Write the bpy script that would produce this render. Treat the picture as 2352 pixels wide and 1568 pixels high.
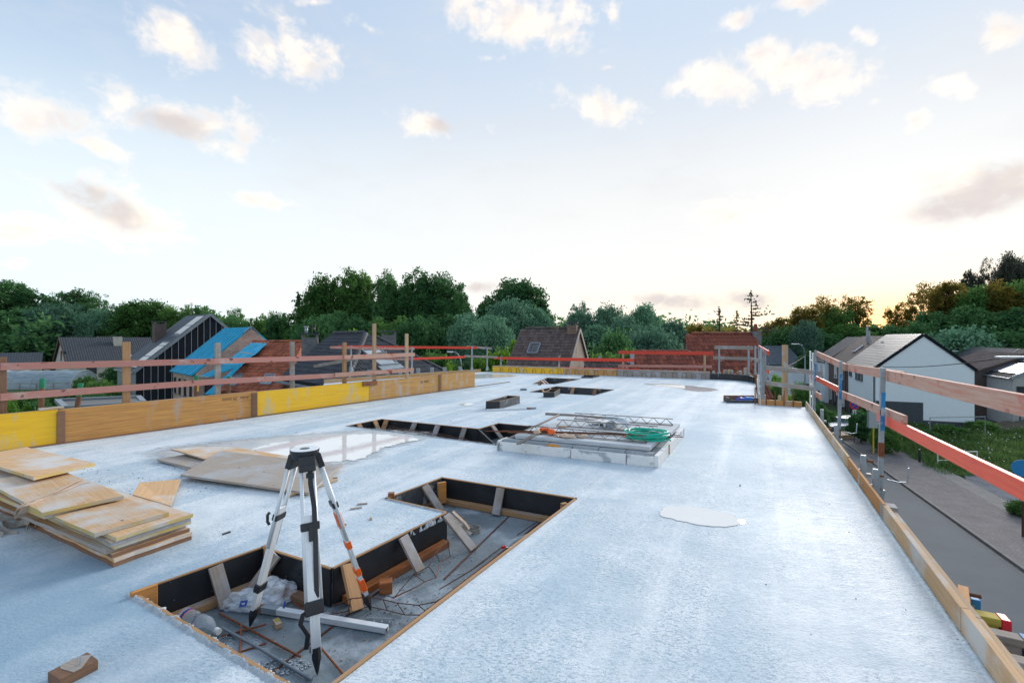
import bpy, bmesh, math, random
import numpy as np
from mathutils import Vector, Matrix, noise
from mathutils.geometry import tessellate_polygon
random.seed(7); rng = np.random.default_rng(7)
R = math.radians
for o in list(bpy.data.objects): bpy.data.objects.remove(o)
SC = bpy.context.scene
COL = SC.collection

# ------------------------------------------------------------------ camera
F, CX, HY, H = 1062.0, 1176.0, 775.0, 1.55      # focal length in pixels of a 2352 px wide view, eye height above the slab
cam_d = bpy.data.cameras.new('camera'); cam = bpy.data.objects.new('camera', cam_d); COL.objects.link(cam)
cam.location = (0, 0, H); cam.rotation_euler = (R(90), 0, 0)
cam_d.sensor_width = 36; cam_d.lens = F / 2352 * 36; cam_d.shift_y = -0.0038
cam_d.clip_start = .05; cam_d.clip_end = 3000
SC.camera = cam

# ------------------------------------------------------------------ sky
SUN_AZ, SUN_EL = R(39.0), R(20.0)
GLOW_EL = R(4.0)
W = bpy.data.worlds.new('World'); SC.world = W; W.use_nodes = True
nt = W.node_tree; nt.nodes.clear()
def wn(t, **k):
    n = nt.nodes.new(t)
    for a, b in k.items(): setattr(n, a, b)
    return n
def wl(a, b): nt.links.new(a, b)
def wmath(op, a, b=None, c=None, clamp=False):
    n = wn('ShaderNodeMath', operation=op); n.use_clamp = clamp
    for i, v in enumerate((a, b, c)):
        if v is None: continue
        if isinstance(v, (int, float)): n.inputs[i].default_value = v
        else: wl(v, n.inputs[i])
    return n.outputs[0]
def wmix(f, a, b):
    n = wn('ShaderNodeMix', data_type='RGBA')
    for i, v in ((0, f), (6, a), (7, b)):
        if isinstance(v, (int, float)): n.inputs[i].default_value = v
        elif isinstance(v, tuple): n.inputs[i].default_value = (*v, 1)
        else: wl(v, n.inputs[i])
    return n.outputs[2]
def wramp(f, lo, hi):
    n = wn('ShaderNodeMapRange', interpolation_type='SMOOTHSTEP')
    wl(f, n.inputs[0]); n.inputs[1].default_value = lo; n.inputs[2].default_value = hi
    return n.outputs[0]
tc = wn('ShaderNodeTexCoord'); sep = wn('ShaderNodeSeparateXYZ'); wl(tc.outputs['Generated'], sep.inputs[0])
az = wmath('ARCTAN2', sep.outputs[0], sep.outputs[1]); el = wmath('ARCSINE', sep.outputs[2])
pc = wn('ShaderNodeCombineXYZ'); wl(az, pc.inputs[0]); wl(el, pc.inputs[1])
P = pc.outputs[0]
def dirv(a, e): return Vector((math.sin(a)*math.cos(e), math.cos(a)*math.cos(e), math.sin(e)))
sunv, glowv = dirv(SUN_AZ, SUN_EL), dirv(SUN_AZ, GLOW_EL)
dt = wn('ShaderNodeVectorMath', operation='DOT_PRODUCT'); wl(tc.outputs['Generated'], dt.inputs[0]); dt.inputs[1].default_value = glowv
sd = dt.outputs['Value']
# evening air: warm white near the horizon, pale blue above, bluer away from the sun
up = wramp(el, R(3), R(37))
blue = wmix(wramp(sd, -.3, .9), (.215, .33, .51), (.45, .54, .655))
hor = wmix(wramp(sd, .0, .97), (.67, .775, .83), (.775, .725, .66))
base = wmix(up, hor, blue)
mid = wmath('MULTIPLY', wramp(el, R(26), R(9)), wramp(el, R(0), R(9)))
base = wmix(wmath('MULTIPLY', mid, .55), base, (.68, .72, .735))
glow = wmath('POWER', wmath('MAXIMUM', sd, 0), 16)
lowg = wmath('MULTIPLY', glow, wramp(el, R(10), R(-1)))
base = wmix(wmath('MULTIPLY', lowg, .95), base, (1.15, .90, .60))
hot = wmath('MULTIPLY', wmath('POWER', wmath('MAXIMUM', sd, 0), 220), wramp(el, R(6), R(0)))
base = wmix(hot, base, (1.9, .95, .30))
# clouds: one soft ellipse each in azimuth / elevation, edges broken up by noise
def ae(x, y):
    return math.atan((x-CX)/F), math.atan((HY-y)/math.hypot(F, x-CX))
CL = [(410,95,115,70,35,1),(670,125,125,75,20,1),(850,65,90,28,20,.8),(90,265,150,75,15,1),(220,335,140,26,18,.8),(430,285,190,55,14,1),(560,310,60,70,0,.9),
 (150,440,170,45,22,.75),(290,500,170,75,10,1.1),(60,525,120,42,0,1.05),(985,285,120,32,3,1),(615,465,95,26,8,.8),(1190,45,190,75,10,1),(1320,30,80,60,0,.9),(1130,135,60,18,0,.6),
 (1410,35,30,50,0,.7),(1365,245,125,45,14,1),(1640,185,140,60,0,1),(1830,165,200,65,3,1.05),(1750,130,70,45,0,1),(1700,490,140,42,0,1.05),(1690,45,80,32,-20,.85),(1850,8,100,32,0,.9),
 (2170,195,95,34,5,1),(2105,275,36,34,0,.95),(2000,95,90,36,25,.6),(2310,80,90,70,0,.8),(2160,415,220,40,-8,1.05),(2270,450,250,62,-16,1.2),(720,5,60,18,0,.8),(40,600,50,24,0,.6),
 (2010,230,60,25,0,.5),(1560,690,200,26,3,1.05),(1330,688,110,22,8,1.0),(1720,688,80,26,8,1.05),(1100,660,70,22,0,1.0),(1500,712,160,16,0,.9),(1400,155,40,18,0,.5),(1330,690,120,25,0,.6),(440,692,60,14,0,.5)]
def axes(x, y, a, b, rot):
    c, s = math.cos(R(rot)), math.sin(R(rot)); A0, E0 = ae(x, y); A1, E1 = ae(x+a*c, y+a*s); A2, E2 = ae(x-b*s, y+b*c)
    return A0, E0, math.hypot(A1-A0, E1-E0), math.hypot(A2-A0, E2-E0), math.atan2(E1-E0, A1-A0)
dmin = None
for (x, y, a, b, rot, s) in CL:
    A0, E0, ra, rb, th = axes(x, y, a, b, rot)
    m = wn('ShaderNodeMapping', vector_type='TEXTURE'); wl(P, m.inputs[0])
    m.inputs[1].default_value = (A0, E0, 0); m.inputs[2].default_value = (0, 0, th); m.inputs[3].default_value = (ra*.98, rb*1.02, 1)
    ln = wn('ShaderNodeVectorMath', operation='LENGTH'); wl(m.outputs[0], ln.inputs[0])
    v = wmath('ADD', ln.outputs['Value'], 1-s)
    dmin = v if dmin is None else wmath('SMOOTH_MIN', dmin, v, .22)
def wnoise(scale, det=6, rough=.55, dist=0., vec=None, sc3=None):
    n = wn('ShaderNodeTexNoise'); n.inputs['Scale'].default_value = scale; n.inputs['Detail'].default_value = det
    n.inputs['Roughness'].default_value = rough; n.inputs['Distortion'].default_value = dist
    if sc3:
        m = wn('ShaderNodeMapping'); wl(vec or P, m.inputs[0]); m.inputs[3].default_value = sc3; wl(m.outputs[0], n.inputs['Vector'])
    else: wl(vec or P, n.inputs['Vector'])
    return n.outputs['Fac']
n1 = wnoise(12, 9, .6, .5, sc3=(1, 1.35, 1)); n2 = wnoise(38, 7, .62, .4, sc3=(1, 1.2, 1)); n3 = wnoise(4.2, 8, .6, .3, sc3=(1, 2.6, 1))
dens = wmath('SUBTRACT', 1.0, dmin)
dens = wmath('ADD', dens, wmath('MULTIPLY', wmath('SUBTRACT', n1, .5), 2.3))
dens = wmath('ADD', dens, wmath('MULTIPLY', wmath('SUBTRACT', n2, .5), 1.1))
# the same scattered clouds go on outside the view
out = wmath('MAXIMUM', wramp(wmath('ABSOLUTE', az), R(48), R(58)), wramp(el, R(38), R(46)))
n4 = wnoise(3.1, 8, .6, .3, vec=tc.outputs['Generated'], sc3=(1, 1, 1.8))
d2 = wmath('MULTIPLY', wmath('SUBTRACT', n4, .49), 5)
dens = wmath('ADD', wmath('MULTIPLY', dens, wmath('SUBTRACT', 1, out)), wmath('MULTIPLY', d2, out))
cover = wramp(dens, -.05, .95)
n5 = wnoise(11, 5, .55, .2, sc3=(1, 1.6, 1)); 
shade = wmath('MULTIPLY', wramp(n5, .40, .66), wramp(dens, .05, .8))
ccol = wmix(shade, (.92, .815, .70), (.68, .62, .59))
# a few clouds are greyer underneath
dk = None
for (x, y, a, b, rot, s) in [(230,460,110,38,28,1),(385,290,100,36,12,1),(2230,460,200,34,-20,1.2),(1725,690,110,30,5,1),(1560,692,150,22,3,1),(1095,660,60,30,0,1),(1040,290,60,25,0,1),(690,490,40,15,10,.8),(2310,400,120,60,-35,1),(2210,465,260,44,-14,1),(860,100,60,20,0,.6)]:
    A0, E0, ra, rb, th = axes(x, y, a, b, rot)
    m = wn('ShaderNodeMapping', vector_type='TEXTURE'); wl(P, m.inputs[0])
    m.inputs[1].default_value = (A0, E0, 0); m.inputs[2].default_value = (0, 0, th); m.inputs[3].default_value = (ra*1.15, rb*1.15, 1)
    ln = wn('ShaderNodeVectorMath', operation='LENGTH'); wl(m.outputs[0], ln.inputs[0])
    dk = ln.outputs['Value'] if dk is None else wmath('MINIMUM', dk, ln.outputs['Value'])
dkm = wramp(wmath('ADD', dk, wmath('MULTIPLY', wmath('SUBTRACT', n1, .5), 1.6)), 1.15, .45)
ccol = wmix(wmath('MULTIPLY', dkm, .8), ccol, (.50, .455, .45))
cirr = wmath('MULTIPLY', wramp(n3, .45, .75), .35)
base = wmix(wmath('MULTIPLY', cirr, wramp(el, R(6), R(20))), base, (.56, .57, .59))
col = wmix(wmath('MULTIPLY', cover, .93), base, ccol)
sky = wn('ShaderNodeTexSky', sky_type='NISHITA'); sky.sun_disc = False; sky.sun_elevation = SUN_EL; sky.sun_rotation = SUN_AZ
sky.air_density = 1.2; sky.dust_density = 2.0; sky.ozone_density = 1.5
hsv = wn('ShaderNodeHueSaturation'); hsv.inputs['Saturation'].default_value = .5; hsv.inputs['Value'].default_value = .015; wl(sky.outputs[0], hsv.inputs['Color'])
b1 = wn('ShaderNodeBackground'); wl(hsv.outputs[0], b1.inputs[0]); b1.inputs[1].default_value = .05
b2 = wn('ShaderNodeBackground'); wl(col, b2.inputs[0]); b2.inputs[1].default_value = .98
ad = wn('ShaderNodeAddShader'); wl(b1.outputs[0], ad.inputs[0]); wl(b2.outputs[0], ad.inputs[1])
wo = wn('ShaderNodeOutputWorld'); wl(ad.outputs[0], wo.inputs[0])

# very soft evening light from the bright sky on the right
sl = bpy.data.lights.new('sun', 'SUN'); sl.energy = 2.15; sl.angle = R(24); sl.color = (1, .95, .90)
so = bpy.data.objects.new('sun', sl); COL.objects.link(so)
so.rotation_euler = (-sunv).to_track_quat('-Z', 'Y').to_euler()
SC.view_settings.view_transform = 'Standard'; SC.view_settings.look = 'None'; SC.view_settings.gamma = 1
SC.view_settings.exposure = 0.51; SC.view_settings.use_curve_mapping = False

# ------------------------------------------------------------------ helpers
Z = Vector((0, 0, 1))
def V(*a): return Vector(a)
def G(x, y, z=0.0):                      # where the sight line of a picture point meets the level z
    t = (H - z) * F / (y - HY); return Vector(((x-CX)/F*t, t, z))
def Q(x, y, d):                          # ... or reaches the depth d
    return Vector(((x-CX)/F*d, d, H - (y-HY)/F*d))
class MB:
    def __init__(s): s.v, s.f, s.uv, s.mi, s.cur = [], [], [], [], 0
    def face(s, pts, uvs=None, mi=None):
        b = len(s.v); s.v += [Vector(p) for p in pts]; s.f.append(tuple(range(b, b+len(pts))))
        if uvs is None:
            p0 = Vector(pts[0]); u = (Vector(pts[1])-p0); u = u.normalized() if u.length > 1e-9 else V(1,0,0)
            n = None
            for k in range(2, len(pts)):
                n = u.cross(Vector(pts[k])-p0)
                if n.length > 1e-9: break
            n = n.normalized() if n.length > 1e-9 else Z.copy(); w = n.cross(u)
            uvs = [((Vector(p)-p0).dot(u), (Vector(p)-p0).dot(w)) for p in pts]
        s.uv.append(uvs); s.mi.append(s.cur if mi is None else mi)
    def hexa(s, c, ax, off=None):        # c: 8 corners, bit order x,y,z ; ax: lengths for uv
        lx, ly, lz = ax; ou, ov = off or (random.random()*40, random.random()*40)
        def q(ids, uv): s.face([c[i] for i in ids], [(a+ou, b+ov) for a, b in uv])
        q((0,2,3,1), ((0,0),(0,ly),(lx,ly),(lx,0)))
        q((4,5,7,6), ((0,2),(lx,2),(lx,2+ly),(0,2+ly)))
        q((0,1,5,4), ((0,4),(lx,4),(lx,4+lz),(0,4+lz)))
        q((2,6,7,3), ((0,6),(0,6+lz),(lx,6+lz),(lx,6)))
        q((0,4,6,2), ((0,8),(0,8+lz),(ly*.2,8+lz),(ly*.2,8)))
        q((1,3,7,5), ((0,9),(ly*.2,9),(ly*.2,9+lz),(0,9+lz)))
        return s
    def box(s, c, X, Y, Zv):             # centre and three half vectors
        c = Vector(c); X, Y, Zv = Vector(X), Vector(Y), Vector(Zv)
        cs = [c + (X if i & 1 else -X) + (Y if i & 2 else -Y) + (Zv if i & 4 else -Zv) for i in range(8)]
        return s.hexa(cs, (X.length*2, Y.length*2, Zv.length*2))
    def beam(s, p0, p1, w, h, up=Z):     # w sideways, h along up
        p0, p1 = Vector(p0), Vector(p1); d = (p1-p0); sd = d.cross(Vector(up)).normalized(); u = sd.cross(d).normalized()
        return s.box((p0+p1)/2, d/2, sd*w/2, u*h/2)
    def prism(s, poly, off, cap=True):   # poly extruded by the vector off
        poly = [Vector(p) for p in poly]; off = Vector(off)
        n = (poly[1]-poly[0]).cross(poly[2]-poly[0])
        tris = len(poly) > 4
        top = [p+off for p in poly]
        s.face(poly[::-1]); s.face(top)
        L = 0
        for i in range(len(poly)):
            a, b = poly[i], poly[(i+1) % len(poly)]; l = (b-a).length; h = off.length
            s.face([a, b, b+off, a+off], [(L,0),(L+l,0),(L+l,h),(L,h)]); L += l
        return s
    def tube(s, pts, r, n=8, closed=False, caps=True):
        pts = [Vector(p) for p in pts]; m = len(pts); rr = r if isinstance(r, (list, tuple)) else [r]*m
        ring = []; t0 = None; L = 0; Ls = []
        for i, p in enumerate(pts):
            if closed: t = pts[(i+1) % m] - pts[i-1]
            else: t = pts[min(i+1, m-1)] - pts[max(i-1, 0)]
            t = t.normalized() if t.length > 1e-9 else Z.copy()
            if t0 is None:
                a = Z if abs(t.z) < .9 else V(1,0,0); x = t.cross(a).normalized()
            else:
                x = (x - t*x.dot(t)); x = x.normalized() if x.length > 1e-6 else t.orthogonal().normalized()
            t0 = t; y = t.cross(x); L += (p-pts[i-1]).length if i else 0; Ls.append(L)
            ring.append([p + (x*math.cos(2*math.pi*k/n) + y*math.sin(2*math.pi*k/n))*rr[i] for k in range(n)])
        b = len(s.v)
        for g in ring: s.v += g
        segs = m if closed else m-1
        for i in range(segs):
            j = (i+1) % m
            for k in range(n):
                k2 = (k+1) % n
                s.f.append((b+i*n+k, b+i*n+k2, b+j*n+k2, b+j*n+k)); c = 6.283*rr[i]/n
                s.uv.append([(Ls[i], c*k), (Ls[i], c*(k+1)), (Ls[j] if j else Ls[i]+.1, c*(k+1)), (Ls[j] if j else Ls[i]+.1, c*k)]); s.mi.append(s.cur)
        if caps and not closed:
            s.f.append(tuple(b+k for k in range(n))[::-1]); s.uv.append([(0,0)]*n); s.mi.append(s.cur)
            s.f.append(tuple(b+(m-1)*n+k for k in range(n))); s.uv.append([(0,0)]*n); s.mi.append(s.cur)
        return s
    def ribbon(s, pts, w, side, t=.003):
        pts = [Vector(p) for p in pts]; side = side if isinstance(side, list) else [Vector(side)]*len(pts)
        for i in range(len(pts)-1):
            a, b = pts[i], pts[i+1]; sa, sb = side[i].normalized()*w/2, side[i+1].normalized()*w/2
            n = (b-a).cross(sa).normalized()*t/2
            cs = [a-sa-n, b-sb-n, a+sa-n, b+sb-n, a-sa+n, b-sb+n, a+sa+n, b+sb+n]
            s.hexa(cs, ((b-a).length, w, t))
        return s
    def mesh(s, name, mats, L=None, smooth=False, weld=False):
        me = bpy.data.meshes.new(name); L = L or Vector()
        me.from_pydata([tuple(p-L) for p in s.v], [], s.f)
        ul = me.uv_layers.new(name='UVMap'); fl = [c for u in s.uv for p in u for c in p]; ul.data.foreach_set('uv', fl)
        for m in (mats if isinstance(mats, (list, tuple)) else [mats]): me.materials.append(m)
        me.polygons.foreach_set('material_index', s.mi)
        bm = bmesh.new(); bm.from_mesh(me)
        if weld or smooth: bmesh.ops.remove_doubles(bm, verts=bm.verts, dist=.0002)
        if smooth:
            for f in bm.faces: f.smooth = True
        bm.normal_update()
        bm.to_mesh(me); bm.free()
        return me
    def build(s, name, mats, parent=None, smooth=False, bevel=0, weld=False, loc=None, **props):
        L = wloc(parent) if parent else Vector()
        me = s.mesh(name, mats, L, smooth, weld or bevel > 0)
        o = bpy.data.objects.new(name, me); COL.objects.link(o)
        if parent: o.parent = parent
        elif loc is not None: o.location = loc
        if bevel:
            b = o.modifiers.new('edge', 'BEVEL'); b.width = bevel; b.segments = 2; b.limit_method = 'ANGLE'; b.angle_limit = R(40)
        for k, v in props.items(): o[k] = v
        return o
def wloc(o):
    L = Vector()
    while o: L = L + o.location; o = o.parent
    return L
def thing(name, label, cat, loc=(0,0,0), group=None):
    o = bpy.data.objects.new(name, None); COL.objects.link(o); o.location = loc; o.empty_display_size = .2
    o['label'] = label; o['category'] = cat
    if group: o['group'] = group
    return o
def tag(o, label, cat, group=None):
    o['label'] = label; o['category'] = cat
    if group: o['group'] = group
    return o
def placed(name, me, M, parent):          # a copy that shares its mesh, given by its world matrix
    o = bpy.data.objects.new(name, me); COL.objects.link(o); o.parent = parent
    M = M.copy(); M.translation = M.translation - wloc(parent); o.matrix_basis = M; return o

# ------------------------------------------------------------------ materials
def Mat(name, c1, c2=None, rough=.8, scale=(1,1,1), nscale=6, mix=(.35,.65), bump=0., bscale=None, coord='UV', metal=0., c3=None, c3r=(.62,.7), c3scale=3., spec=.5, rr=None, det=6, objv=0., dist=0., bs3=None, c3s=None, c4=None, c4scale=30., c4r=(.7,.75)):
    m = bpy.data.materials.new(name); m.use_nodes = True; t = m.node_tree; t.nodes.clear()
    N = lambda k, **a: [n := t.nodes.new(k), [setattr(n, x, y) for x, y in a.items()]][0]
    Lk = t.links.new
    out = N('ShaderNodeOutputMaterial'); p = N('ShaderNodeBsdfPrincipled'); Lk(p.outputs[0], out.inputs[0])
    p.inputs['Roughness'].default_value = rough; p.inputs['Metallic'].default_value = metal; p.inputs['Specular IOR Level'].default_value = spec
    if coord == 'UV': src = N('ShaderNodeTexCoord').outputs['UV']
    elif coord == 'W': src = N('ShaderNodeNewGeometry').outputs['Position']
    else: src = N('ShaderNodeTexCoord').outputs['Object']
    oi = N('ShaderNodeObjectInfo')
    if coord != 'W':
        cmb = N('ShaderNodeCombineXYZ'); ml = N('ShaderNodeMath', operation='MULTIPLY'); Lk(oi.outputs['Random'], ml.inputs[0]); ml.inputs[1].default_value = 57
        for i in range(3): Lk(ml.outputs[0], cmb.inputs[i])
        va = N('ShaderNodeVectorMath', operation='ADD'); Lk(src, va.inputs[0]); Lk(cmb.outputs[0], va.inputs[1]); src = va.outputs[0]
    mp = N('ShaderNodeMapping'); Lk(src, mp.inputs[0]); mp.inputs[3].default_value = scale
    def noi(s, vec=None, d=det, r=.6):
        n = N('ShaderNodeTexNoise'); n.inputs['Scale'].default_value = s; n.inputs['Detail'].default_value = d; n.inputs['Roughness'].default_value = r; n.inputs['Distortion'].default_value = dist
        Lk(vec or mp.outputs[0], n.inputs['Vector']); return n.outputs['Fac']
    def rmp(f, a, b):
        n = N('ShaderNodeMapRange'); Lk(f, n.inputs[0]); n.inputs[1].default_value = a; n.inputs[2].default_value = b; return n.outputs[0]
    def mx(f, a, b):
        n = N('ShaderNodeMix', data_type='RGBA')
        for i, v in ((0, f), (6, a), (7, b)):
            if isinstance(v, (int, float)): n.inputs[i].default_value = v
            elif isinstance(v, tuple): n.inputs[i].default_value = (*v, 1)
            else: Lk(v, n.inputs[i])
        return n.outputs[2]
    c = c1
    f1 = noi(nscale)
    if c2: c = mx(rmp(f1, *mix), c1, c2)
    if c3:
        v3 = src
        if c3s: m4 = N('ShaderNodeMapping'); Lk(src, m4.inputs[0]); m4.inputs[3].default_value = c3s; v3 = m4.outputs[0]
        c = mx(rmp(noi(c3scale, v3), *c3r), c, c3)
    if c4: c = mx(rmp(noi(c4scale, src, 3, .5), *c4r), c, c4)
    if objv:
        hv = N('ShaderNodeHueSaturation'); 
        r2 = N('ShaderNodeMapRange'); Lk(oi.outputs['Random'], r2.inputs[0]); r2.inputs[3].default_value = 1-objv; r2.inputs[4].default_value = 1+objv
        Lk(r2.outputs[0], hv.inputs['Value'])
        if isinstance(c, tuple): hv.inputs['Color'].default_value = (*c, 1)
        else: Lk(c, hv.inputs['Color'])
        c = hv.outputs[0]
    if isinstance(c, tuple): p.inputs['Base Color'].default_value = (*c, 1)
    else: Lk(c, p.inputs['Base Color'])
    if rr:
        n = N('ShaderNodeMapRange'); Lk(noi(nscale*.5), n.inputs[0]); n.inputs[1].default_value = .3; n.inputs[2].default_value = .7; n.inputs[3].default_value = rr[0]; n.inputs[4].default_value = rr[1]
        Lk(n.outputs[0], p.inputs['Roughness'])
    if bump:
        bn = N('ShaderNodeBump'); bn.inputs['Strength'].default_value = 1; bn.inputs['Distance'].default_value = bump
        if bs3:
            m3 = N('ShaderNodeMapping'); Lk(src, m3.inputs[0]); m3.inputs[3].default_value = bs3; vec = m3.outputs[0]
        else: vec = None
        Lk(noi(bscale or nscale*2, vec, 5), bn.inputs['Height']); Lk(bn.outputs[0], p.inputs['Normal'])
    m['p'] = 1
    return m
def wood(name, c1, c2, c3=None, c3r=(.6,.7), rough=.8, c3scale=3., c4=None, bump=.002, **k):
    return Mat(name, c1, c2, rough, scale=(1.2, 22, 22), nscale=2.2, mix=(.32,.68), c3=c3, c3r=c3r, c3scale=c3scale, bump=bump, bscale=4, objv=.14, c4=c4, **k)
def glass_like(name, tint, alpha_mix, rough=.05, ior=1.45, ns=30, var=.15):
    m = bpy.data.materials.new(name); m.use_nodes = True; t = m.node_tree; t.nodes.clear()
    out = t.nodes.new('ShaderNodeOutputMaterial'); mixn = t.nodes.new('ShaderNodeMixShader'); tr = t.nodes.new('ShaderNodeBsdfTransparent'); p = t.nodes.new('ShaderNodeBsdfPrincipled')
    p.inputs['Base Color'].default_value = (*tint, 1); p.inputs['Roughness'].default_value = rough; p.inputs['IOR'].default_value = ior
    tr.inputs[0].default_value = (*[min(1, .6+.4*x) for x in tint], 1)
    n = t.nodes.new('ShaderNodeTexNoise'); n.inputs['Scale'].default_value = ns; mr = t.nodes.new('ShaderNodeMapRange')
    t.links.new(n.outputs['Fac'], mr.inputs[0]); mr.inputs[1].default_value = .3; mr.inputs[2].default_value = .7; mr.inputs[3].default_value = max(0, alpha_mix-var); mr.inputs[4].default_value = min(1, alpha_mix+var)
    t.links.new(mr.outputs[0], mixn.inputs[0]); t.links.new(tr.outputs[0], mixn.inputs[1]); t.links.new(p.outputs[0], mixn.inputs[2]); t.links.new(mixn.outputs[0], out.inputs[0])
    return m
def brick_mat(name, c1, c2, mortar, bw=.21, bh=.065, ms=.01, bump=.006, rough=.9):
    m = bpy.data.materials.new(name); m.use_nodes = True; t = m.node_tree; p = t.nodes['Principled BSDF']; p.inputs['Roughness'].default_value = rough
    tcn = t.nodes.new('ShaderNodeTexCoord'); b = t.nodes.new('ShaderNodeTexBrick'); t.links.new(tcn.outputs['UV'], b.inputs['Vector'])
    b.inputs['Scale'].default_value = 1; b.inputs['Brick Width'].default_value = bw; b.inputs['Row Height'].default_value = bh; b.inputs['Mortar Size'].default_value = ms
    b.inputs['Color1'].default_value = (*c1, 1); b.inputs['Color2'].default_value = (*c2, 1); b.inputs['Mortar'].default_value = (*mortar, 1)
    n = t.nodes.new('ShaderNodeTexNoise'); n.inputs['Scale'].default_value = 1.3; n.inputs['Detail'].default_value = 6; t.links.new(tcn.outputs['UV'], n.inputs['Vector'])
    hs = t.nodes.new('ShaderNodeHueSaturation'); mr = t.nodes.new('ShaderNodeMapRange'); t.links.new(n.outputs['Fac'], mr.inputs[0]); mr.inputs[3].default_value = .6; mr.inputs[4].default_value = 1.4
    t.links.new(mr.outputs[0], hs.inputs['Value']); t.links.new(b.outputs['Color'], hs.inputs['Color']); t.links.new(hs.outputs[0], p.inputs['Base Color'])
    bn = t.nodes.new('ShaderNodeBump'); bn.invert = True; bn.inputs['Distance'].default_value = bump; t.links.new(b.outputs['Fac'], bn.inputs['Height']); t.links.new(bn.outputs[0], p.inputs['Normal'])
    return m
def wave_mat(name, c1, c2, axis='X', scale=5., bump=.03, rough=.6, metal=0.):      # ribbed sheet or far tiles
    m = bpy.data.materials.new(name); m.use_nodes = True; t = m.node_tree; p = t.nodes['Principled BSDF']; p.inputs['Roughness'].default_value = rough; p.inputs['Metallic'].default_value = metal
    tcn = t.nodes.new('ShaderNodeTexCoord'); w = t.nodes.new('ShaderNodeTexWave'); w.wave_type = 'BANDS'; w.bands_direction = axis; w.inputs['Scale'].default_value = scale; w.inputs['Distortion'].default_value = .15
    t.links.new(tcn.outputs['UV'], w.inputs['Vector']); n = t.nodes.new('ShaderNodeTexNoise'); n.inputs['Scale'].default_value = 1.7; n.inputs['Detail'].default_value = 7; t.links.new(tcn.outputs['UV'], n.inputs['Vector'])
    mx = t.nodes.new('ShaderNodeMix'); mx.data_type = 'RGBA'; mx.inputs[6].default_value = (*c1, 1); mx.inputs[7].default_value = (*c2, 1)
    mr = t.nodes.new('ShaderNodeMapRange'); t.links.new(n.outputs['Fac'], mr.inputs[0]); mr.inputs[1].default_value = .35; mr.inputs[2].default_value = .65; t.links.new(mr.outputs[0], mx.inputs[0])
    t.links.new(mx.outputs[2], p.inputs['Base Color'])
    bn = t.nodes.new('ShaderNodeBump'); bn.inputs['Distance'].default_value = bump; t.links.new(w.outputs['Fac'], bn.inputs['Height']); t.links.new(bn.outputs[0], p.inputs['Normal'])
    return m

M = {}
M['pine'] = wood('pine', (.46,.27,.13), (.34,.19,.09), (.30,.28,.27), (.58,.72))
M['pine_pale'] = wood('pine_pale', (.52,.37,.22), (.40,.27,.15), (.45,.44,.43), (.52,.62))
M['wood_grey'] = wood('wood_grey', (.34,.30,.26), (.24,.20,.17), (.38,.38,.40), (.5,.65))
M['wood_brown'] = wood('wood_brown', (.26,.14,.08), (.17,.09,.055), (.24,.22,.21), (.6,.7))
M['wood_wet'] = wood('wood_wet', (.36,.13,.04), (.22,.075,.025), (.13,.06,.03), (.55,.7), rough=.35)
M['wood_orange'] = wood('wood_orange', (.50,.23,.06), (.38,.16,.045), (.42,.40,.38), (.6,.66))
M['ply_old'] = wood('ply_old', (.66,.43,.23), (.52,.32,.16), (.58,.55,.51), (.46,.62), c3scale=2.2, c4=(.16,.13,.10), c4scale=22.)
M['ply_yellow'] = wood('ply_yellow', (.62,.47,.17), (.50,.36,.13), (.50,.48,.42), (.45,.58), c3scale=4, c4=(.2,.14,.09), c4scale=16)
M['ply_grey'] = wood('ply_grey', (.44,.38,.31), (.36,.31,.27), (.44,.45,.46), (.50,.62), c3scale=1.8, c4=(.10,.09,.09), c4scale=15)
M['paint_red'] = wood('paint_red', (.72,.055,.02), (.58,.045,.02), (.66,.24,.15), (.66,.76), rough=.55, c3scale=4, c4=(.20,.03,.02), c4scale=5, c4r=(.74,.78))
M['paint_red_bright'] = wood('paint_red_bright', (.90,.115,.04), (.76,.075,.03), (.82,.34,.22), (.62,.76), rough=.5, c3scale=3, c4=(.30,.03,.02), c4scale=4, c4r=(.74,.78))
M['paint_faded'] = wood('paint_faded', (.56,.24,.16), (.60,.42,.34), (.58,.11,.06), (.54,.66), rough=.75, c3scale=3, c4=(.20,.08,.06), c4scale=6, c4r=(.64,.70))
M['paint_pink'] = wood('paint_pink', (.52,.20,.16), (.44,.24,.20), (.50,.36,.32), (.55,.7), rough=.75, c3scale=3, c4=(.16,.06,.05), c4scale=7, c4r=(.65,.71))
def panel_mat(name, c1, c2, worn, amt, bands=1.0):
    return Mat(name, c1, c2, .55, scale=(1.0, 16, 1), nscale=2.2, mix=(.35,.7), c3=worn, c3r=amt, c3scale=1.6*bands, c3s=(2.6,.7,1), bump=.0015, bscale=5, c4=(.12,.07,.04), c4scale=16., c4r=(.76,.80))
M['panel_yellow'] = panel_mat('panel_yellow', (.90,.54,.012), (.80,.44,.02), (.60,.47,.26), (.53,.66))
M['panel_orange'] = panel_mat('panel_orange', (.62,.31,.075), (.40,.18,.055), (.42,.34,.28), (.54,.70))
M['panel_orange_pale'] = panel_mat('panel_orange_pale', (.64,.34,.08), (.44,.23,.09), (.50,.40,.31), (.50,.66), 1.5)
M['film_black'] = Mat('film_black', (.012,.015,.019), (.02,.024,.03), .32, (1,1,1), 5, c3=(.18,.20,.22), c3r=(.68,.82), c3scale=7, c4=(.40,.44,.48), c4scale=60., c4r=(.735,.76), rr=(.25,.5))
M['film_dirty'] = Mat('film_dirty', (.03,.04,.05), (.07,.08,.09), .5, (9,1,1), 3, c3=(.36,.38,.40), c3r=(.56,.66), c3scale=6, c4=(.42,.45,.48), c4scale=40., c4r=(.70,.74))
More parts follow.
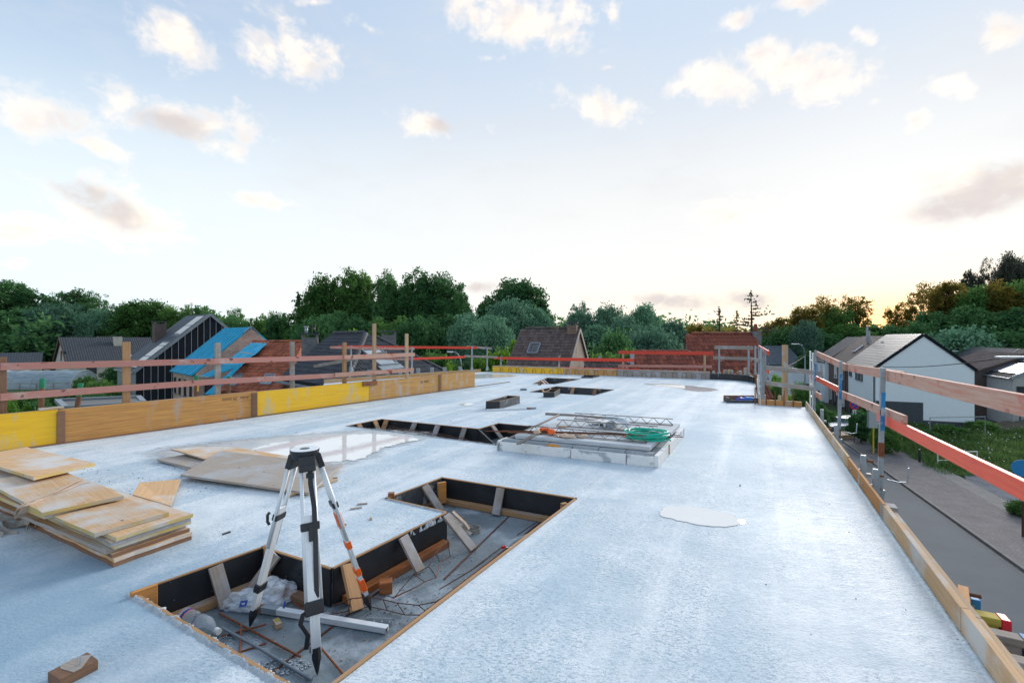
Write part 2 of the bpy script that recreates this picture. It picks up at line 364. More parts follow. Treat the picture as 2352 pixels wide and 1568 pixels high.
M['steel'] = Mat('steel', (.38,.44,.48), (.28,.33,.37), .5, (1,1,1), 12, metal=.4, c3=(.30,.30,.30), c3r=(.6,.75), c3scale=9, objv=.1)
M['steel_rusty'] = Mat('steel_rusty', (.36,.41,.44), (.27,.31,.34), .55, (1,1,1), 8, metal=.3, c3=(.16,.06,.03), c3r=(.56,.62), c3scale=5)
M['rust'] = Mat('rust', (.26,.085,.03), (.16,.05,.022), .85, (1,1,1), 40, bump=.0006, objv=.15)
M['rust_dark'] = Mat('rust_dark', (.11,.045,.025), (.07,.03,.02), .85, (1,1,1), 40, objv=.15)
M['wire'] = Mat('wire', (.10,.085,.075), (.14,.08,.05), .7, (1,1,1), 20)
M['alu'] = Mat('alu', (.78,.83,.86), (.68,.73,.77), .42, (1,30,1), 4, metal=.25, c3=(.28,.30,.32), c3r=(.66,.74), c3scale=18)
M['black_plastic'] = Mat('black_plastic', (.012,.015,.02), (.02,.024,.03), .4, (1,1,1), 9, c3=(.12,.13,.14), c3r=(.66,.8), c3scale=40)
M['tape_orange'] = Mat('tape_orange', (.95,.16,.015), (.85,.12,.01), .5, (1,1,1), 14, bump=.003, bscale=30)
M['blue_paint'] = Mat('blue_paint', (.01,.19,.46), (.02,.23,.50), .6, (1,1,1), 10, c3=(.40,.45,.48), c3r=(.56,.60), c3scale=16)
M['green_paint'] = Mat('green_paint', (.012,.28,.15), (.015,.24,.12), .6, (1,1,1), 12)
M['foam'] = Mat('foam', (.80,.80,.78), (.74,.75,.75), .8, (1,1,1), 14, c3=(.40,.44,.47), c3r=(.55,.62), c3scale=5, bump=.003, bscale=60)
M['orange_foam'] = Mat('orange_foam', (.75,.33,.03), (.6,.24,.03), .7, (1,1,1), 30, bump=.01, bscale=40)
M['block'] = Mat('block', (.34,.38,.41), (.27,.31,.34), .9, (1,1,1), 9, bump=.003, bscale=60, objv=.08, c3=(.44,.47,.49), c3r=(.55,.7), c3scale=4)
M['precast'] = Mat('precast', (.66,.70,.72), (.46,.51,.55), .9, (1.2,14,1), 4, bump=.004, bscale=30, c3=(.56,.57,.57), c3r=(.5,.7), c3scale=3)
M['green_hose'] = Mat('green_hose', (.004,.50,.36), (.004,.44,.30), .35, (1,1,1), 5)
M['webbing'] = Mat('webbing', (.66,.52,.40), (.52,.38,.28), .9, (1,1,1), 12, bump=.001, bscale=300)
M['webbing_grey'] = Mat('webbing_grey', (.40,.38,.34), (.28,.25,.22), .9, (1,1,1), 12, bump=.001, bscale=300)
M['orange_cloth'] = Mat('orange_cloth', (.90,.17,.03), (.80,.12,.02), .75, (1,1,1), 7, bump=.01, bscale=15)
M['bottle'] = glass_like('bottle_plastic', (.86,.93,.98), .22, .03, ns=3, var=.06)
M['bag'] = glass_like('bag_plastic', (.86,.93,1.0), .42, .15, ns=5, var=.2)
M['white_cap'] = Mat('white_cap', (.8,.8,.8), (.7,.7,.7), .4)
M['red_plastic'] = Mat('red_plastic', (.75,.02,.03), (.7,.02,.02), .35)
M['blue_print'] = Mat('blue_print', (.01,.05,.30), (.015,.06,.33), .5)
M['white'] = Mat('white', (.78,.78,.78), (.72,.73,.74), .6)
M['render_white'] = Mat('render_white', (.78,.87,.92), (.74,.84,.90), .85, (1,1,1), 3, bump=.002, bscale=80)
M['render_grey'] = Mat('render_grey', (.055,.07,.085), (.065,.08,.095), .85, (1,1,1), 3)
M['render_light'] = Mat('render_light', (.42,.44,.44), (.36,.38,.38), .9, (1,1,1), 3)
M['stucco'] = Mat('stucco', (.36,.30,.25), (.27,.22,.18), .95, (1,1,1), 1.5, bump=.01, bscale=30, c3=(.20,.15,.12), c3r=(.5,.7), c3scale=.8)
M['dark_frame'] = Mat('dark_frame', (.02,.025,.03), (.03,.035,.04), .4)
M['glass'] = Mat('glass', (.035,.045,.055), (.06,.07,.08), .06, (1,1,1), 2, spec=.8)
M['glass_light'] = Mat('glass_light', (.30,.36,.40), (.22,.28,.32), .08, (1,1,1), 2, spec=.8)
M['shutter'] = wave_mat('shutter', (.62,.64,.65), (.56,.58,.60), 'Y', 7, .01)
M['zinc'] = Mat('zinc', (.22,.27,.31), (.17,.21,.25), .45, (1,1,1), 3, metal=.3, objv=.1)
M['black_clad'] = Mat('black_clad', (.010,.015,.021), (.015,.020,.028), .85, (1,1,1), 2, objv=.2, spec=.15)
M['strip_white'] = Mat('strip_white', (.42,.46,.50), (.36,.40,.44), .6)
M['pv'] = Mat('pv', (.10,.13,.17), (.14,.17,.21), .12, (1,1,1), 2, spec=1.0)  # cells greyed in the base colour to stand for reflected sky
M['slate'] = wave_mat('slate', (.04,.06,.08), (.06,.085,.11), 'Y', 1.7, .02, .7)
M['corr_dark'] = wave_mat('corr_dark', (.03,.038,.048), (.045,.055,.066), 'X', .8, .05, .8)
M['corr_brown'] = wave_mat('corr_brown', (.05,.035,.032), (.075,.05,.045), 'X', 1.0, .05, .7)
M['tarp'] = wave_mat('tarp', (.002,.30,.52), (.003,.42,.66), 'X', .9, .04, .6)
M['tile_brown'] = Mat('tile_brown', (.075,.055,.055), (.11,.075,.065), .75, (1,1,1), 8, objv=.35, c3=(.12,.12,.10), c3r=(.6,.7), c3scale=6, coord='O')
M['tile_red'] = Mat('tile_red', (.23,.06,.032), (.16,.045,.03), .8, (1,1,1), 8, objv=.40, c3=(.09,.06,.05), c3r=(.58,.7), c3scale=6, coord='O')
M['tile_orange'] = Mat('tile_orange', (.34,.095,.04), (.26,.07,.035), .8, (1,1,1), 8, objv=.35, c3=(.10,.06,.05), c3r=(.6,.7), c3scale=5, coord='O')
M['tile_black'] = Mat('tile_black', (.020,.026,.036), (.03,.038,.05), .65, (1,1,1), 8, objv=.3, c3=(.08,.085,.09), c3r=(.62,.72), c3scale=6, coord='O')
M['tile_flat'] = Mat('tile_flat', (.22,.20,.19), (.27,.25,.23), .45, (1,1,1), 8, objv=.15, coord='O')
M['brick_pale'] = brick_mat('brick_pale', (.50,.32,.25), (.26,.16,.13), (.58,.54,.50))
M['brick_cream'] = brick_mat('brick_cream', (.55,.53,.47), (.46,.43,.37), (.48,.46,.42))
M['brick_red'] = brick_mat('brick_red', (.42,.11,.055), (.34,.08,.045), (.30,.20,.16))
M['brick_dark'] = brick_mat('brick_dark', (.10,.065,.055), (.065,.045,.042), (.13,.12,.115))
M['brick_mauve'] = brick_mat('brick_mauve', (.13,.09,.085), (.10,.07,.07), (.14,.12,.11))
M['brick_grey'] = brick_mat('brick_grey', (.19,.20,.21), (.10,.11,.125), (.24,.24,.24))
M['brick_chimney'] = brick_mat('brick_chimney', (.24,.15,.11), (.15,.095,.075), (.22,.19,.17))
M['asphalt'] = Mat('asphalt', (.088,.108,.125), (.074,.092,.108), .85, (1,1,1), .6, coord='W', bump=.004, bscale=120, c4=(.10,.10,.105), c4scale=90., c4r=(.6,.7))
M['kerb'] = Mat('kerb', (.22,.21,.20), (.16,.155,.15), .9, (1,1,1), 3, coord='W')
M['gravel'] = Mat('gravel', (.15,.17,.19), (.09,.105,.12), .95, (1,1,1), 1.5, coord='W', bump=.02, bscale=25, c4=(.3,.3,.3), c4scale=14., c4r=(.62,.68))
M['soil'] = Mat('soil', (.10,.085,.06), (.07,.06,.045), .95, (1,1,1), 1.5, coord='W', bump=.05, bscale=6)
M['ground'] = Mat('ground', (.045,.085,.022), (.035,.06,.02), .95, (1,1,1), .12, coord='W', bump=.05, bscale=1.5, c3=(.09,.08,.045), c3r=(.58,.7), c3scale=.2)
M['cable'] = Mat('cable', (.02,.02,.02), (.035,.035,.03), .6)
M['yellow_paint'] = Mat('yellow_paint', (.60,.46,.03), (.5,.38,.03), .5)
M['beam_yellow'] = wood('beam_yellow', (.50,.40,.06), (.42,.32,.06))

# ---- special materials: slab concrete, deck in the openings, paving, water
def concrete_mat():
    m = bpy.data.materials.new('slab_concrete'); m.use_nodes = True; t = m.node_tree; p = t.nodes['Principled BSDF']; Lk = t.links.new
    g = t.nodes.new('ShaderNodeNewGeometry')
    def mp(sc, rz=0):
        n = t.nodes.new('ShaderNodeMapping'); Lk(g.outputs['Position'], n.inputs[0]); n.inputs[2].default_value = (0, 0, rz); n.inputs[3].default_value = sc; return n.outputs[0]
    def no(vec, s, d=6, r=.6, di=0):
        n = t.nodes.new('ShaderNodeTexNoise'); Lk(vec, n.inputs['Vector']); n.inputs['Scale'].default_value = s; n.inputs['Detail'].default_value = d; n.inputs['Roughness'].default_value = r; n.inputs['Distortion'].default_value = di; return n.outputs['Fac']
    def mr(f, a, b, c=0, d=1):
        n = t.nodes.new('ShaderNodeMapRange'); Lk(f, n.inputs[0]); n.inputs[1].default_value = a; n.inputs[2].default_value = b; n.inputs[3].default_value = c; n.inputs[4].default_value = d; return n.outputs[0]
    def mx(f, a, b):
        n = t.nodes.new('ShaderNodeMix'); n.data_type = 'RGBA'
        for i, v in ((0, f), (6, a), (7, b)):
            if isinstance(v, (int, float)): n.inputs[i].default_value = v
            elif isinstance(v, tuple): n.inputs[i].default_value = (*v, 1)
            else: Lk(v, n.inputs[i])
        return n.outputs[2]
    def ma(op, a, b):
        n = t.nodes.new('ShaderNodeMath'); n.operation = op
        for i, v in ((0, a), (1, b)):
            if isinstance(v, (int, float)): n.inputs[i].default_value = v
            else: Lk(v, n.inputs[i])
        return n.outputs[0]
    P0 = mp((1,1,1)); S = mp((1.0, 2.6, 1), R(62)); S2 = mp((1, 6, 1), R(58))
    cloud = no(P0, .45, 7, .6, .3); streak = no(S, 1.6, 7, .65, .4); fine = no(S2, 7, 6, .7); spot = no(P0, 26, 4, .6); pit = no(S, 30, 3, .6)
    c = mx(mr(streak, .35, .66), (.55, .645, .69), (.74, .80, .83))
    c = mx(mr(cloud, .47, .66, 0, .75), c, (.46, .60, .69))
    c = mx(mr(no(P0, 2.6, 8, .7, .5), .50, .60, 0, .55), c, (.82, .88, .91))
    c = mx(mr(no(P0, .9, 8, .72, .8), .54, .62, 0, .5), c, (.40, .53, .62))
    c = mx(mr(fine, .5, .72, 0, .5), c, (.82, .86, .88))
    c = mx(mr(spot, .58, .70, 0, .6), c, (.38, .50, .59))
    c = mx(mr(no(P0, 70, 3, .6), .52, .66, 0, .45), c, (.40, .52, .60))
    c = mx(mr(no(P0, 9, 5, .65, .4), .55, .72, 0, .5), c, (.40, .52, .61))
    gate = mr(no(P0, 1.4, 5, .65, .3), .30, .55)
    c = mx(ma('MULTIPLY', mr(pit, .51, .60, 0, .95), gate), c, (.33, .44, .52))
    c = mx(ma('MULTIPLY', mr(no(P0, 95, 3, .6), .55, .63, 0, .85), gate), c, (.24, .34, .42))
    c = mx(mr(no(S, 3.2, 7, .7, .5), .54, .66, 0, .45), c, (.44, .53, .59))
    tb = t.nodes.new('ShaderNodeMapping'); tb.vector_type = 'TEXTURE'; Lk(g.outputs['Position'], tb.inputs[0]); tb.inputs[2].default_value = (0, 0, R(62)); tb.inputs[3].default_value = (7, .55, 1)
    band = no(tb.outputs[0], 1.0, 6, .6, .3)
    tb2 = t.nodes.new('ShaderNodeMapping'); tb2.vector_type = 'TEXTURE'; Lk(g.outputs['Position'], tb2.inputs[0]); tb2.inputs[2].default_value = (0, 0, R(-26)); tb2.inputs[3].default_value = (4, .35, 1)
    band2 = no(tb2.outputs[0], 1.0, 6, .62, .4)
    c = mx(mr(band, .48, .62, 0, .5), c, (.82, .865, .885))
    c = mx(mr(band, .50, .36, 0, .5), c, (.42, .55, .64))
    c = mx(mr(band2, .55, .68, 0, .5), c, (.44, .56, .64))
    # damp patch around the near left corner, away from the traffic of the trowel
    sx = t.nodes.new('ShaderNodeSeparateXYZ'); Lk(g.outputs['Position'], sx.inputs[0])
    dx = ma('SUBTRACT', sx.outputs[0], -3.1); dy = ma('SUBTRACT', sx.outputs[1], 2.6)
    rr = ma('POWER', ma('ADD', ma('MULTIPLY', dx, dx), ma('MULTIPLY', ma('MULTIPLY', dy, dy), 2.4)), .5)
    dm = mr(ma('ADD', ma('MULTIPLY', rr, .8), ma('MULTIPLY', ma('SUBTRACT', no(P0, 1.3, 7, .65, .3), .5), 3.0)), 1.7, .5, 0, .8)
    c = mx(dm, c, (.20, .33, .44))
    Lk(c, p.inputs['Base Color'])
    Lk(mr(ma('ADD', ma('MULTIPLY', cloud, .5), ma('MULTIPLY', fine, .5)), .35, .65, .48, .75), p.inputs['Roughness'])
    p.inputs['Specular IOR Level'].default_value = .3
    h = ma('ADD', ma('MULTIPLY', no(S, 26, 5, .65), .5), ma('MULTIPLY', no(P0, 60, 4, .65), .5))
    h = ma('ADD', h, ma('MULTIPLY', no(S, 5, 4, .5), .7))
    b = t.nodes.new('ShaderNodeBump'); b.inputs['Distance'].default_value = .0055; b.inputs['Strength'].default_value = 1.0; Lk(h, b.inputs['Height']); Lk(b.outputs[0], p.inputs['Normal'])
    return m
M['slab'] = concrete_mat()
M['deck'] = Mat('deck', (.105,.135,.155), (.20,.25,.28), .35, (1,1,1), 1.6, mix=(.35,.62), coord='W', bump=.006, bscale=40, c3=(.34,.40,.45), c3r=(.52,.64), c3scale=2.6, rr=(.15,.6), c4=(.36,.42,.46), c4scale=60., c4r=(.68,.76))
M['lip'] = Mat('lip', (.30,.36,.41), (.46,.52,.56), .85, (1,1,1), 14, coord='W', bump=.01, bscale=60)
M['damp'] = Mat('damp', (.46,.52,.56), (.56,.62,.65), .25, (1,1,1), 3, coord='W', spec=.6)
WATER_IOR = 1.9
M['water'] = Mat('water', (.76,.78,.78), (.82,.83,.82), .03, (1,1,1), 2, coord='W', spec=1.0, bump=.0007, bscale=5)  # near-white base: the bright sky reflection is partly put into the colour
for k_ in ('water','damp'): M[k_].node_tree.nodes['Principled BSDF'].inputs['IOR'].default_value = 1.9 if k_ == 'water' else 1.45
def paving_mat():
    m = brick_mat('paving', (.20,.18,.175), (.155,.14,.145), (.11,.11,.115), .21, .075, .008, .004)
    return m
M['paving'] = paving_mat()

def sheet(name, poly, z, mat, holes=(), depth=0, parent=None, **props):
    """flat polygon with holes at level z, real edges of the given depth"""
    mb = MB(); loops = [[Vector((p[0], p[1], z)) for p in poly]] + [[Vector((p[0], p[1], z)) for p in h] for h in holes]
    flat = [p for l in loops for p in l]
    for tri in tessellate_polygon(loops):
        a, b, c = [flat[i] for i in tri]
        if (b-a).cross(c-a).z < 0: b, c = c, b
        mb.face([a, b, c], [(q.x, q.y) for q in (a, b, c)])
    if depth:
        for l in loops:
            ar = sum(l[i].x*l[(i+1) % len(l)].y - l[(i+1) % len(l)].x*l[i].y for i in range(len(l)))
            for i in range(len(l)):
                a, b = l[i], l[(i+1) % len(l)]
                if (l is loops[0]) != (ar > 0): a, b = b, a
                mb.face([a, a-Z*depth, b-Z*depth, b])
    return mb.build(name, mat, parent, **props)
def blob(cx, cy, ax, ay, rot, z, seed, rough=.25, n=48, ysc=1.):
    pts = []
    for i in range(n):
        a = 2*math.pi*i/n; r = 1 + rough*noise.noise(Vector((math.cos(a)*1.6+seed*7, math.sin(a)*1.6, seed))) + rough*.4*noise.noise(Vector((math.cos(a)*5, math.sin(a)*5+seed*3, seed)))
        x, y = math.cos(a)*ax*r, math.sin(a)*ay*r
        pts.append((cx + x*math.cos(rot)-y*math.sin(rot), cy + x*math.sin(rot)+y*math.cos(rot)))
    return pts

# ------------------------------------------------------------------ ground, street
ZG = -7.0
def gpt(p): return Vector((p[0], p[1], ZG))
gd = []; nn = 64
for i in range(nn): gd.append((math.cos(2*math.pi*i/nn)*900, math.sin(2*math.pi*i/nn)*900))
sheet('ground', gd, ZG, M['ground'], kind='structure')
K0, KD = V(18.9, 17.1, 0), V(.371, .9286, 0); KN = V(.9286, -.371, 0)      # kerb line of the street and its normal to the right
def street_pt(t, off): p = K0 + KD*t + KN*off; return (p.x, p.y)
def strip(t0, t1, a, b, n=1):
    return [street_pt(t0, a), street_pt(t0, b), street_pt(t1, b), street_pt(t1, a)]
def uvsheet(name, poly, z, mat, e, w, depth=0):
    o = sheet(name, poly, z, mat, depth=depth, kind='structure'); me = o.data
    for l in me.loops:
        v = me.vertices[l.vertex_index].co; me.uv_layers[0].data[l.index].uv = (v.dot(e), v.dot(w))
    return o
uvsheet('road', strip(-45, 95, -6.6, -.32), ZG+.02, M['asphalt'], KD, KN, .06)
for k in range(60):                                             # kerb stones, one by one
    t = -6 + k*1.0
    a = K0 + KD*(t+.5) + KN*-.09 + Z*(ZG+.06); MB().box(a, KD*.494, KN*.075, Z*.075).build('kerb_stone', M['kerb'], kind='structure') if k < 46 else None
gut = uvsheet('gutter', strip(-45, 95, -.32, -.17), ZG+.024, M['kerb'], KD, KN, .06)
uvsheet('pavement', strip(-45, 95, -.01, 2.75), ZG+.11, M['paving'], KD, KN, .12)
uvsheet('verge_path', strip(-45, 24, 2.75, 3.7), ZG+.09, M['kerb'], KD, KN, .10)
uvsheet('pavement', strip(-45, 95, -8.6, -6.6), ZG+.11, M['paving'], KD, KN, .12)
sheet('gravel_yard', [(28.5, 29.3), (37, 28.4), (44, 27), (40, 12), (26, 12), street_pt(-4, 3.7), street_pt(12.6, 3.7)], ZG+.05, M['gravel'], kind='structure')
sheet('driveway', [(43, 52), (52, 44), (70, 44), (70, 60), (55, 60)], ZG+.05, M['asphalt'], kind='structure')
# dirt mound
mb = MB(); cx, cy = 47.5, 42.0
for i in range(18):
    for j in range(14):
        def hp(u, v):
            x, y = (u/18-.5)*9, (v/14-.5)*6; r = math.hypot(x/4.5, y/3)
            return V(cx+x, cy+y, ZG-.05+max(0, 1-r*r)*1.0*(1+.5*noise.noise(Vector((x*.9, y*.9, 3)))))
        mb.face([hp(i,j), hp(i+1,j), hp(i+1,j+1), hp(i,j+1)])
mb.build('soil_mound', M['soil'], smooth=True, kind='structure')

# ------------------------------------------------------------------ the building under construction
PA, PB = G(0, 1038), G(1090, 888); PD = (PB-PA).normalized(); PN = V(-PD.y, PD.x, 0)      # foot of the left parapet form; PN points outwards
RE0, RE1 = V(1.07, 0, 0), V(6.53, 10.3, 0); RD = (RE1-RE0).normalized(); RN = V(RD.y, -RD.x, 0)
par_back = PA - PD*7.5
Lx = lambda v: (v.x, v.y)
W0, W1 = G(745, 880), G(1105, 854)
wing_in = PA + PD*((G(745,1).x*0) + 4.6)
FA, FB = G(1130, 854), G(1631, 871); FC = G(1735, 880); ND, NE = G(1740, 929), G(1843, 935)
curve = [G(1631,871), G(1655,871.7), G(1680,873), G(1705,875), G(1722,877), G(1733,880)]
outer = [Lx(par_back+PN*.10), Lx(RE0-RD*6.6), Lx(RE0), Lx(RE1), Lx(NE), Lx(ND), Lx(FC)] + [Lx(p) for p in curve[::-1]] + [Lx(FA), Lx(W1), Lx(W0), Lx(wing_in+PN*.10)]
pit1 = [G(297,1363), G(717,1614), G(1326,1145), G(1015,1096.5), G(884,1145.7), G(1023,1177.7), G(763,1305), G(604,1256)]
pit2 = [G(795,978.5), G(1137,1022), G(1205,1017), G(1240,981), G(1144,972), G(1099,985), G(877,962.4)]
pit3 = [G(1217,900), G(1366.7,907.9), G(1411,894.8), G(1277,887.3)]
pit4 = [G(1223,881.4), G(1275,882), G(1334,870.5), G(1256,867.5)]
pit5 = [G(1335,868), G(1362,868.4), G(1377,864.5), G(1342,863.6)]
for k, h in enumerate((pit1, pit2, pit3, pit4, pit5)):
    for p in h: p.z = 0
SLD = .25
site = thing('building_under_construction', 'flat concrete roof slab of an unfinished building in the foreground', 'building')
sheet('concrete_slab', outer, 0, M['slab'], [[Lx(p) for p in h] for h in (pit1, pit2, pit3, pit4, pit5)], SLD, site)
inn = [(p[0]*.999, p[1]*.999) for p in outer]
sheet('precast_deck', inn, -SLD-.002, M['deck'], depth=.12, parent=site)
sheet('outer_wall', inn, -SLD-.14, M['block'], depth=6.6, parent=site)
# joints between the precast planks show in the openings: thin proud mortar lines
jb = MB()
for o_, a_ in ((-1.3, 0), (.0, 0), ): pass
for q0, q1 in ((G(880,1480,-SLD), G(1240,1200,-SLD)), (G(620,1548,-SLD), G(900,1335,-SLD)), (G(1020,1330,-SLD), G(1190,1165,-SLD))):
    jb.beam(q0+Z*.002, q1+Z*.002, .012, .008)
jb.build('deck_joint', M['rust_dark'], site)

# rough concrete lip along the front edge of the near opening, and spilled crumbs
def lip(p0, p1, w, h, seed, name='concrete_lip', n=70, mat_='lip'):
    mb = MB(); d = p1-p0; sd = V(-d.y, d.x, 0).normalized(); prev = None
    for i in range(n+1):
        f = i/n; c = p0 + d*f
        k = lambda a: .6*noise.noise(Vector((f*d.length*16, a*3.1, seed))) + .55*noise.noise(Vector((f*d.length*55, a*5.1, seed)))
        row = [c - sd*w*(.5+.3*k(1)) , c - sd*w*.2 + Z*h*(.5+.5*k(2)), c + sd*w*.1*k(5) + Z*h*(.8+.8*k(3)), c + sd*w*(.45+.5*k(4)) + Z*h*(.3+.6*k(6)), c + sd*w*(.62+.4*k(7)) - Z*.04]
        if prev:
            for j in range(4): mb.face([prev[j], row[j], row[j+1], prev[j+1]][::-1])
        prev = row
    return mb.build(name, M[mat_], site, smooth=True)
lip(pit1[0]+V(0,0,0), pit1[1], .05, .014, 3, n=320)
lip(pit1[4], pit1[5], .03, .012, 5)
lip(pit1[5], (pit1[5]*.6+pit1[6]*.4), .035, .014, 6)
lip(pit2[1], pit2[0], .03, .012, 8)
def crumbs(name, c, rx, ry, n, s0, s1, z, seed, mat, parent=site):
    r = random.Random(seed); mb = MB()
    for _ in range(n):
        a = r.random()*6.28; q = math.sqrt(r.random()); s = r.uniform(s0, s1); p = V(c.x+math.cos(a)*q*rx, c.y+math.sin(a)*q*ry, z+s*.4)
        X = V(r.uniform(-1,1), r.uniform(-1,1), r.uniform(-.4,.4)).normalized(); Y = X.cross(Z).normalized(); mb.box(p, X*s, Y*s*r.uniform(.4,.9), X.cross(Y)*s*.45)
    return mb.build(name, mat, parent, kind='stuff')
crumbs('mortar_crumbs', G(645, 1530, -SLD), .16, .06, 220, .002, .007, -SLD, 1, M['lip'])
crumbs('mortar_crumbs', G(540, 1470, -SLD), .30, .04, 90, .0015, .005, -SLD, 2, M['lip'])
crumbs('mortar_crumbs', G(960, 1340, -SLD), .45, .25, 120, .0015, .005, -SLD, 3, M['lip'])
crumbs('rubble', G(900, 1400, -SLD), .55, .16, 90, .002, .006, -SLD, 11, M['gravel'])
crumbs('rubble', G(1090, 1290, -SLD), .45, .2, 70, .002, .006, -SLD, 12, M['lip'])
crumbs('wood_crumbs', G(760, 1470, -SLD), .4, .2, 26, .002, .005, -SLD, 13, M['pine'])
crumbs('grit', V(-4.4, 5.0, 0), 1.9, .5, 130, .002, .006, 0, 4, M['film_dirty'])
crumbs('grit', V(-1.6, 8, 0), 4, 3, 60, .003, .008, 0, 5, M['film_dirty'])
crumbs('grit', V(2.0, 3.6, 0), 1.2, 1.4, 14, .002, .004, 0, 6, M['film_dirty'])
for (x, y, l, a, m, lab) in ((818,1168,.05,.4,'wood_grey','longest grey splinter on the slab between tripod and opening corner'),(832,1158,.045,.3,'wood_grey','second grey splinter just above the longest one'),(852,1192,.025,2,'pine','small tan chip right of the taped tripod leg'),(770,1098,.025,.2,'pine','tan chip near the right end of the grey sheets'),(787,1206,.03,.3,'wood_grey','short grey splinter close to the taped tripod leg'),(520,1225,.03,1,'film_dirty','dark chip right of the left plywood stack'),(1700,1115,.02,1,'wood_grey','tiny grey chip on the open slab above the right puddle')):
    p = G(x, y); tag(MB().box(V(0,0,.006), V(math.cos(a),math.sin(a),0)*l, V(-math.sin(a),math.cos(a),0)*l*.25, Z*.005).build('wood_chip', M[m], loc=p), lab, 'wood chip', 'wood chips scattered on the slab')

# puddles
def soften(m, lo, hi, amt):
    # the film of water thins out to nothing towards its rim
    t = m.node_tree; out = [n for n in t.nodes if n.type == 'OUTPUT_MATERIAL'][0]; p = [n for n in t.nodes if n.type == 'BSDF_PRINCIPLED'][0]
    uv = t.nodes.new('ShaderNodeUVMap'); sx = t.nodes.new('ShaderNodeSeparateXYZ'); t.links.new(uv.outputs[0], sx.inputs[0]); g = t.nodes.new('ShaderNodeNewGeometry')
    n = t.nodes.new('ShaderNodeTexNoise'); n.inputs['Scale'].default_value = 9; n.inputs['Detail'].default_value = 7; t.links.new(g.outputs['Position'], n.inputs['Vector'])
    a = t.nodes.new('ShaderNodeMath'); a.operation = 'MULTIPLY_ADD'; t.links.new(n.outputs['Fac'], a.inputs[0]); a.inputs[1].default_value = amt; t.links.new(sx.outputs[0], a.inputs[2])
    r = t.nodes.new('ShaderNodeMapRange'); r.interpolation_type = 'SMOOTHSTEP'; t.links.new(a.outputs[0], r.inputs[0]); r.inputs[1].default_value = lo + amt*.5; r.inputs[2].default_value = hi + amt*.5
    tr = t.nodes.new('ShaderNodeBsdfTransparent'); mx = t.nodes.new('ShaderNodeMixShader'); t.links.new(r.outputs[0], mx.inputs[0]); t.links.new(tr.outputs[0], mx.inputs[1]); t.links.new(p.outputs[0], mx.inputs[2]); t.links.new(mx.outputs[0], out.inputs[0])
soften(M['water'], .16, .24, .35); soften(M['damp'], .04, .42, .4)
def puddle(nm, pts, z, mat):
    cx = sum(p[0] for p in pts)/len(pts); cy = sum(p[1] for p in pts)/len(pts); mb = MB(); n = len(pts); rings = [(1.1, 0), (.9, .25), (.7, .5), (.4, .8), (.01, 1)]
    q = lambda k, i: V(cx+(pts[i % n][0]-cx)*rings[k][0], cy+(pts[i % n][1]-cy)*rings[k][0], z)
    for k in range(4):
        for i in range(n):
            mb.face([q(k,i), q(k,i+1), q(k+1,i+1), q(k+1,i)], [(rings[k][1],0),(rings[k][1],0),(rings[k+1][1],0),(rings[k+1][1],0)])
    o = mb.build(nm, M[mat], weld=True, kind='structure'); b = bmesh.new(); b.from_mesh(o.data)
    for f in b.faces:
        f.normal_update()
        if f.normal.z < 0: f.normal_flip()
    b.to_mesh(o.data); b.free(); return o
def dpoly(pts, wob=.0, n=12, seed=1):
    """smooth closed outline through picture points on the slab"""
    W_ = [G(*p) for p in pts]; out = []
    for i in range(len(W_)):
        p0, p1, p2, p3 = W_[i-1], W_[i], W_[(i+1) % len(W_)], W_[(i+2) % len(W_)]
        for k in range(n):
            t = k/n; q = .5*((2*p1) + (-p0+p2)*t + (2*p0-5*p1+4*p2-p3)*t*t + (-p0+3*p1-3*p2+p3)*t**3)
            q = q + (V(noise.noise(q*3+V(seed,0,0)), noise.noise(q*3+V(0,seed,5)), 0) + V(noise.noise(q*11+V(seed,0,0)), noise.noise(q*11+V(0,seed,5)), 0)*.7)*wob*1.6
            out.append((q.x, q.y))
    return out
puddle('damp_patch', dpoly([(325,1040),(400,1025),(520,1010),(640,1000),(790,990),(880,985),(1000,1000),(960,1018),(900,1030),(850,1055),(790,1072),(640,1085),(480,1080),(360,1062)], .06, seed=3), .004, 'damp')
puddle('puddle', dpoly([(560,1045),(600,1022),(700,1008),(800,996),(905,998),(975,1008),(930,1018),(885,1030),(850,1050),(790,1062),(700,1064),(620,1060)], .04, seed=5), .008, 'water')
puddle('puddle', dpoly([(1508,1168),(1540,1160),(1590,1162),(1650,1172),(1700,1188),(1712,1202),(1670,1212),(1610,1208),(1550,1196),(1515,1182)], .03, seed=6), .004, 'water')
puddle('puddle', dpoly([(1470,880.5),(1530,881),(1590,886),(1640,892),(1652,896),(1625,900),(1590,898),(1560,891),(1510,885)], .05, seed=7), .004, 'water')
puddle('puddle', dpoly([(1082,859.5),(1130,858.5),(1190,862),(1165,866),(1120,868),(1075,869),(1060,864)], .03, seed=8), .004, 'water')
puddle('puddle', dpoly([(1052,928),(1070,925.5),(1090,928),(1070,931.5)], .01, seed=9), .004, 'water')

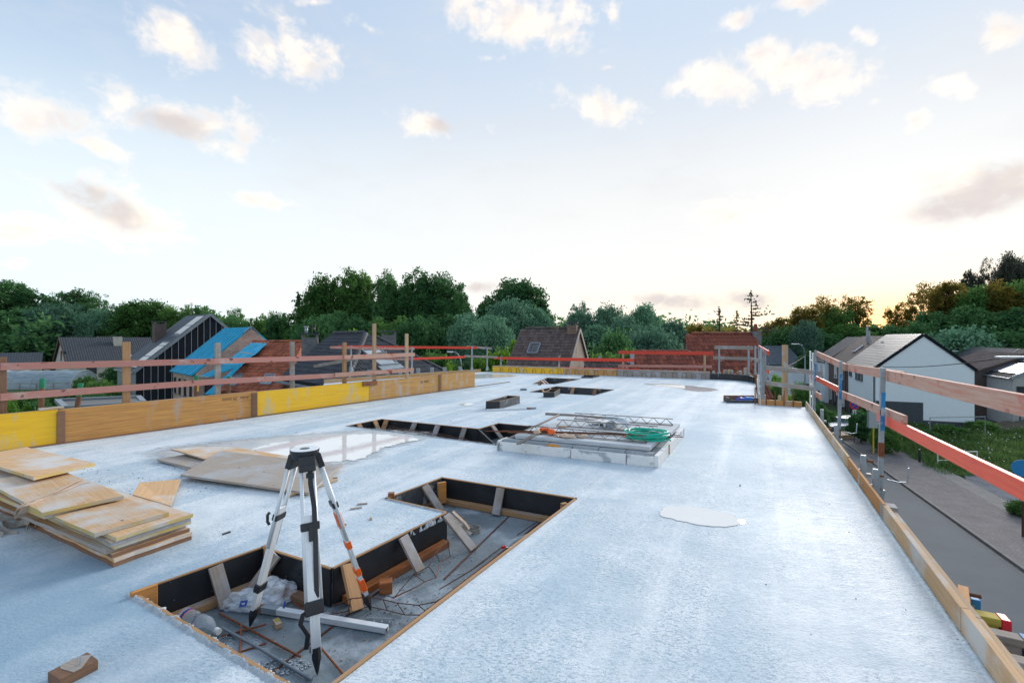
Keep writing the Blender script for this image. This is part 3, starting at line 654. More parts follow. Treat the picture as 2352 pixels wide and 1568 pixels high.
# ------------------------------------------------------------------ formwork lining the openings
def lining(pit, label, sides, dz=SLD, braces=(), battens=True, top=.006, blocks=()):
    c = sum(pit, V(0,0,0))/len(pit); t = thing('opening_formwork', label, 'formwork', (c.x, c.y, -dz))
    ar = sum(pit[i].x*pit[(i+1) % len(pit)].y - pit[(i+1) % len(pit)].x*pit[i].y for i in range(len(pit)))
    for i in range(len(pit)):
        if i not in sides: continue
        a, b = pit[i], pit[(i+1) % len(pit)]; d = (b-a).normalized(); n = V(-d.y, d.x, 0) if ar > 0 else V(d.y, -d.x, 0)
        mat, bat = sides[i]
        MB().box((a+b)/2 + n*.010 + Z*(top-.004-dz)/2, (b-a)/2, n*.009, Z*(dz+top-.004)/2).build('form_panel', M[mat], t)
        MB().box((a+b)/2 + n*.010 + Z*(top+.0), (b-a)/2, n*.0095, Z*.004).build('panel_edge', M['pine' if bat != 'dark' else 'film_dirty'], t)
        if bat and bat != 'dark':
            L = (b-a).length
            MB().box((a+b)/2 + n*.062 - Z*(dz-.026), d*(L/2-.06), n*.036, Z*.024).build('batten', M[bat], t, bevel=.003)
    for (i, f, lean, w, mat, twist) in braces:
        a, b = pit[i], pit[(i+1) % len(pit)]; d = (b-a).normalized(); n = V(-d.y, d.x, 0) if ar > 0 else V(d.y, -d.x, 0)
        p = a + (b-a)*f; q0 = p + n*.035 + Z*(top-.005); q1 = p + n*lean + d*twist - Z*(dz-.012)
        MB().beam(q0, q1, w, .025, n).build('brace', M[mat], t, bevel=.002)
    for (pt, sz, ang, mat) in blocks:
        MB().box(pt, V(math.cos(ang),math.sin(ang),0)*sz[0]/2, V(-math.sin(ang),math.cos(ang),0)*sz[1]/2, Z*sz[2]/2).build('corner_block', M[mat], t, bevel=.003)
    return t
lining(pit1, 'black plywood lining of the large opening below the tripod', {0:('film_dirty',None), 1:('film_black',None), 2:('film_black','pine'), 3:('film_dirty','wood_brown'), 4:('film_black',None), 5:('film_black','wood_wet'), 6:('film_black','wood_brown'), 7:('film_black','pine')},
    braces=[(7,.42,.17,.085,'wood_grey',-.02), (6,.72,.19,.075,'wood_grey',.1), (5,.92,.20,.095,'pine',.05), (5,.47,.20,.085,'wood_grey',-.02), (5,.03,.32,.085,'wood_grey',-.02), (2,.52,.14,.085,'wood_grey',0), (3,.38,.22,.085,'wood_grey',-.05)],
    blocks=[(G(331,1350,.03)-Z*.11, (.13,.03,.22), math.atan2(*(pit1[7]-pit1[0]).yx), 'wood_orange'), (G(616,1262)+V(.01,-.03,-.10), (.045,.04,.30), R(30), 'pine'), (G(1006,1105,0)+V(.05,-.06,-.10), (.09,.04,.22), R(30), 'wood_orange'), (G(894,1140)+V(.02,0,-.08), (.06,.05,.24), R(10), 'wood_wet'),
            (G(886,1358,-SLD)+Z*.04, (.09,.08,.08), R(15), 'wood_wet'), (G(1302,1152)+V(-.03,-.03,-.10), (.06,.04,.20), R(30), 'pine')])
lining(pit2, 'black plywood lining of the long opening beside the puddle', {0:('film_black','dark'), 1:('film_black','dark'), 3:('film_black',None), 4:('film_black',None), 5:('film_black',None), 6:('film_black',None)},
    braces=[(5,.93,.18,.10,'pine',0), (5,.62,.2,.10,'wood_grey',0), (5,.38,.2,.10,'wood_grey',0), (5,.12,.2,.09,'wood_grey',0), (6,.25,.2,.09,'pine',0), (6,.7,.2,.09,'pine',0), (4,.4,.28,.09,'wood_grey',0)])
# the panel that divides the two parts of the long opening
dv = thing('dividing_panel', 'black form panel standing across the end of the long opening', 'panel', Lx(G(1120,990))+(-SLD,))
MB().box((G(1099,985)+G(1137,1020))/2*1 - Z*(SLD/2-.0), (G(1099,985)-G(1137,1020))/2, V(.01,.004,0), Z*SLD/2).build('board', M['film_black'], dv)
lining(pit3, 'black plywood lining of the square opening in the middle of the slab', {0:('film_dirty','dark'), 1:('film_black','dark'), 2:('film_dirty',None), 3:('film_black',None)},
    braces=[(2,.30,.25,.11,'wood_brown',0), (2,.68,.25,.11,'pine',0), (3,.3,.25,.1,'wood_grey',0), (3,.6,.25,.1,'pine',0)])
lining(pit4, 'dirty plywood lining of the far opening near the yellow edge form', {0:('film_dirty','dark'), 1:('film_black','dark'), 2:('film_dirty',None), 3:('film_dirty',None)},
    braces=[(2,.3,.35,.14,'wood_brown',0), (3,.5,.35,.13,'wood_wet',0), (3,.35,.35,.13,'wood_grey',0)])
lining(pit5, 'small black lined opening closest to the far slab edge', {0:('film_dirty','dark'), 1:('film_black','dark'), 2:('film_black',None), 3:('film_black',None)}, top=.05)
# free standing black boxes on the slab
def form_box(a, b, c, d, h, label):
    cen = (a+b+c+d)/4; t = thing('form_box', label, 'formwork box', (cen.x, cen.y, 0))
    P_ = [a, b, c, d]
    for i in range(4):
        p, q = P_[i], P_[(i+1) % 4]; dd = (q-p).normalized(); n = V(-dd.y, dd.x, 0)
        off = .018 if i % 2 else 0
        MB().box((p+q)/2 + n*.009 + Z*h/2, (q-p)/2 - dd*off, n*.009, Z*h/2).build('side_board', M['film_black' if i % 2 == 0 else 'film_dirty'], t)
        MB().box((p+q)/2 + n*.009 + Z*(h+.002), (q-p)/2 - dd*off, n*.0085, Z*.002).build('board_edge', M['pine'], t)
form_box(G(1115.8,939.5), G(1147,939.8), G(1194,926), G(1166,924.5), .17, 'long black open formwork box left of the shovel')
form_box(G(1248,912.3), G(1273,912.2), G(1287,904.5), G(1263,904.5), .13, 'small black open formwork box at the front of the square opening')
t = thing('form_box', 'black formwork box holding blue bags near the right slab corner', 'formwork box', Lx(G(1708,924))+(0,))
MB().box(G(1706,923.5)+V(.0,.20,.07), V(.36,-.02,0), V(0,.009,0), Z*.07).build('side_board', M['wood_brown'], t)
MB().box(G(1706,925)+V(.0,.0,.03), V(.38,-.02,0), V(0,.009,0), Z*.03).build('side_board', M['film_dirty'], t)
MB().box(G(1674,924)+V(.0,.08,.055), V(.009,0,0), V(0,.11,0), Z*.055).build('side_board', M['film_black'], t)
MB().box(G(1740,924)+V(.0,.08,.05), V(.009,0,0), V(0,.11,0), Z*.05).build('side_board', M['film_black'], t)
def lump(name, c, rx, ry, rz, mat, seed, parent=None, rough=.3, sub=3, label=None, cat=None):
    bm = bmesh.new(); bmesh.ops.create_icosphere(bm, subdivisions=sub, radius=1)
    for v in bm.verts:
        k = 1 + rough*noise.noise(v.co*1.7+V(seed,0,0)) + rough*.6*noise.noise(v.co*4+V(0,seed,0))
        v.co = V(v.co.x*rx*k, v.co.y*ry*k, max(-rz*.6, v.co.z*rz*k))
    for f in bm.faces: f.smooth = True
    me = bpy.data.meshes.new(name); L = wloc(parent) if parent else Vector()
    bmesh.ops.translate(bm, verts=bm.verts, vec=(Vector(c)-L) if parent else V(0,0,0)); bm.to_mesh(me); bm.free(); me.materials.append(M[mat] if isinstance(mat, str) else mat)
    o = bpy.data.objects.new(name, me); COL.objects.link(o)
    if parent: o.parent = parent
    else: o.location = c
    if label: tag(o, label, cat)
    return o
M['bag_blue'] = Mat('bag_blue', (.015,.07,.45), (.02,.18,.6), .4, (1,1,1), 9, c3=(.6,.6,.65), c3r=(.58,.62), c3scale=14)
M['bag_pink'] = Mat('bag_pink', (.05,.06,.4), (.06,.07,.42), .4, (1,1,1), 9, c3=(.75,.35,.4), c3r=(.5,.56), c3scale=12)
lump('plastic_bag', G(1703,923)+V(0,.07,.05), .13, .09, .055, 'bag_pink', 3, label='purple and pink plastic bag in the formwork box by the right slab corner', cat='bag')
lump('plastic_bag', G(1722,923)+V(0,.07,.06), .15, .09, .06, 'bag_blue', 5, label='bright blue plastic bag in the formwork box by the right slab corner', cat='bag')

# ------------------------------------------------------------------ left parapet form
def lettering(txt, parent, M4, size, mat, name='lettering'):
    cu = bpy.data.curves.new(name, 'FONT'); cu.body = txt; cu.size = size; cu.align_x = 'CENTER'; cu.align_y = 'CENTER'; cu.extrude = .0006
    tmp = bpy.data.objects.new(name+'_tmp', cu); COL.objects.link(tmp)
    dg = bpy.context.evaluated_depsgraph_get(); me = bpy.data.meshes.new_from_object(tmp.evaluated_get(dg)); me.name = name
    bpy.data.objects.remove(tmp); me.materials.clear(); me.materials.append(mat)
    return placed(name, me, M4, parent)
par = thing('parapet_formwork', 'long row of yellow and orange form panels standing along the left slab edge', 'formwork', Lx(PA)+(0,))
def ppos(x):          # point of the parapet foot seen at picture column x
    k = (x-CX)/F; s = (k*PA.y-PA.x)/(PD.x-k*PD.y); return s
Hs = .5
segs = [(None, 'panel_yellow', -6.0, ppos(134)), (None, 'panel_orange', ppos(134), ppos(590)), (None, 'panel_yellow', ppos(590), ppos(847)), (None, 'panel_orange_pale', ppos(847), ppos(1014)), (None, 'panel_orange_pale', ppos(1014), ppos(1090))]
for i, (_, m, s0, s1) in enumerate(segs):
    h = Hs*(1-.02*i) if i else Hs*1.0
    a, b = PA+PD*(s0+.004), PA+PD*(s1-.004)
    lab = {0:'bright yellow form panel with bare worn patches', 1:'orange brown form panel with faded print', 2:'bright yellow form panel nearer the middle', 3:'dull orange form panel', 4:'pale worn orange end panel'}[i]
    MB().box((a+b)/2+Z*(h/2+.012), (b-a)/2, PN*.0135, Z*h/2).build('form_panel', M[m], par, bevel=.002, label=lab)
    MB().box((a+b)/2+PN*.0+Z*(h+.0145), (b-a)/2-PD*.01, PN*.012, Z*.002).build('panel_edge', M['pine_pale'], par)
a, b = PA-PD*6, PB+PD*.1
for k in range(7):
    s0 = -6+k*3.0; s1 = min(s0+2.96, (PB-PA).length+.12)
    MB().box(PA+PD*(s0+s1)/2-PN*.030+Z*.010, PD*(s1-s0)/2, PN*.014, Z*.010).build('floor_strip', M['wood_brown'], par)
for x, w in ((139,.09), (583,.10)):
    p = PA+PD*ppos(x); MB().box(p-PN*.028+Z*.25, PD*w/2, PN*.0125, Z*.225).build('cleat', M['wood_brown'], par, bevel=.003)
p = PA+PD*ppos(1009); MB().box(p-PN*.026+Z*.26, PD*.045, PN*.012, Z*.23).build('cleat', M['wood_brown'], par, bevel=.003)
p = PA+PD*ppos(848); MB().box(p-PN*.030+Z*.44, PD*.21, PN*.015, Z*.055).build('cleat', M['wood_wet'], par, bevel=.003)
p = PA+PD*ppos(840); MB().box(p+PN*.03+Z*.535, PD*.55, PN*.06, Z*.010).build('cap_board', M['pine'], par)
p = PA+PD*ppos(118); MB().box(p+PN*.02+Z*.53, PD*.13, PN*.05, Z*.012).build('cap_board', M['pine_pale'], par)
M['ink'] = Mat('ink', (.10,.06,.035), (.17,.09,.05), .8)
pc_ = PA+PD*ppos(541)-PN*.016+Z*.40
Rm = Matrix((PD, V(0,0,1), (PD.cross(Z)))).transposed().to_4x4()       # x along the panel, y up
Rm = Rm @ Matrix.Rotation(math.pi, 4, 'Z')                             # print stands upside down
Rm.translation = pc_; lettering('doka  3S basic', par, Rm, .085, M['ink'])
Rm2 = Rm.copy(); Rm2.translation = PA+PD*ppos(975)-PN*.016+Z*.33; lettering('doka 3S', par, Rm2, .10, M['ink'])
Rm3 = Rm @ Matrix.Rotation(math.pi, 4, 'Z'); Rm3.translation = PA+PD*ppos(330)-PN*.016+Z*.41

# guard rail along the left parapet
def sag_board(p0, p1, w, h, up=Z, n=1): return MB().beam(p0, p1, w, h, up)
gr = thing('guard_rail', 'weathered pink timber guard rail on wooden posts behind the left parapet', 'guard rail', Lx(PA+PN*.2)+(0,))
def at_line(x, off, z):          # point above the line parallel to the parapet, seen at column x
    A0 = PA+PN*off; k = (x-CX)/F; s = (k*A0.y-A0.x)/(PD.x-k*PD.y); p = A0+PD*s; p.z = z; return p
def zfor(p, y): return H-(y-HY)/F*p.y
for x, yt, m, w in ((3,820,'wood_brown',.10), (290,785,'pine',.10), (500,787,'wood_grey',.09), (671,785,'wood_grey',.09), (791,786,'pine',.09), (859.5,743,'pine_pale',.09), (934,766,'pine_pale',.09)):
    p = at_line(x, .13, 0); zt = zfor(p, yt)
    MB().beam(V(p.x,p.y,-.3), V(p.x,p.y,zt), .05, w, PD).build('post', M[m], gr, bevel=.004)
def railboard(pts, name, mat, off, hh, parent, th=.03, **k):
    for (xa, ya, xb, yb) in pts:
        pa, pb = at_line(xa, off, 0), at_line(xb, off, 0); pa.z, pb.z = zfor(pa, ya), zfor(pb, yb)
        MB().beam(pa, pb, th, hh, Z).build(name, M[mat], parent, bevel=.003, **k)
pa, pb = at_line(-300, .09, 0), at_line(470, .09, 0)
railboard([(0,842,490,829.5), (490,829.5,790,820.5)], 'rail_board', 'paint_pink', .085, .10, gr)
railboard([(790,820.5,952,814)], 'rail_board', 'paint_faded', .055, .10, gr)
railboard([(0,912,484,877), (484,877,770,862)], 'rail_board', 'paint_pink', .085, .10, gr)
railboard([(769,861.5,950,849)], 'rail_board', 'paint_faded', .055, .10, gr)
# boards run on to the left of the frame
for y0, z_ in ((842, 0), (912, 0)):
    p1 = at_line(0, .085, 0); p1.z = zfor(p1, y0); p0 = p1-PD*4; MB().beam(p0, p1-PD*.005, .03, .10).build('rail_board', M['paint_pink'], gr, bevel=.003)
pa, pb = Q(721,841,15.4), Q(888,810,13.2); MB().beam(pa, pb, .03, .10).build('brace_board', M['wood_grey'], gr, bevel=.003)

# steel props with green caps leaning behind the parapet
for i, (xb, yb, xt, yt, off, lab) in enumerate(((91,952,98,869,.24,'leftmost'), (167,948,186,880,.24,'second'), (449,912,451,862,.22,'third'), (524,912,525.5,864,.22,'fourth'))):
    pb_, pt_ = at_line(xb, off, 0), at_line(xt, off, 0); pb_.z, pt_.z = zfor(pb_, yb)-.35, zfor(pt_, yt)
    t = thing('timber_stake', {0:'upright brown round stake with a green painted top, behind the yellow panel', 1:'leaning brown stake with long green paint marks, behind the yellow panel', 2:'brown stake with green top and a yellow mark, left of the second wooden post', 3:'brown stake with green top and a hooked wire, right of the second wooden post'}[i], 'stake', tuple(pb_), 'stakes with green tops behind the parapet')
    d = pt_-pb_; f = 1-(.14 if i != 1 else .2)/d.length
    MB().tube([pb_, pb_+d*f], .033, 10).build('shaft', M['wood_brown'], t)
    MB().tube([pb_+d*f, pt_], .0345, 10).build('painted_top', M['green_paint'], t)
    if i == 2: MB().beam(pb_+d*.62+V(.045,-.02,0), pb_+d*.80+V(.045,-.02,0), .02, .02, V(1,0,0)).build('yellow_clip', M['panel_yellow'], t)
    if i == 3: MB().tube([pt_+V(.03+.05*math.sin(a), -.01, -.09+.09*math.cos(a)) for a in [k*math.pi/8 for k in range(9)]], .008, 6).build('hook', M['steel'], t)

# ------------------------------------------------------------------ neighbouring buildings
def tile_mesh(mat, tw, tl, kind='s'):
    mb = MB(); n = 6; prof = [0, .35, .9, 1, .55, .12, 0] if kind == 's' else [0]*7
    h = .045 if kind == 's' else 0; up = .028
    def pt(i, y, dz=0): return V((i/n-.5)*tw*1.04, y, h*prof[i] + dz)
    for i in range(n):
        mb.face([pt(i,-tl*.5,up), pt(i+1,-tl*.5,up), pt(i+1,tl*.53,.004), pt(i,tl*.53,.004)])
        mb.face([pt(i,-tl*.5,0)-V(0,0,.0), pt(i+1,-tl*.5,0), pt(i+1,-tl*.5,up), pt(i,-tl*.5,up)])
    me = mb.mesh('roof_tile', mat)
    for p in me.polygons: p.use_smooth = False
    return me
def in_poly(x, y, P_):
    c = False; j = len(P_)-1
    for i in range(len(P_)):
        if (P_[i][1] > y) != (P_[j][1] > y) and x < (P_[j][0]-P_[i][0])*(y-P_[i][1])/(P_[j][1]-P_[i][1])+P_[i][0]: c = not c
        j = i
    return c
def lay_tiles(roof, poly, mat, tw=.24, tl=.34, limit=300, kind='s', lift=.03, u=None):
    """tiles in courses on a roof plane; poly[0]->poly[1] is the eave"""
    poly = [Vector(p) for p in poly]; o = poly[0]; u = (poly[1]-poly[0]).normalized()
    n = u.cross(poly[-1]-poly[0]).normalized()
    if n.z < 0: n = -n; 
    v = n.cross(u).normalized()
    if (poly[-1]-o).dot(v) < 0: v = -v; 
    uu = u if u.cross(v).dot(n) > 0 else -u
    P2 = [((p-o).dot(uu), (p-o).dot(v)) for p in poly]
    xs = [p[0] for p in P2]; ys = [p[1] for p in P2]; spots = []
    me = tile_mesh(mat, tw, tl, kind)
    for j in range(int((max(ys))/tl)+1):
        for i in range(int(min(xs)/tw)-1, int(max(xs)/tw)+2):
            x, y = (i+.5)*tw, (j+.5)*tl
            if in_poly(x, y, P2): spots.append(o + uu*x + v*y + n*lift)
    eye = Vector((0, 0, H)); spots.sort(key=lambda p: (p-eye).length)
    r = random.Random(len(spots))
    def mat4(p):
        a = r.gauss(0, .012); un = (uu*math.cos(a)+v*math.sin(a)); vn = n.cross(un); M4 = Matrix((un, vn, n)).transposed().to_4x4(); M4.translation = p + n*r.gauss(0, .004); return M4
    for p in spots[:limit]: placed('roof_tile', me, mat4(p), roof)
    rest = spots[limit:]
    if rest:
        nv = len(me.vertices); co = np.empty(nv*3); me.vertices.foreach_get('co', co); co = co.reshape(-1,3)
        fs = [tuple(p.vertices) for p in me.polygons]; VV = []; FF = []
        for k, p in enumerate(rest):
            M4 = np.array(mat4(p)); VV.append(co@M4[:3,:3].T + M4[:3,3]); FF += [tuple(a+k*nv for a in f) for f in fs]
        m2 = bpy.data.meshes.new('roof_tiles'); m2.from_pydata((np.concatenate(VV)-np.array(wloc(roof))).tolist(), [], FF); m2.materials.append(mat); m2.uv_layers.new(name='UVMap')
        o2 = bpy.data.objects.new('roof_tiles', m2); COL.objects.link(o2); o2.parent = roof; o2['kind'] = 'stuff'
def ridge_tiles(parent, a, b, mat, r=.11, l=.38, name='ridge_tile'):
    d = (b-a); L = d.length; d.normalize(); n = int(L/l); sd = d.cross(Z).normalized(); up = sd.cross(d)
    mb = MB(); k = 6; 
    for i in range(k):
        a0, a1 = math.pi*i/k, math.pi*(i+1)/k
        for (x0, x1, r0, r1) in ((-.5*l, .52*l, r*1.12, r),):
            mb.face([V(x0, math.cos(a0)*r0, math.sin(a0)*r0), V(x1, math.cos(a0)*r1, math.sin(a0)*r1), V(x1, math.cos(a1)*r1, math.sin(a1)*r1), V(x0, math.cos(a1)*r0, math.sin(a1)*r0)][::-1])
    me = mb.mesh(name, mat); M4 = Matrix((d, -sd if (d.cross(-sd)).z > 0 else sd, up)).transposed().to_4x4()
    for i in range(n):
        M5 = M4.copy(); M5.translation = a + d*(i+.5)*l; placed(name, me, M5, parent)
class House: pass
def gable_house(name, label, cat, en, ap, ef, rv, wall, roofm, over=.25, gover=.12, th=.10, verge=None, split=None):
    en, ap, ef, rv = Vector(en), Vector(ap), Vector(ef), Vector(rv); e = rv.normalized()
    base = V(en.x, en.y, ZG); h = House(); h.t = thing(name, label, cat, tuple(base))
    prof = [V(en.x,en.y,ZG), V(ef.x,ef.y,ZG), ef, ap, en]
    mb = MB(); off = rv
    far = [p+off for p in prof]
    def uvp(ps, o, ux): return [((p-o).dot(ux), p.z-ZG) for p in ps]
    gx = (ef-en); gx.z = 0; gx.normalize()
    mb.face(prof, uvp(prof, prof[0], gx)); mb.face(far[::-1], uvp(far[::-1], prof[0], gx))
    for i in range(5):
        a, b = prof[i], prof[(i+1) % 5]; q = [a, a+off, b+off, b]
        mb.face(q, uvp(q, prof[0], e if i in (1, 4) else e))
    bm = mb.build('wall', wall, h.t, weld=True)
    b = bmesh.new(); b.from_mesh(bm.data); bmesh.ops.recalc_face_normals(b, faces=b.faces); b.to_mesh(bm.data); b.free()
    h.wall = bm; h.e, h.gx, h.en, h.ef, h.ap, h.rv = e, gx, en, ef, ap, rv; h.roofs = []
    for ev in (en, ef):
        s = (ev-ap); sl = s.normalized(); a0, a1 = ap - e*gover, ap+rv+e*gover
        b0, b1 = ev + sl*over - e*gover, ev + sl*over + rv + e*gover
        n = (b1-b0).cross(a0-b0).normalized(); n = n if n.z > 0 else -n
        a0, a1, b0, b1 = [p + n*.012 for p in (a0, a1, b0, b1)]
        mb = MB(); L, S = (b1-b0).length, (a0-b0).length
        top = [b0+n*th, b1+n*th, a1+n*th, a0+n*th]; bot = [b0, b1, a1, a0]; uv = [(0,0),(L,0),(L,S),(0,S)]
        mb.face(top, uv); mb.face(bot[::-1], uv[::-1])
        for i in range(4):
            j = (i+1) % 4; mb.face([bot[i], bot[j], top[j], top[i]], [(0,0),(.02,0),(.02,.02),(0,.02)])
        r = mb.build('roof', roofm, h.t); b = bmesh.new(); b.from_mesh(r.data); bmesh.ops.recalc_face_normals(b, faces=b.faces); b.to_mesh(r.data); b.free()
        h.roofs.append((r, top, n))
        if verge:
            for (q0, q1) in ((b0, a0),):
                MB().beam(q0 + n*.02 - e*.03, q1 + n*.02 - e*.03, .05, .26, n).build('verge_board', verge, h.t)
            MB().beam(b0+n*.02+sl*.06, b1+n*.02+sl*.06, .10, .10, n).build('gutter', verge, h.t)
    return h
def window(parent, c, ux, n, w, h, frame='dark_frame', pane='glass', sill=True, name='window', bar=.06, mull=False, shutter=0.):
    ux, n, c = Vector(ux).normalized(), Vector(n).normalized(), Vector(c)
    mb = MB()
    for s in (-1, 1): mb.box(c+ux*s*(w/2-bar/2)+n*.03, ux*bar/2, n*.045, Z*h/2)
    for s in (-1, 1): mb.box(c+Z*s*(h/2-bar/2)+n*.03, ux*(w/2-bar), n*.045, Z*bar/2)
    if mull: mb.box(c+n*.03, ux*bar/2, n*.04, Z*(h/2-bar))
    f = mb.build(name, M[frame], parent)
    MB().box(c+n*.015, ux*(w/2-bar), n*.012, Z*(h/2-bar)).build('pane', M[pane], f)
    if shutter: MB().box(c+n*.045+Z*(h/2-bar-(h-2*bar)*shutter/2), ux*(w/2-bar), n*.01, Z*(h-2*bar)*shutter/2).build('roller_shutter', M['shutter'], f)
    if sill: MB().box(c-Z*(h/2+.04)+n*.07, ux*(w/2+.08), n*.075, Z*.035).build('sill', M['zinc'], f)
    return f
def chimney(parent, c, w, d, z0, z1, mat, cap='render_grey', pots=(), ang=.0, name='chimney', crown=True):
    ux, uy = V(math.cos(ang), math.sin(ang), 0), V(-math.sin(ang), math.cos(ang), 0); mb = MB(); hw, hd = w/2, d/2
    cs = [c+ux*sx*hw+uy*sy*hd for sx, sy in ((-1,-1),(1,-1),(1,1),(-1,1))]
    for i in range(4):
        a, b = cs[i], cs[(i+1) % 4]; l = (b-a).length; A, B = V(a.x,a.y,z0), V(b.x,b.y,z0)
        mb.face([A, B, B+Z*(z1-z0), A+Z*(z1-z0)], [(i*1.,0),(i*1.+l,0),(i*1.+l,z1-z0),(i*1.,z1-z0)])
    mb.face([V(p.x,p.y,z1) for p in cs])
    ch = mb.build(name, mat, parent)
    if crown:
        for sx in (-1, 1):
            for sy in (-1, 1): MB().box(V(c.x,c.y,z1+.09)+ux*sx*(hw-.06)+uy*sy*(hd-.06), ux*.055, uy*.055, Z*.088).build('cap_support', M['brick_grey'], ch)
        MB().box(V(c.x,c.y,z1+.21), ux*(hw+.06), uy*(hd+.06), Z*.035).build('cap', M[cap], ch)
    for (ox, r, hh, pm) in pots:
        MB().tube([V(c.x,c.y,z1+(.24 if crown else 0))+ux*ox, V(c.x,c.y,z1+(.24 if crown else 0)+hh)+ux*ox], r, 10).build('chimney_pot', M[pm], ch, smooth=True)
        MB().tube([V(c.x,c.y,z1+(.24 if crown else 0)+hh)+ux*ox, V(c.x,c.y,z1+(.24 if crown else 0)+hh+.08)+ux*ox], r*1.4, 10).build('pot_cap', M[pm], ch)
    return ch
def skylight(roof, q, n, frame='zinc', pane='glass_light'):
    """q: four corners on the roof plane"""
    q = [Vector(p) for p in q]; mb = MB(); cs = [p for p in q] + [p+n*.10 for p in q]; c = sum(q, V(0,0,0))/4
    for i in range(4):
        a, b = q[i], q[(i+1) % 4]; mb.beam(a+n*.06, b+n*.06, .09, .12, n)
    f = mb.build('skylight', M[frame], roof); inn = [c+(p-c)*.9+n*.07 for p in q]
    MB().prism(inn, n*.012).build('pane', M[pane], f); return f

e_, w_ = V(.379,.925,0), V(.925,-.379,0)
# white rendered house across the street
C1 = V(35.05,44.56,0); Wd = 7.3
def at(z, t, s): p = C1+e_*t+w_*s; return V(p.x, p.y, z)
h = gable_house('white_house', 'white rendered house with bare gable and flat grey tiled roof across the street', 'house', at(-1.35,0,0), at(1.80,0,Wd/2), at(-1.35,0,Wd), e_*9.0, M['render_white'], M['tile_flat'], over=.15, gover=.04, verge=M['black_clad'])
for k in range(13):
    r, top, n = h.roofs[0]; s = top[3]-top[0]; L = s.length; sl = s/L; a = top[0]+sl*(L*(k+.5)/13); b = top[1]+sl*(L*(k+.5)/13)
    MB().box((a+b)/2+n*.022, (b-a)/2, sl*(L/26*.93), n*.014).build('tile_course', M['tile_flat'], r)
# dark rendered areas at the foot of the gable
MB().box(at(ZG+.42,0,(Wd+3.62)/2)-e_*.010, w_*(Wd-3.62)/2, e_*.012, Z*.42).build('plinth', M['render_grey'], h.t)
MB().box(at(ZG+1.24,0,1.81)-e_*.012, w_*1.81, e_*.016, Z*1.24).build('plinth', M['render_grey'], h.t)
MB().box(at(ZG+1.1,4.5,0)-w_*.010, e_*4.5, w_*.012, Z*1.1).build('plinth', M['render_grey'], h.t)
window(h.t, at(-2.35,5.0,0), e_, -w_, 2.3, 1.15, mull=True); window(h.t, at(-2.1,8.0,0), e_, -w_, .9, 1.2)
window(h.t, at(-5.9,7.6,0), e_, -w_, 1.0, 2.1, name='door', sill=False); window(h.t, at(-5.9,3.6,0), e_, -w_, 2.4, 2.1, sill=False, mull=True, name='garage_door')
MB().tube([at(-1.5,.15,-.09), at(ZG,.15,-.09)], .05, 8).build('downpipe', M['black_clad'], h.t)
MB().tube([at(.9,7.6,1.6), at(2.3,7.6,1.6)], .09, 8).build('flue', M['steel'], h.t)
MB().box(at(1.0,6.9,2.6), e_*.25, w_*.12, Z*.10).build('roof_vent', M['steel'], h.t)
MB().box(at(ZG+.35,-.5,Wd-.2), e_*.18, w_*.4, Z*.35).build('heat_pump', M['zinc'], h.t)
# brown brick terraced house
h2 = gable_house('brick_terraced_house', 'brown brick terraced house with dark brown tiled roof left of the white house', 'house', at(-1.55,9.02,-.1), at(1.66,9.02,Wd/2), at(-1.55,9.02,Wd), e_*8.3, M['brick_mauve'], M['corr_brown'], over=.2, gover=0)
for t_ in (10.6, 13.2): window(h2.t, at(-2.6,t_+.6,-.1), e_, -w_, 1.1, 1.7, frame='white', pane='glass', shutter=.8)
window(h2.t, at(-5.7,10.6,-.1), e_, -w_, 1.2, 1.6, frame='white', shutter=.9); window(h2.t, at(-5.7,14.2,-.1), e_, -w_, 1.0, 2.3, frame='dark_frame', sill=False, name='door'); window(h2.t, at(-5.6,16.2,-.1), e_, -w_, .7, 1.5, frame='white')
MB().tube([at(-1.6,9.15,-.22), at(ZG,9.15,-.22)], .05, 8).build('downpipe', M['dark_frame'], h2.t)
sk = h2.roofs[0]; n = sk[2]; s = (sk[1][3]-sk[1][0]); b0 = sk[1][0]+e_*2.6+s*.42; skylight(sk[0], [b0, b0+e_*.8, b0+e_*.8+s*.22, b0+s*.22], n)
MB().tube([b0+s*.33+e_*.4, b0+s*.33+e_*.4+Z*2.0], .11, 8).build('flue', M['steel'], h2.t)
h3 = gable_house('white_terraced_house', 'white fronted terraced house with black roof at the far end of the row', 'house', at(-1.7,17.4,-.5), at(1.55,17.4,Wd/2), at(-1.7,17.4,Wd), e_*6.8, M['render_white'], M['corr_dark'], over=.2, gover=.02)
gp = [at(-1.9,24.23,-.5), at(1.5,24.23,Wd/2), at(-1.9,24.23,Wd)]
MB().prism(gp, e_*.03).build('gable', M['brick_mauve'], h3.t)
for t_, z_ in ((19.0,-2.9), (21.6,-2.9), (19.6,-5.6), (22.4,-5.6)): window(h3.t, at(z_,t_,-.5), e_, -w_, 1.2, 1.6, frame='white', shutter=.75)
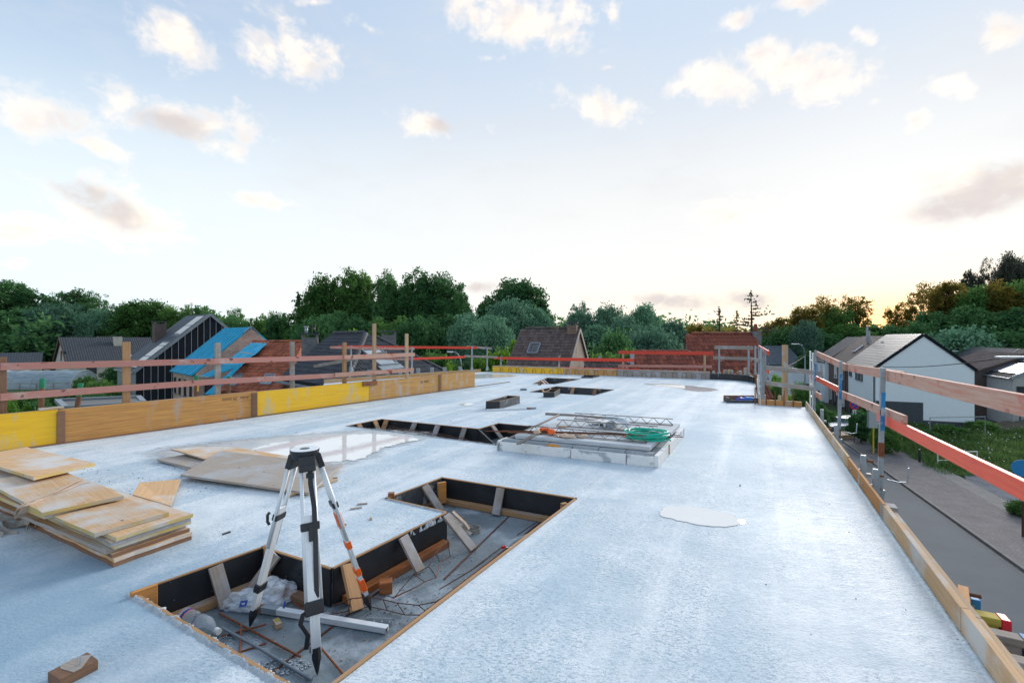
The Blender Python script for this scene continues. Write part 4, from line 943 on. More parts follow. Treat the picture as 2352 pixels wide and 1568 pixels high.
# blue grey hipped bungalow and white annex further down the street
t = gable_house('bungalow', 'low house with blue grey tiled roof behind the grey timber rails', 'house', (34,75,-2.65), (34,79.5,.05), (34,84,-2.65), (13,0,0), M['render_white'], M['slate'], over=.5, gover=.3)
window(t.t, (43.5,75,-4.2), (1,0,0), (0,-1,0), 1.0, 1.4, pane='glass_light'); window(t.t, (46,75,-4.4), (1,0,0), (0,-1,0), 1.6, 2.2, pane='glass_light')
an = thing('annex', 'plain white flat roofed block behind the lamp post', 'building', (37.5,62,ZG))
MB().box(V(39.6,65,ZG+2.0), V(2.1,0,0), V(0,3,0), Z*2.0).build('wall', M['render_white'], an); MB().box(V(39.6,65,ZG+4.04), V(2.2,0,0), V(0,3.1,0), Z*.04).build('roof_edge', M['zinc'], an)
MB().box(V(38.9,61.97,ZG+1.2), V(.9,0,0), V(0,.03,0), Z*1.15).build('dark_doorway', M['dark_frame'], an)
fn = thing('slat_fence', 'dark grey board fence by the lamp post', 'fence', (35.4,60,ZG))
for k in range(14): MB().box(V(35.2+k*.25,58+k*.0,ZG+.95), V(.115,0,0), V(0,.02,0), Z*.95).build('fence_board', M['zinc'], fn)

# right: brick and modern houses
h = gable_house('orange_brick_house', 'orange brick gabled house with dark roof right of the white house', 'house', (60.1,60,-2.9), (64.2,58.4,.05), (69,56.6,-3.2), (5,11,0), M['brick_red'], M['corr_dark'], over=.5, gover=.25, verge=M['tile_flat'])
chimney(h.roofs[0][0], V(59.2,57.2,0), .75, .6, -4.0, -.25, M['render_white'], name='chimney', crown=False)
h = gable_house('brown_brick_house', 'low dark brown brick house with blank wall between white house and modern house', 'house', (48.9,49.2,-2.3), (53.2,47.4,-.28), (57.6,45.6,-2.3), (4,9,0), M['brick_dark'], M['tile_brown'], over=.1, gover=.1)
lay_tiles(h.roofs[0][0], [h.roofs[0][1][i] for i in (0,1,2,3)], M['tile_brown'], .3, .38, 40)
h = gable_house('modern_house', 'pale grey rendered modern house with solar roof at the right edge', 'house', (47.9,44.2,-2.25), (52.6,42.2,.3), (57.4,40.2,-2.25), (4,8.5,0), M['render_light'], M['black_clad'], over=.25, gover=.15, verge=M['zinc'])
mh = h; gx_ = h.gx; nn_ = -h.e
window(h.t, Vector((47.9,44.2,-3.6))+gx_*1.2, gx_, nn_, 1.9, 1.0, sill=False, mull=True)
window(h.t, Vector((47.9,44.2,-5.9))+gx_*1.6, gx_, nn_, 2.3, 2.0, sill=False, pane='glass_light', name='garage_door')
r, top, n = h.roofs[0]; s = top[3]-top[0]; ed = (top[1]-top[0]).normalized()
for i in range(3):
    for j in range(2):
        c = top[0]+ed*(.8+i*1.75)+s*(.28+.4*j)+n*.06; MB().box(c, ed*.82, s.normalized()*.98, n*.02).build('solar_panel', M['pv'], r)

# brown tiled house behind the far slab edge
h = gable_house('brown_roof_house', 'house with steep dark brown tiled roof, brick chimney and stucco gable beyond the slab', 'house', (3.45,30.1,-1.15), (4.9,34,2.12), (6.35,37.9,-1.15), (-4.07,1.49,0), M['stucco'], M['tile_brown'], over=.12, gover=.10, verge=M['wood_grey'])
r, top, n = h.roofs[0]; lay_tiles(r, top, M['tile_brown'], .245, .33, 300); ridge_tiles(r, top[3]+Z*.05, top[2]+Z*.05, M['tile_brown'])
s = (top[3]-top[0]); ed = (top[1]-top[0]).normalized(); b0 = top[0]+ed*2.55+s*.46; skylight(r, [b0, b0+ed*.75, b0+ed*.75+s*.20, b0+s*.20], n, pane='glass')
chimney(r, V(4.42,33.75,0), .68, .62, .9, 2.42, M['brick_chimney'], ang=-.34, crown=True)
MB().beam(V(5.9,32.4,-.9), V(6.4,33.6,.2), .2, .05).build('flashing', M['zinc'], h.t)
# low dark tiled outbuilding beside it
h = gable_house('tiled_outbuilding', 'low outbuilding with dark red brown tiled roof right of the brown roofed house', 'outbuilding', (4.7,27.9,-1.2), (4.75,29.7,-.12), (4.8,31.5,-1.2), (2.6,.1,0), M['stucco'], M['tile_brown'], over=.1, gover=.05)
r, top, n = h.roofs[0]; lay_tiles(r, top, M['tile_brown'], .245, .33, 120); ridge_tiles(r, top[3]+Z*.04, top[2]+Z*.04, M['tile_brown'])
# red roofs
h = gable_house('red_roof_wing', 'low wing with sagging reddish tiled roof left of the tall red roof', 'house', (6.55,24.2,-1.5), (7.1,26.6,.62), (7.65,29,-1.5), (3.25,0,0), M['brick_chimney'], M['tile_red'], over=.1, gover=.04)
r, top, n = h.roofs[0]; lay_tiles(r, top, M['tile_red'], .22, .33, 300); ridge_tiles(r, top[3]+Z*.04, top[2]+Z*.04, M['tile_red'])
MB().beam(V(10.3,26.9,.75), V(9.8,24.2,-1.45), .14, .10).build('flashing', M['zinc'], h.t)
MB().tube([Q(1452,838,25.6), Q(1452,806,25.6)], .12, 10).build('flue', M['steel'], h.t)
h = gable_house('red_roof_house', 'house with tall weathered red tiled roof and clay chimney pot beyond the slab corner', 'house', (14.75,26.2,-2.45), (15.72,30,1.67), (16.9,33.8,-2.45), (-4.42,.0,0), M['brick_chimney'], M['tile_red'], over=.1, gover=.05)
r, top, n = h.roofs[0]; lay_tiles(r, top, M['tile_red'], .22, .335, 300); ridge_tiles(r, top[3]+Z*.05, top[2]+Z*.05, M['tile_red'])
chimney(r, V(15.75,29.9,0), .5, .5, .6, 1.95, M['brick_grey'], crown=False)
mb = MB(); pz = 1.95; mb.tube([V(15.75,29.9,pz), V(15.75,29.9,pz+.1), V(15.75,29.9,pz+.48)], [.20,.16,.09], 10).build('chimney_pot', M['tile_orange'], r, smooth=True)

# black tiled hipped house on the left
C_, E_, Wp = V(-6.55,18,-.48), V(-3.75,26.4,-.48), V(-11.5,22.8,-.48); R1, R2 = V(-7.75,24.6,1.74), V(-10.68,27.42,1.74); Bk = V(-8.5,31,-.48); B2 = V(-12.6,29.8,-.48)
hh = thing('hipped_house', 'house with black tiled hipped roof, skylight and two grey brick chimneys behind the parapet', 'house', (C_.x,C_.y,ZG))
MB().prism([V(p.x,p.y,ZG) for p in (C_*1.0+V(.1,.6,0), E_+V(-.4,-.1,0), Bk, B2, Wp+V(.5,.4,0))], Z*(-.60-ZG)).build('wall', M['brick_grey'], hh)
def plane(poly, mat, par_, name='roof', th=.10):
    poly = [Vector(p) for p in poly]; n = (poly[1]-poly[0]).cross(poly[-1]-poly[0]).normalized(); n = n if n.z > 0 else -n
    r = MB().prism([p-n*th for p in poly], n*th).build(name, mat, par_); b = bmesh.new(); b.from_mesh(r.data); bmesh.ops.recalc_face_normals(b, faces=b.faces); b.to_mesh(r.data); b.free(); return r, n
rA, nA = plane([Wp, C_, R1, R2], M['tile_black'], hh); rB, nB = plane([C_, E_, R1], M['tile_black'], hh)
plane([E_, Bk, R1], M['tile_black'], hh); plane([Bk, B2, R2, R1], M['tile_black'], hh); plane([B2, Wp, R2], M['tile_black'], hh)
lay_tiles(rA, [Wp, C_, R1, R2], M['tile_black'], .25, .35, 300); lay_tiles(rB, [C_, E_, R1], M['tile_black'], .25, .35, 300)
ridge_tiles(rA, C_+Z*.07, R1+Z*.07, M['tile_black'], .12); ridge_tiles(rA, R1+Z*.06, R2+Z*.06, M['tile_black'], .12); ridge_tiles(rB, E_+Z*.07, R1+Z*.07, M['tile_black'], .12)
m_ = (C_+E_)/2; uB = (E_-C_).normalized(); vB = nB.cross(uB); vB = vB if vB.z > 0 else -vB
b0 = C_+uB*3.6+vB*1.1+nB*.07; skylight(rB, [b0, b0+uB*1.5, b0+uB*1.5+vB*1.25, b0+vB*1.25], nB)
MB().box(b0+uB*.75-vB*.2+nB*.04, uB*.95, vB*.16, nB*.02).build('flashing', M['zinc'], rB)
chimney(hh, Q(712,790,27.2), .88, .7, -.2, 1.55, M['brick_grey'], pots=((-.2,.09,.35,'steel'), (.22,.07,.42,'dark_frame')), ang=.35)
chimney(hh, Q(893,790,27.6), .80, .66, -.2, 1.70, M['brick_grey'], ang=.35)
uA = (C_-Wp).normalized(); MB().box((Wp+C_)/2-Z*.12+V(-.1,-.1,0), (C_-Wp)/2, V(.06,.06,0), Z*.05).build('gutter', M['zinc'], hh)
MB().box((E_+C_)/2-Z*.12+V(.08,-.03,0), (C_-E_)/2, V(.06,-.02,0), Z*.05).build('gutter', M['zinc'], hh)

# orange tiled house
h = gable_house('orange_roof_house', 'house with orange red tiled roof partly under blue tarpaulin', 'house', (-12.9,25.6,-1.6), (-14.0,31,1.12), (-15.1,36.4,-1.6), (-4.0,1.2,0), M['brick_red'], M['tile_orange'], over=.15, gover=.05)
r, top, n = h.roofs[0]; lay_tiles(r, top, M['tile_orange'], .23, .33, 300); ridge_tiles(r, top[3]+Z*.05, top[2]+Z*.05, M['tile_orange'])
s = (top[3]-top[0]); ed = (top[1]-top[0]).normalized(); b0 = top[0]+ed*.8+s*.14; skylight(r, [b0, b0+ed*.7, b0+ed*.7+s*.17, b0+s*.17], n)
b0 = top[0]+ed*3.2+s*.10; skylight(r, [b0, b0+ed*.7, b0+ed*.7+s*.2, b0+s*.2], n)
def tarp(label, poly, th=.04, group=None, n=14, seed=1):
    P_ = [Vector(p) for p in poly]; mb = MB()
    def q(i, j):
        a = P_[0].lerp(P_[1], i/n); b = P_[3].lerp(P_[2], i/n); return a.lerp(b, j/n)
    nn = (P_[1]-P_[0]).cross(P_[3]-P_[0]).normalized(); nn = nn if nn.z > 0 else -nn; W_, L_ = (P_[1]-P_[0]).length, (P_[3]-P_[0]).length
    def z(i, j): return q(i,j) + nn*(.05*noise.noise(Vector((i*.6, j*.5, seed))) + .03*math.sin(i*2.2))
    for i in range(n):
        for j in range(n):
            mb.face([z(i,j), z(i+1,j), z(i+1,j+1), z(i,j+1)], [(W_*a/n, L_*b/n) for a, b in ((i,j),(i+1,j),(i+1,j+1),(i,j+1))])
    o = mb.build('tarpaulin', M['tarp'], smooth=True, loc=tuple(P_[0]))
    me = o.data
    for v in me.vertices: v.co = v.co - P_[0]
    sol = o.modifiers.new('thickness', 'SOLIDIFY'); sol.thickness = th
    tag(o, label, 'tarpaulin'); return o
# brick house under repair with blue roof
h = gable_house('pale_brick_house', 'pale brick house with its left roof slope covered by blue sheets', 'house', (-21.9,32,-.97), (-19.5,34.6,2.24), (-17.1,37.2,-.97), (-4.7,4.3,0), M['brick_pale'], M['tarp'], over=.25, gover=-.05)
r, top, n = h.roofs[0]; s = top[3]-top[0]; ed = (top[1]-top[0])
for k in range(9):
    a = top[0]+ed*(k+.5)/9; MB().box(a+s*.5+n*.025, ed/9*.08, s*.5, n*.022).build('sheet_rib', M['tarp'], r)
MB().beam(h.ap+Z*.12-h.gx*.5-Z*.45, h.ap+Z*.16, .12, .06).build('coping', M['zinc'], h.t); MB().beam(h.ap+h.gx*.5-Z*.35, h.ap+Z*.16, .12, .06).build('coping', M['zinc'], h.t)
for k in (.18, .42, .66, .88):
    c = Vector(h.en)+h.rv*k; window(h.t, V(c.x,c.y,-2.1), h.e, -h.gx, .38, 1.2, sill=True)
for k in (.9, 2.0): c = Vector(h.en)+h.gx*k; window(h.t, V(c.x,c.y,-2.2), h.gx, -h.e, .75, 1.3, sill=True)
tarp('bright blue corrugated sheet slanting down beside the orange roof ridge', [Q(576,788.5,31.6), Q(613,789.5,31.0), Q(556,838,27.9), Q(506,842,28.6)], seed=2)
tarp('narrow blue sheet draped below the larger sheet over the porch', [Q(506,843,28.3), Q(553,839,27.6), Q(478,868,27.6), Q(455,866,28.2)], seed=3)
tarp('rolled blue sheet hanging diagonally in front of the orange tiles', [Q(545,842,26.4), Q(556,838,26.2), Q(489,908,25.4), Q(470,906,25.6)], seed=4)
for (q0, q1, lab) in ((Q(455,867,27.4),Q(478,869,27.2),'pale timber batten along the lower end of the blue sheet'), (Q(552,812,29),Q(578,815,28.6),'pale timber batten lying across the upper blue sheet')):
    tag(MB().beam(q0+Z*.08-(q0+q1)/2, q1+Z*.08-(q0+q1)/2, .08, .04).build('batten', M['pine_pale'], loc=tuple((q0+q1)/2)), lab, 'batten')
# black clad house with solar panels
h = gable_house('black_clad_house', 'tall house clad in black boards with white joints and solar panels on the roof edge', 'house', (-32.5,40,-1.31), (-29,44.4,3.74), (-25.5,48.8,-1.31), (-5,4,0), M['black_clad'], M['slate'], over=.25, gover=.08, verge=M['zinc'])
gl = (Vector(h.ef)-Vector(h.en)); gl.z = 0; L = gl.length
for k in range(1, 22):
    s_ = L*k/22; top_z = -1.31 + 5.05*(s_/(L/2) if s_ < L/2 else (2-s_/(L/2))) - .08
    c = Vector(h.en)+h.gx*s_; MB().box(V(c.x,c.y,(top_z+ZG)/2)-h.e*.014, h.gx*.014, h.e*.014, Z*(top_z-ZG)/2).build('joint_strip', M['strip_white'], h.t)
    if k < 22:
        c2 = Vector(h.en)+h.gx*(L*(k-.5)/22); tz = min(top_z, -1.31 + 5.05*((s_-L/22)/(L/2) if s_ <= L/2 else (2-s_/(L/2))))-.05
        MB().box(V(c2.x,c2.y,(tz+ZG)/2)-h.e*.008, h.gx*(L/44-.03), h.e*.007, Z*(tz-ZG)/2).build('cladding_board', M['black_clad'], h.t)
r, top, n = h.roofs[0]; s = top[3]-top[0]; ed = (top[1]-top[0]).normalized()
for k in range(5):
    c = top[0]+ed*1.15+s*(.05+.18*(k+.5))+n*.07; f = MB().box(c, ed*.98, s*.087, n*.025).build('solar_panel', M['steel'], r); MB().box(c+n*.028, ed*.94, s*.083, n*.004).build('cell_face', M['pv'], f)
chimney(h.t, V(-34.7,45.5,0), .95, .9, 0.2, 2.88, M['brick_mauve'], ang=.9)
window(h.t, Vector((-32.5,40,-3.4))+h.e*2.2, h.e, -h.gx, 1.4, 2.0)
MB().box(Vector((-32.5,40,-4.2))+h.e*3.2-h.gx*.02, h.e*3.15, h.gx*.03, Z*2.7).build('grey_front', M['zinc'], h.t)
# cream brick house and its neighbour
h = gable_house('cream_brick_house', 'cream brick house with dark tiled roof in front of the woodland', 'house', (-87.8,91.4,-3.55), (-94,96.5,1.52), (-100.3,101.6,-3.55), (9.2,11.4,0), M['brick_cream'], M['corr_dark'], over=.5, gover=.4, verge=M['wood_brown'])
r, top, n = h.roofs[0]; s = top[3]-top[0]; ed = (top[1]-top[0]).normalized(); b0 = top[0]+ed*9.2+s*.16; skylight(r, [b0, b0+ed*1.5, b0+ed*1.5+s*.13, b0+s*.13], n, pane='strip_white')
c = top[0]+ed*9+s*.72; chimney(r, V(c.x,c.y,0), 1.4, 1.2, c.z-1.3, 1.75, M['brick_cream'], ang=.9)
c = top[0]+ed*7+s*.99; chimney(r, V(c.x,c.y,0)+V(-1,1.2,0), 2.2, .9, .5, 1.65, M['brick_cream'], ang=.9)
for k in (3.2, 8.0): p = Vector(h.en)+h.gx*k; window(h.t, V(p.x,p.y,-2.2), h.gx, -h.e, 1.2, 2.0)
for k in (3.5, 7.5, 11.0): p = Vector(h.en)+h.e*k; window(h.t, V(p.x,p.y,-5.0), h.e, -h.gx, 1.6, 1.6)
h = gable_house('dark_roof_barn', 'long low house with dark corrugated roof at the left edge behind the polytunnel', 'house', (-101,99,-4.05), (-105.9,104,-1.85), (-110.8,109,-4.05), (-14,-12.5,0), M['brick_cream'], M['corr_dark'], over=.4, gover=.3)
# polytunnel
pt_ = thing('polytunnel', 'long translucent polytunnel greenhouse in the garden at the left', 'greenhouse', (-73,77,ZG))
M['film'] = glass_like('greenhouse_film', (.34,.44,.50), .66, .3, ns=8)
tu = V(1,.08,0).normalized(); tv = V(-.08,1,0).normalized(); o0 = V(-89,75.6,ZG); LT = 15.6; rt = 2.9
def arch(l, a, r=rt): return o0+tu*l+tv*(r - math.cos(a)*r)+Z*math.sin(a)*r
mb = MB(); na = 16
for i in range(na):
    for j in range(6):
        a0, a1 = math.pi*i/na, math.pi*(i+1)/na; l0, l1 = LT*j/6, LT*(j+1)/6
        mb.face([arch(l0,a0), arch(l1,a0), arch(l1,a1), arch(l0,a1)])
mb.face([arch(LT, math.pi*i/na) for i in range(na+1)]); mb.build('film_cover', M['film'], pt_, smooth=False)
for j in range(6): MB().tube([arch(LT*j/5, math.pi*i/na, rt+.03) for i in range(na+1)], .07, 6).build('hoop', M['steel'], pt_)
for j in range(7): MB().beam(arch(LT*j/6, .0)-tv*.05, arch(LT*j/6, .0)-tv*.05+Z*1.1, .1, .1, tu).build('post', M['wood_grey'], pt_)
MB().beam(arch(0,.35,rt+.05), arch(LT,.35,rt+.05), .06, .06).build('rail', M['wood_grey'], pt_)
# flat dark roof of the low building just outside the slab
fr = thing('flat_roof_building', 'low building with dark flat roof and grey rim directly behind the stakes', 'building', (G(132,921,-1.6).x, G(132,921,-1.6).y, ZG))
q = [G(150,938,-1.6), G(330,926,-1.6), G(318,913,-1.6), G(132,921,-1.6)]
MB().prism([V(p.x,p.y,ZG) for p in q], Z*(-1.62-ZG)).build('wall', M['brick_grey'], fr)
MB().prism(q, Z*.03).build('roof', M['dark_frame'], fr)
for i in range(4): MB().beam(q[i]+Z*.04, q[(i+1)%4]+Z*.04, .22, .16).build('rim', M['zinc'], fr)

# ------------------------------------------------------------------ far edge forms and rails
fe = thing('edge_formwork', 'low yellow and grey edge boards with bent starter bars along the far slab edge', 'formwork', (FA.x, FA.y, 0))
A_, B_ = FA, FB; fd = (B_-A_).normalized(); fn_ = V(-fd.y, fd.x, 0); fn_ = fn_ if fn_.y > 0 else -fn_; FL_ = (B_-A_).length
cuts = [0, FL_*.37, FL_*.62, FL_]
for i, (m, hgt) in enumerate((('panel_yellow',.24), ('panel_orange_pale',.225), ('wood_grey',.23))):
    a, b = A_+fd*(cuts[i]+.01), A_+fd*(cuts[i+1]-.01); MB().box((a+b)/2+fn_*.06+Z*(hgt/2+.003), (b-a)/2, fn_*.02, Z*hgt/2).build('edge_board', M[m], fe)
    MB().box((a+b)/2+fn_*.10+Z*(hgt+.025), (b-a)/2, fn_*.07, Z*.02).build('cap_board', M['pine_pale' if i < 2 else 'wood_grey'], fe)
k = 0; s_ = .4
while s_ < FL_-.2:
    p = A_+fd*s_; r = random.Random(int(s_*100)); hh_ = .15+r.random()*.05
    MB().tube([p+fn_*.02, p+fn_*.02+Z*hh_, p-fn_*.04+fd*.14+Z*(hh_+.01), p+fn_*.0+fd*.16], .008, 5).build('starter_bar', M['wire'], fe); s_ += .33+r.random()*.1
bf = thing('curved_edge_form', 'curved black edge form at the far right slab corner', 'formwork', (FB.x, FB.y, 0))
for i in range(len(curve)-1):
    a, b = curve[i], curve[i+1]; d = (b-a).normalized(); n = V(-d.y, d.x, 0)
    if n.y < 0: n = -n
    MB().box((a+b)/2+n*.03+Z*.11, (b-a)/2*1.01, n*.012, Z*.11).build('edge_board', M['film_black'], bf)
MB().box(curve[-1]+V(.04,.0,.14), V(.03,.01,0), V(-.01,.05,0), Z*.16).build('end_block', M['wood_brown'], bf)
# timber stakes and brackets behind it
for i, (x, yt, w, m, nm) in enumerate(((1639,852,.10,'steel','b'), (1665.5,849,.12,'pine_pale','w'), (1671,850,.1,'steel','b'), (1676,848.5,.13,'pine_pale','w'), (1681,850,.09,'steel','b'), (1696,853,.12,'pine','w'), (1700.5,851,.10,'steel','b'), (1713,844,.13,'pine_pale','w'), (1725,859,.08,'pine_pale','w'), (1734.5,848,.06,'pine_pale','w'))):
    yb = 872+(x-1640)*.06; p = G(x, yb-2.5); zt = zfor(p, yt)
    o = MB().beam(V(0,0,-.2), V(0,0,zt), .06, w, V(1,0,0)).build('timber_stake' if nm == 'w' else 'edge_bracket', M[m], loc=(p.x,p.y,0))
    lab = {0:'grey steel bracket nearest the end of the plain edge board', 1:'pale timber stake first from the left behind the curved black form', 2:'thin steel bracket between the first two pale stakes', 3:'wide pale timber stake second from the left behind the curved form', 4:'steel bracket right beside the wide second stake', 5:'short orange timber stake in the middle behind the curved form', 6:'steel bracket right of the short orange stake', 7:'tallest pale timber stake behind the curved black form', 8:'shortest pale stake low behind the curved black form', 9:'narrow pale stake by the corner of the curved form'}[i]
    tag(o, lab, 'stake' if nm == 'w' else 'bracket')
def rail(name, label, posts, boards, pw=.05, group=None):
    """posts: (x, ybase, ytop, depth, material, width); boards: (x0,y0,d0, x1,y1,d1, height, material)"""
    x, yb, yt, d, *_ = posts[0] if posts else (boards[0][0], boards[0][1], boards[0][1], boards[0][2]); L = Q(x, yb, d)
    t = thing(name, label, 'guard rail', tuple(L), group)
    for (x, yb, yt, d, m, w) in posts:
        a, b = Q(x, yb, d), Q(x, yt, d)
        MB().beam(a, b, w, w*.8, V(0,1,0)).build('post', M[m], t, bevel=.003)
        if m.startswith('steel'):
            MB().beam(a, a.lerp(b,.0)+Z*.18, w*1.7, w*1.4, V(0,1,0)).build('post_socket', M['steel'], t)
            for f in (.52, .93):
                c = a.lerp(b, f); MB().tube([c+V(-.02,-.06,.07), c+V(.0,-.07,.0), c+V(.06,-.06,-.01), c+V(.07,-.06,.08)], .009, 5).build('board_hook', M['steel'], t)
    for (x0,y0,d0,x1,y1,d1,hh_,m) in boards: MB().beam(Q(x0,y0,d0), Q(x1,y1,d1), .03, hh_).build('rail_board', M[m], t, bevel=.003)
    return t
rail('guard_rail', 'far left steel post rail with bright red boards above the black hipped roof', [(806,854,794,16.4,'steel',.05), (946,857,797,16.9,'steel',.05), (1084,853,796,19.6,'steel',.055), (1119,851,797,20.3,'steel',.055), (790,862,794,16.2,'steel',.04)],
     [(758,797.5,16.0, 952,801,17, .085,'paint_pink'), (776,796,16.2,1096,798.5,19.8,.10,'paint_red'), (930,824.5,17.1,1067,819.5,19.3,.09,'paint_red'), (1067,817.5,19.3,1142,820,20.6,.09,'wood_grey'), (1072,795.8,19.5,1129,800,20.5,.09,'wood_grey'), (800,822,16.3,950,825,17,.08,'paint_pink')])
rail('guard_rail', 'thin red board rail on steel posts in front of the brown tiled house', [(1150.6,841,819,20.8,'steel',.045), (1284,844,817,20.2,'steel',.045)],
     [(1133.7,821.7,20.9, 1290,825,20, .11,'paint_red'), (1268,824.5,20.1,1457,827,18.6,.13,'paint_red'), (1284,845.5,20.0,1470,849,18.4,.10,'paint_red')])
rail('guard_rail', 'red and pink rail on two timber posts in front of the red tiled wing', [(1431,856,806,18.9,'pine_pale',.07), (1618.7,860,812,17.4,'pine_pale',.07)],
     [(1421,808.8,18.9,1637.4,811.3,17.2,.13,'paint_red'), (1420,839.8,18.9,1634.8,842,17.2,.10,'paint_pink')])
rail('guard_rail', 'steel post rail with plain grey boards in front of the tall red roof', [(1651.7,866,794,17.1,'steel',.055), (1719.5,868,794,16.6,'steel',.055), (1735,870,794,15.8,'steel',.05)],
     [(1641,797.5,17.1,1730,799,16.5,.13,'wood_grey'), (1638,821.5,17.1,1722,823.5,16.6,.11,'wood_grey')])
rail('guard_rail', 'tangle of tilted steel posts with short red boards where the slab steps back', [(1744,910,796,13.6,'steel',.05), (1756.5,880,802,13,'steel_rusty',.06), (1751.5,924,802,10.9,'steel',.07), (1748,915,798,12.5,'steel',.045)],
     [(1743,797,14.2,1766,811,10.6,.11,'paint_red'), (1745,827,14,1754,842,11.4,.09,'paint_red'), (1724,823,15,1745,827,13.4,.08,'wood_grey'), (1759,850,12,1765,853,11.6,.12,'paint_red_bright')])
MB().tube([Q(1741,797,14.5), Q(1748,842,14), Q(1746,900,13.9)], .03, 6)
rail('guard_rail', 'dark weathered timber boards spanning the notch beside the steel ladder', [(1803,930,792,10.7,'pine_pale',.10)],
     [(1752,844,11.0,1887,857,10.0,.10,'wood_grey'), (1746,878,11.0,1874,893,10.0,.10,'wood_grey')])
# wing edge and the small forms beyond the parapet
we = thing('edge_formwork', 'low pale edge form on the far left slab wing beyond the parapet', 'formwork', (W0.x, W0.y, 0)); wd = (W1-W0).normalized(); wnrm = V(-wd.y, wd.x, 0)
MB().box((W0+W1)/2+wnrm*.03+Z*.05, (W1-W0)/2, wnrm*.015, Z*.055).build('edge_board', M['panel_orange_pale'], we); MB().box((W0+W1)/2+wnrm*.05+Z*.115, (W1-W0)/2, wnrm*.04, Z*.01).build('cap_board', M['pine_pale'], we)
wi = V(wing_in.x, wing_in.y, 0)+PN*.1; wa = (W0-wi).normalized(); wb = V(-wa.y, wa.x, 0)
for k, x in enumerate((846, 888, 917, 959, 991, 1020, 1056)):
    y0 = 866-(x-846)*.043; p = G(x, y0); hh_ = .32
    o = MB().box(V(0,0,0), V(.07,0,0), V(0,.03,0), Z*hh_/2).build('edge_bracket', M['steel'], loc=(p.x, p.y+.12, .12))
    tag(o, ['first steel bracket along the far left wing, beside the middle timber post','second steel bracket along the far left wing','third steel bracket along the far left wing, left of the last timber post','fourth steel bracket along the wing, just right of the last timber post','fifth steel bracket along the far left wing, under the red board','sixth steel bracket along the far left wing, before the round bush','last steel bracket along the wing beside the small street lamp'][k], 'bracket', 'edge brackets along the far left wing')
p = Q(895,868,13.6); tag(MB().box(V(0,0,0), V(.20,.16,0), V(-.02,.03,0), Z*.16).build('timber_offcut', M['pine'], loc=tuple(Q(907,868,13.4)*1)), 'upright block of sawn timber ends behind the parapet by the steel post', 'timber') if False else None

# notch form with rusty bars, right edge boards
nf = thing('edge_formwork', 'orange notch form with rusty bars between slab corner and ladder', 'formwork', (ND.x, ND.y, 0)); nd = (NE-ND).normalized(); nnr = V(-nd.y, nd.x, 0); NL = (NE-ND).length
for i in range(5):
    a, b = ND+nd*(NL*i/5+.008), ND+nd*(NL*(i+1)/5-.008); MB().box((a+b)/2+nnr*.02+Z*.06, (b-a)/2, nnr*.012, Z*.062).build('edge_board', M['panel_orange'], nf)
for i in range(1, 5): p = ND+nd*NL*i/5; MB().tube([p-nnr*.01-Z*.0, p-nnr*.01+Z*(.33+.03*(i % 2))], .010, 6).build('rusty_bar', M['rust'], nf)
p = ND+nd*-.05; MB().tube([p, p+Z*.4], .012, 6).build('rusty_bar', M['rust'], nf)
for x, w, yt in ((1791.5,.06,908), (1798,.05,911)): q = G(x,930)+nnr*.1; MB().beam(V(q.x,q.y,-.1), V(q.x,q.y,zfor(q,yt)), w, .05, V(1,0,0)).build('stub', M['pine_pale'], nf)
nb = thing('edge_formwork', 'pale board running back along the recessed slab edge', 'formwork', (FC.x, FC.y, 0)); dd = (FC-ND).normalized(); MB().box((FC+ND)/2+V(.05,-.02,.09), (FC-ND)/2, V(.012,-.006,0), Z*.09).build('edge_board', M['ply_old'], nb)
re_ = thing('edge_formwork', 'long pale plank edge form along the right slab edge above the street', 'formwork', (RE1.x, RE1.y, 0))
def rpos(x):
    k = (x-CX)/F; return (k*RE0.y-RE0.x)/(RD.x-k*RD.y)
segs_ = [(-4.0, 4.45, 'ply_old', .13, .035), (4.47, 6.2, 'wood_orange', .13, .025), (6.22, 8.2, 'ply_old', .14, .025), (8.22, 11.6, 'ply_old', .14, .025)]
for i, (s0, s1, m, hgt, th) in enumerate(segs_):
    nseg = 5; 
    for j in range(nseg if i == 0 else 1):
        ns = nseg if i == 0 else 1
        a, b = RE0+RD*(s0+(s1-s0)*j/ns), RE0+RD*(s0+(s1-s0)*(j+1)/ns-.003)
        wob = RN*(.012*noise.noise(Vector((j*1.7,i,0))))
        MB().box((a+b)/2+RN*(th/2+.002)+wob+Z*(hgt/2-.02), (b-a)/2, RN*th/2, Z*(hgt/2+.02)).build('edge_board', M[m if i != 0 else 'pine_pale' if False else m], re_, bevel=.003)
        if i == 0: MB().box((a+b)/2+RN*(th+.030)+wob+Z*(hgt/2-.035), (b-a)/2, RN*.022, Z*(hgt/2)).build('backing_board', M['pine_pale'], re_, bevel=.003)
MB().box(RE0+RD*4.50+RN*.05+Z*.03, RD*.06, RN*.05, Z*.09).build('joint_block', M['wood_grey'], re_, bevel=.003)
lip(RE0+RD*9-RN*.012, RE0+RD*-1.5-RN*.012, .035, .008, 12, n=420, mat_='slab')
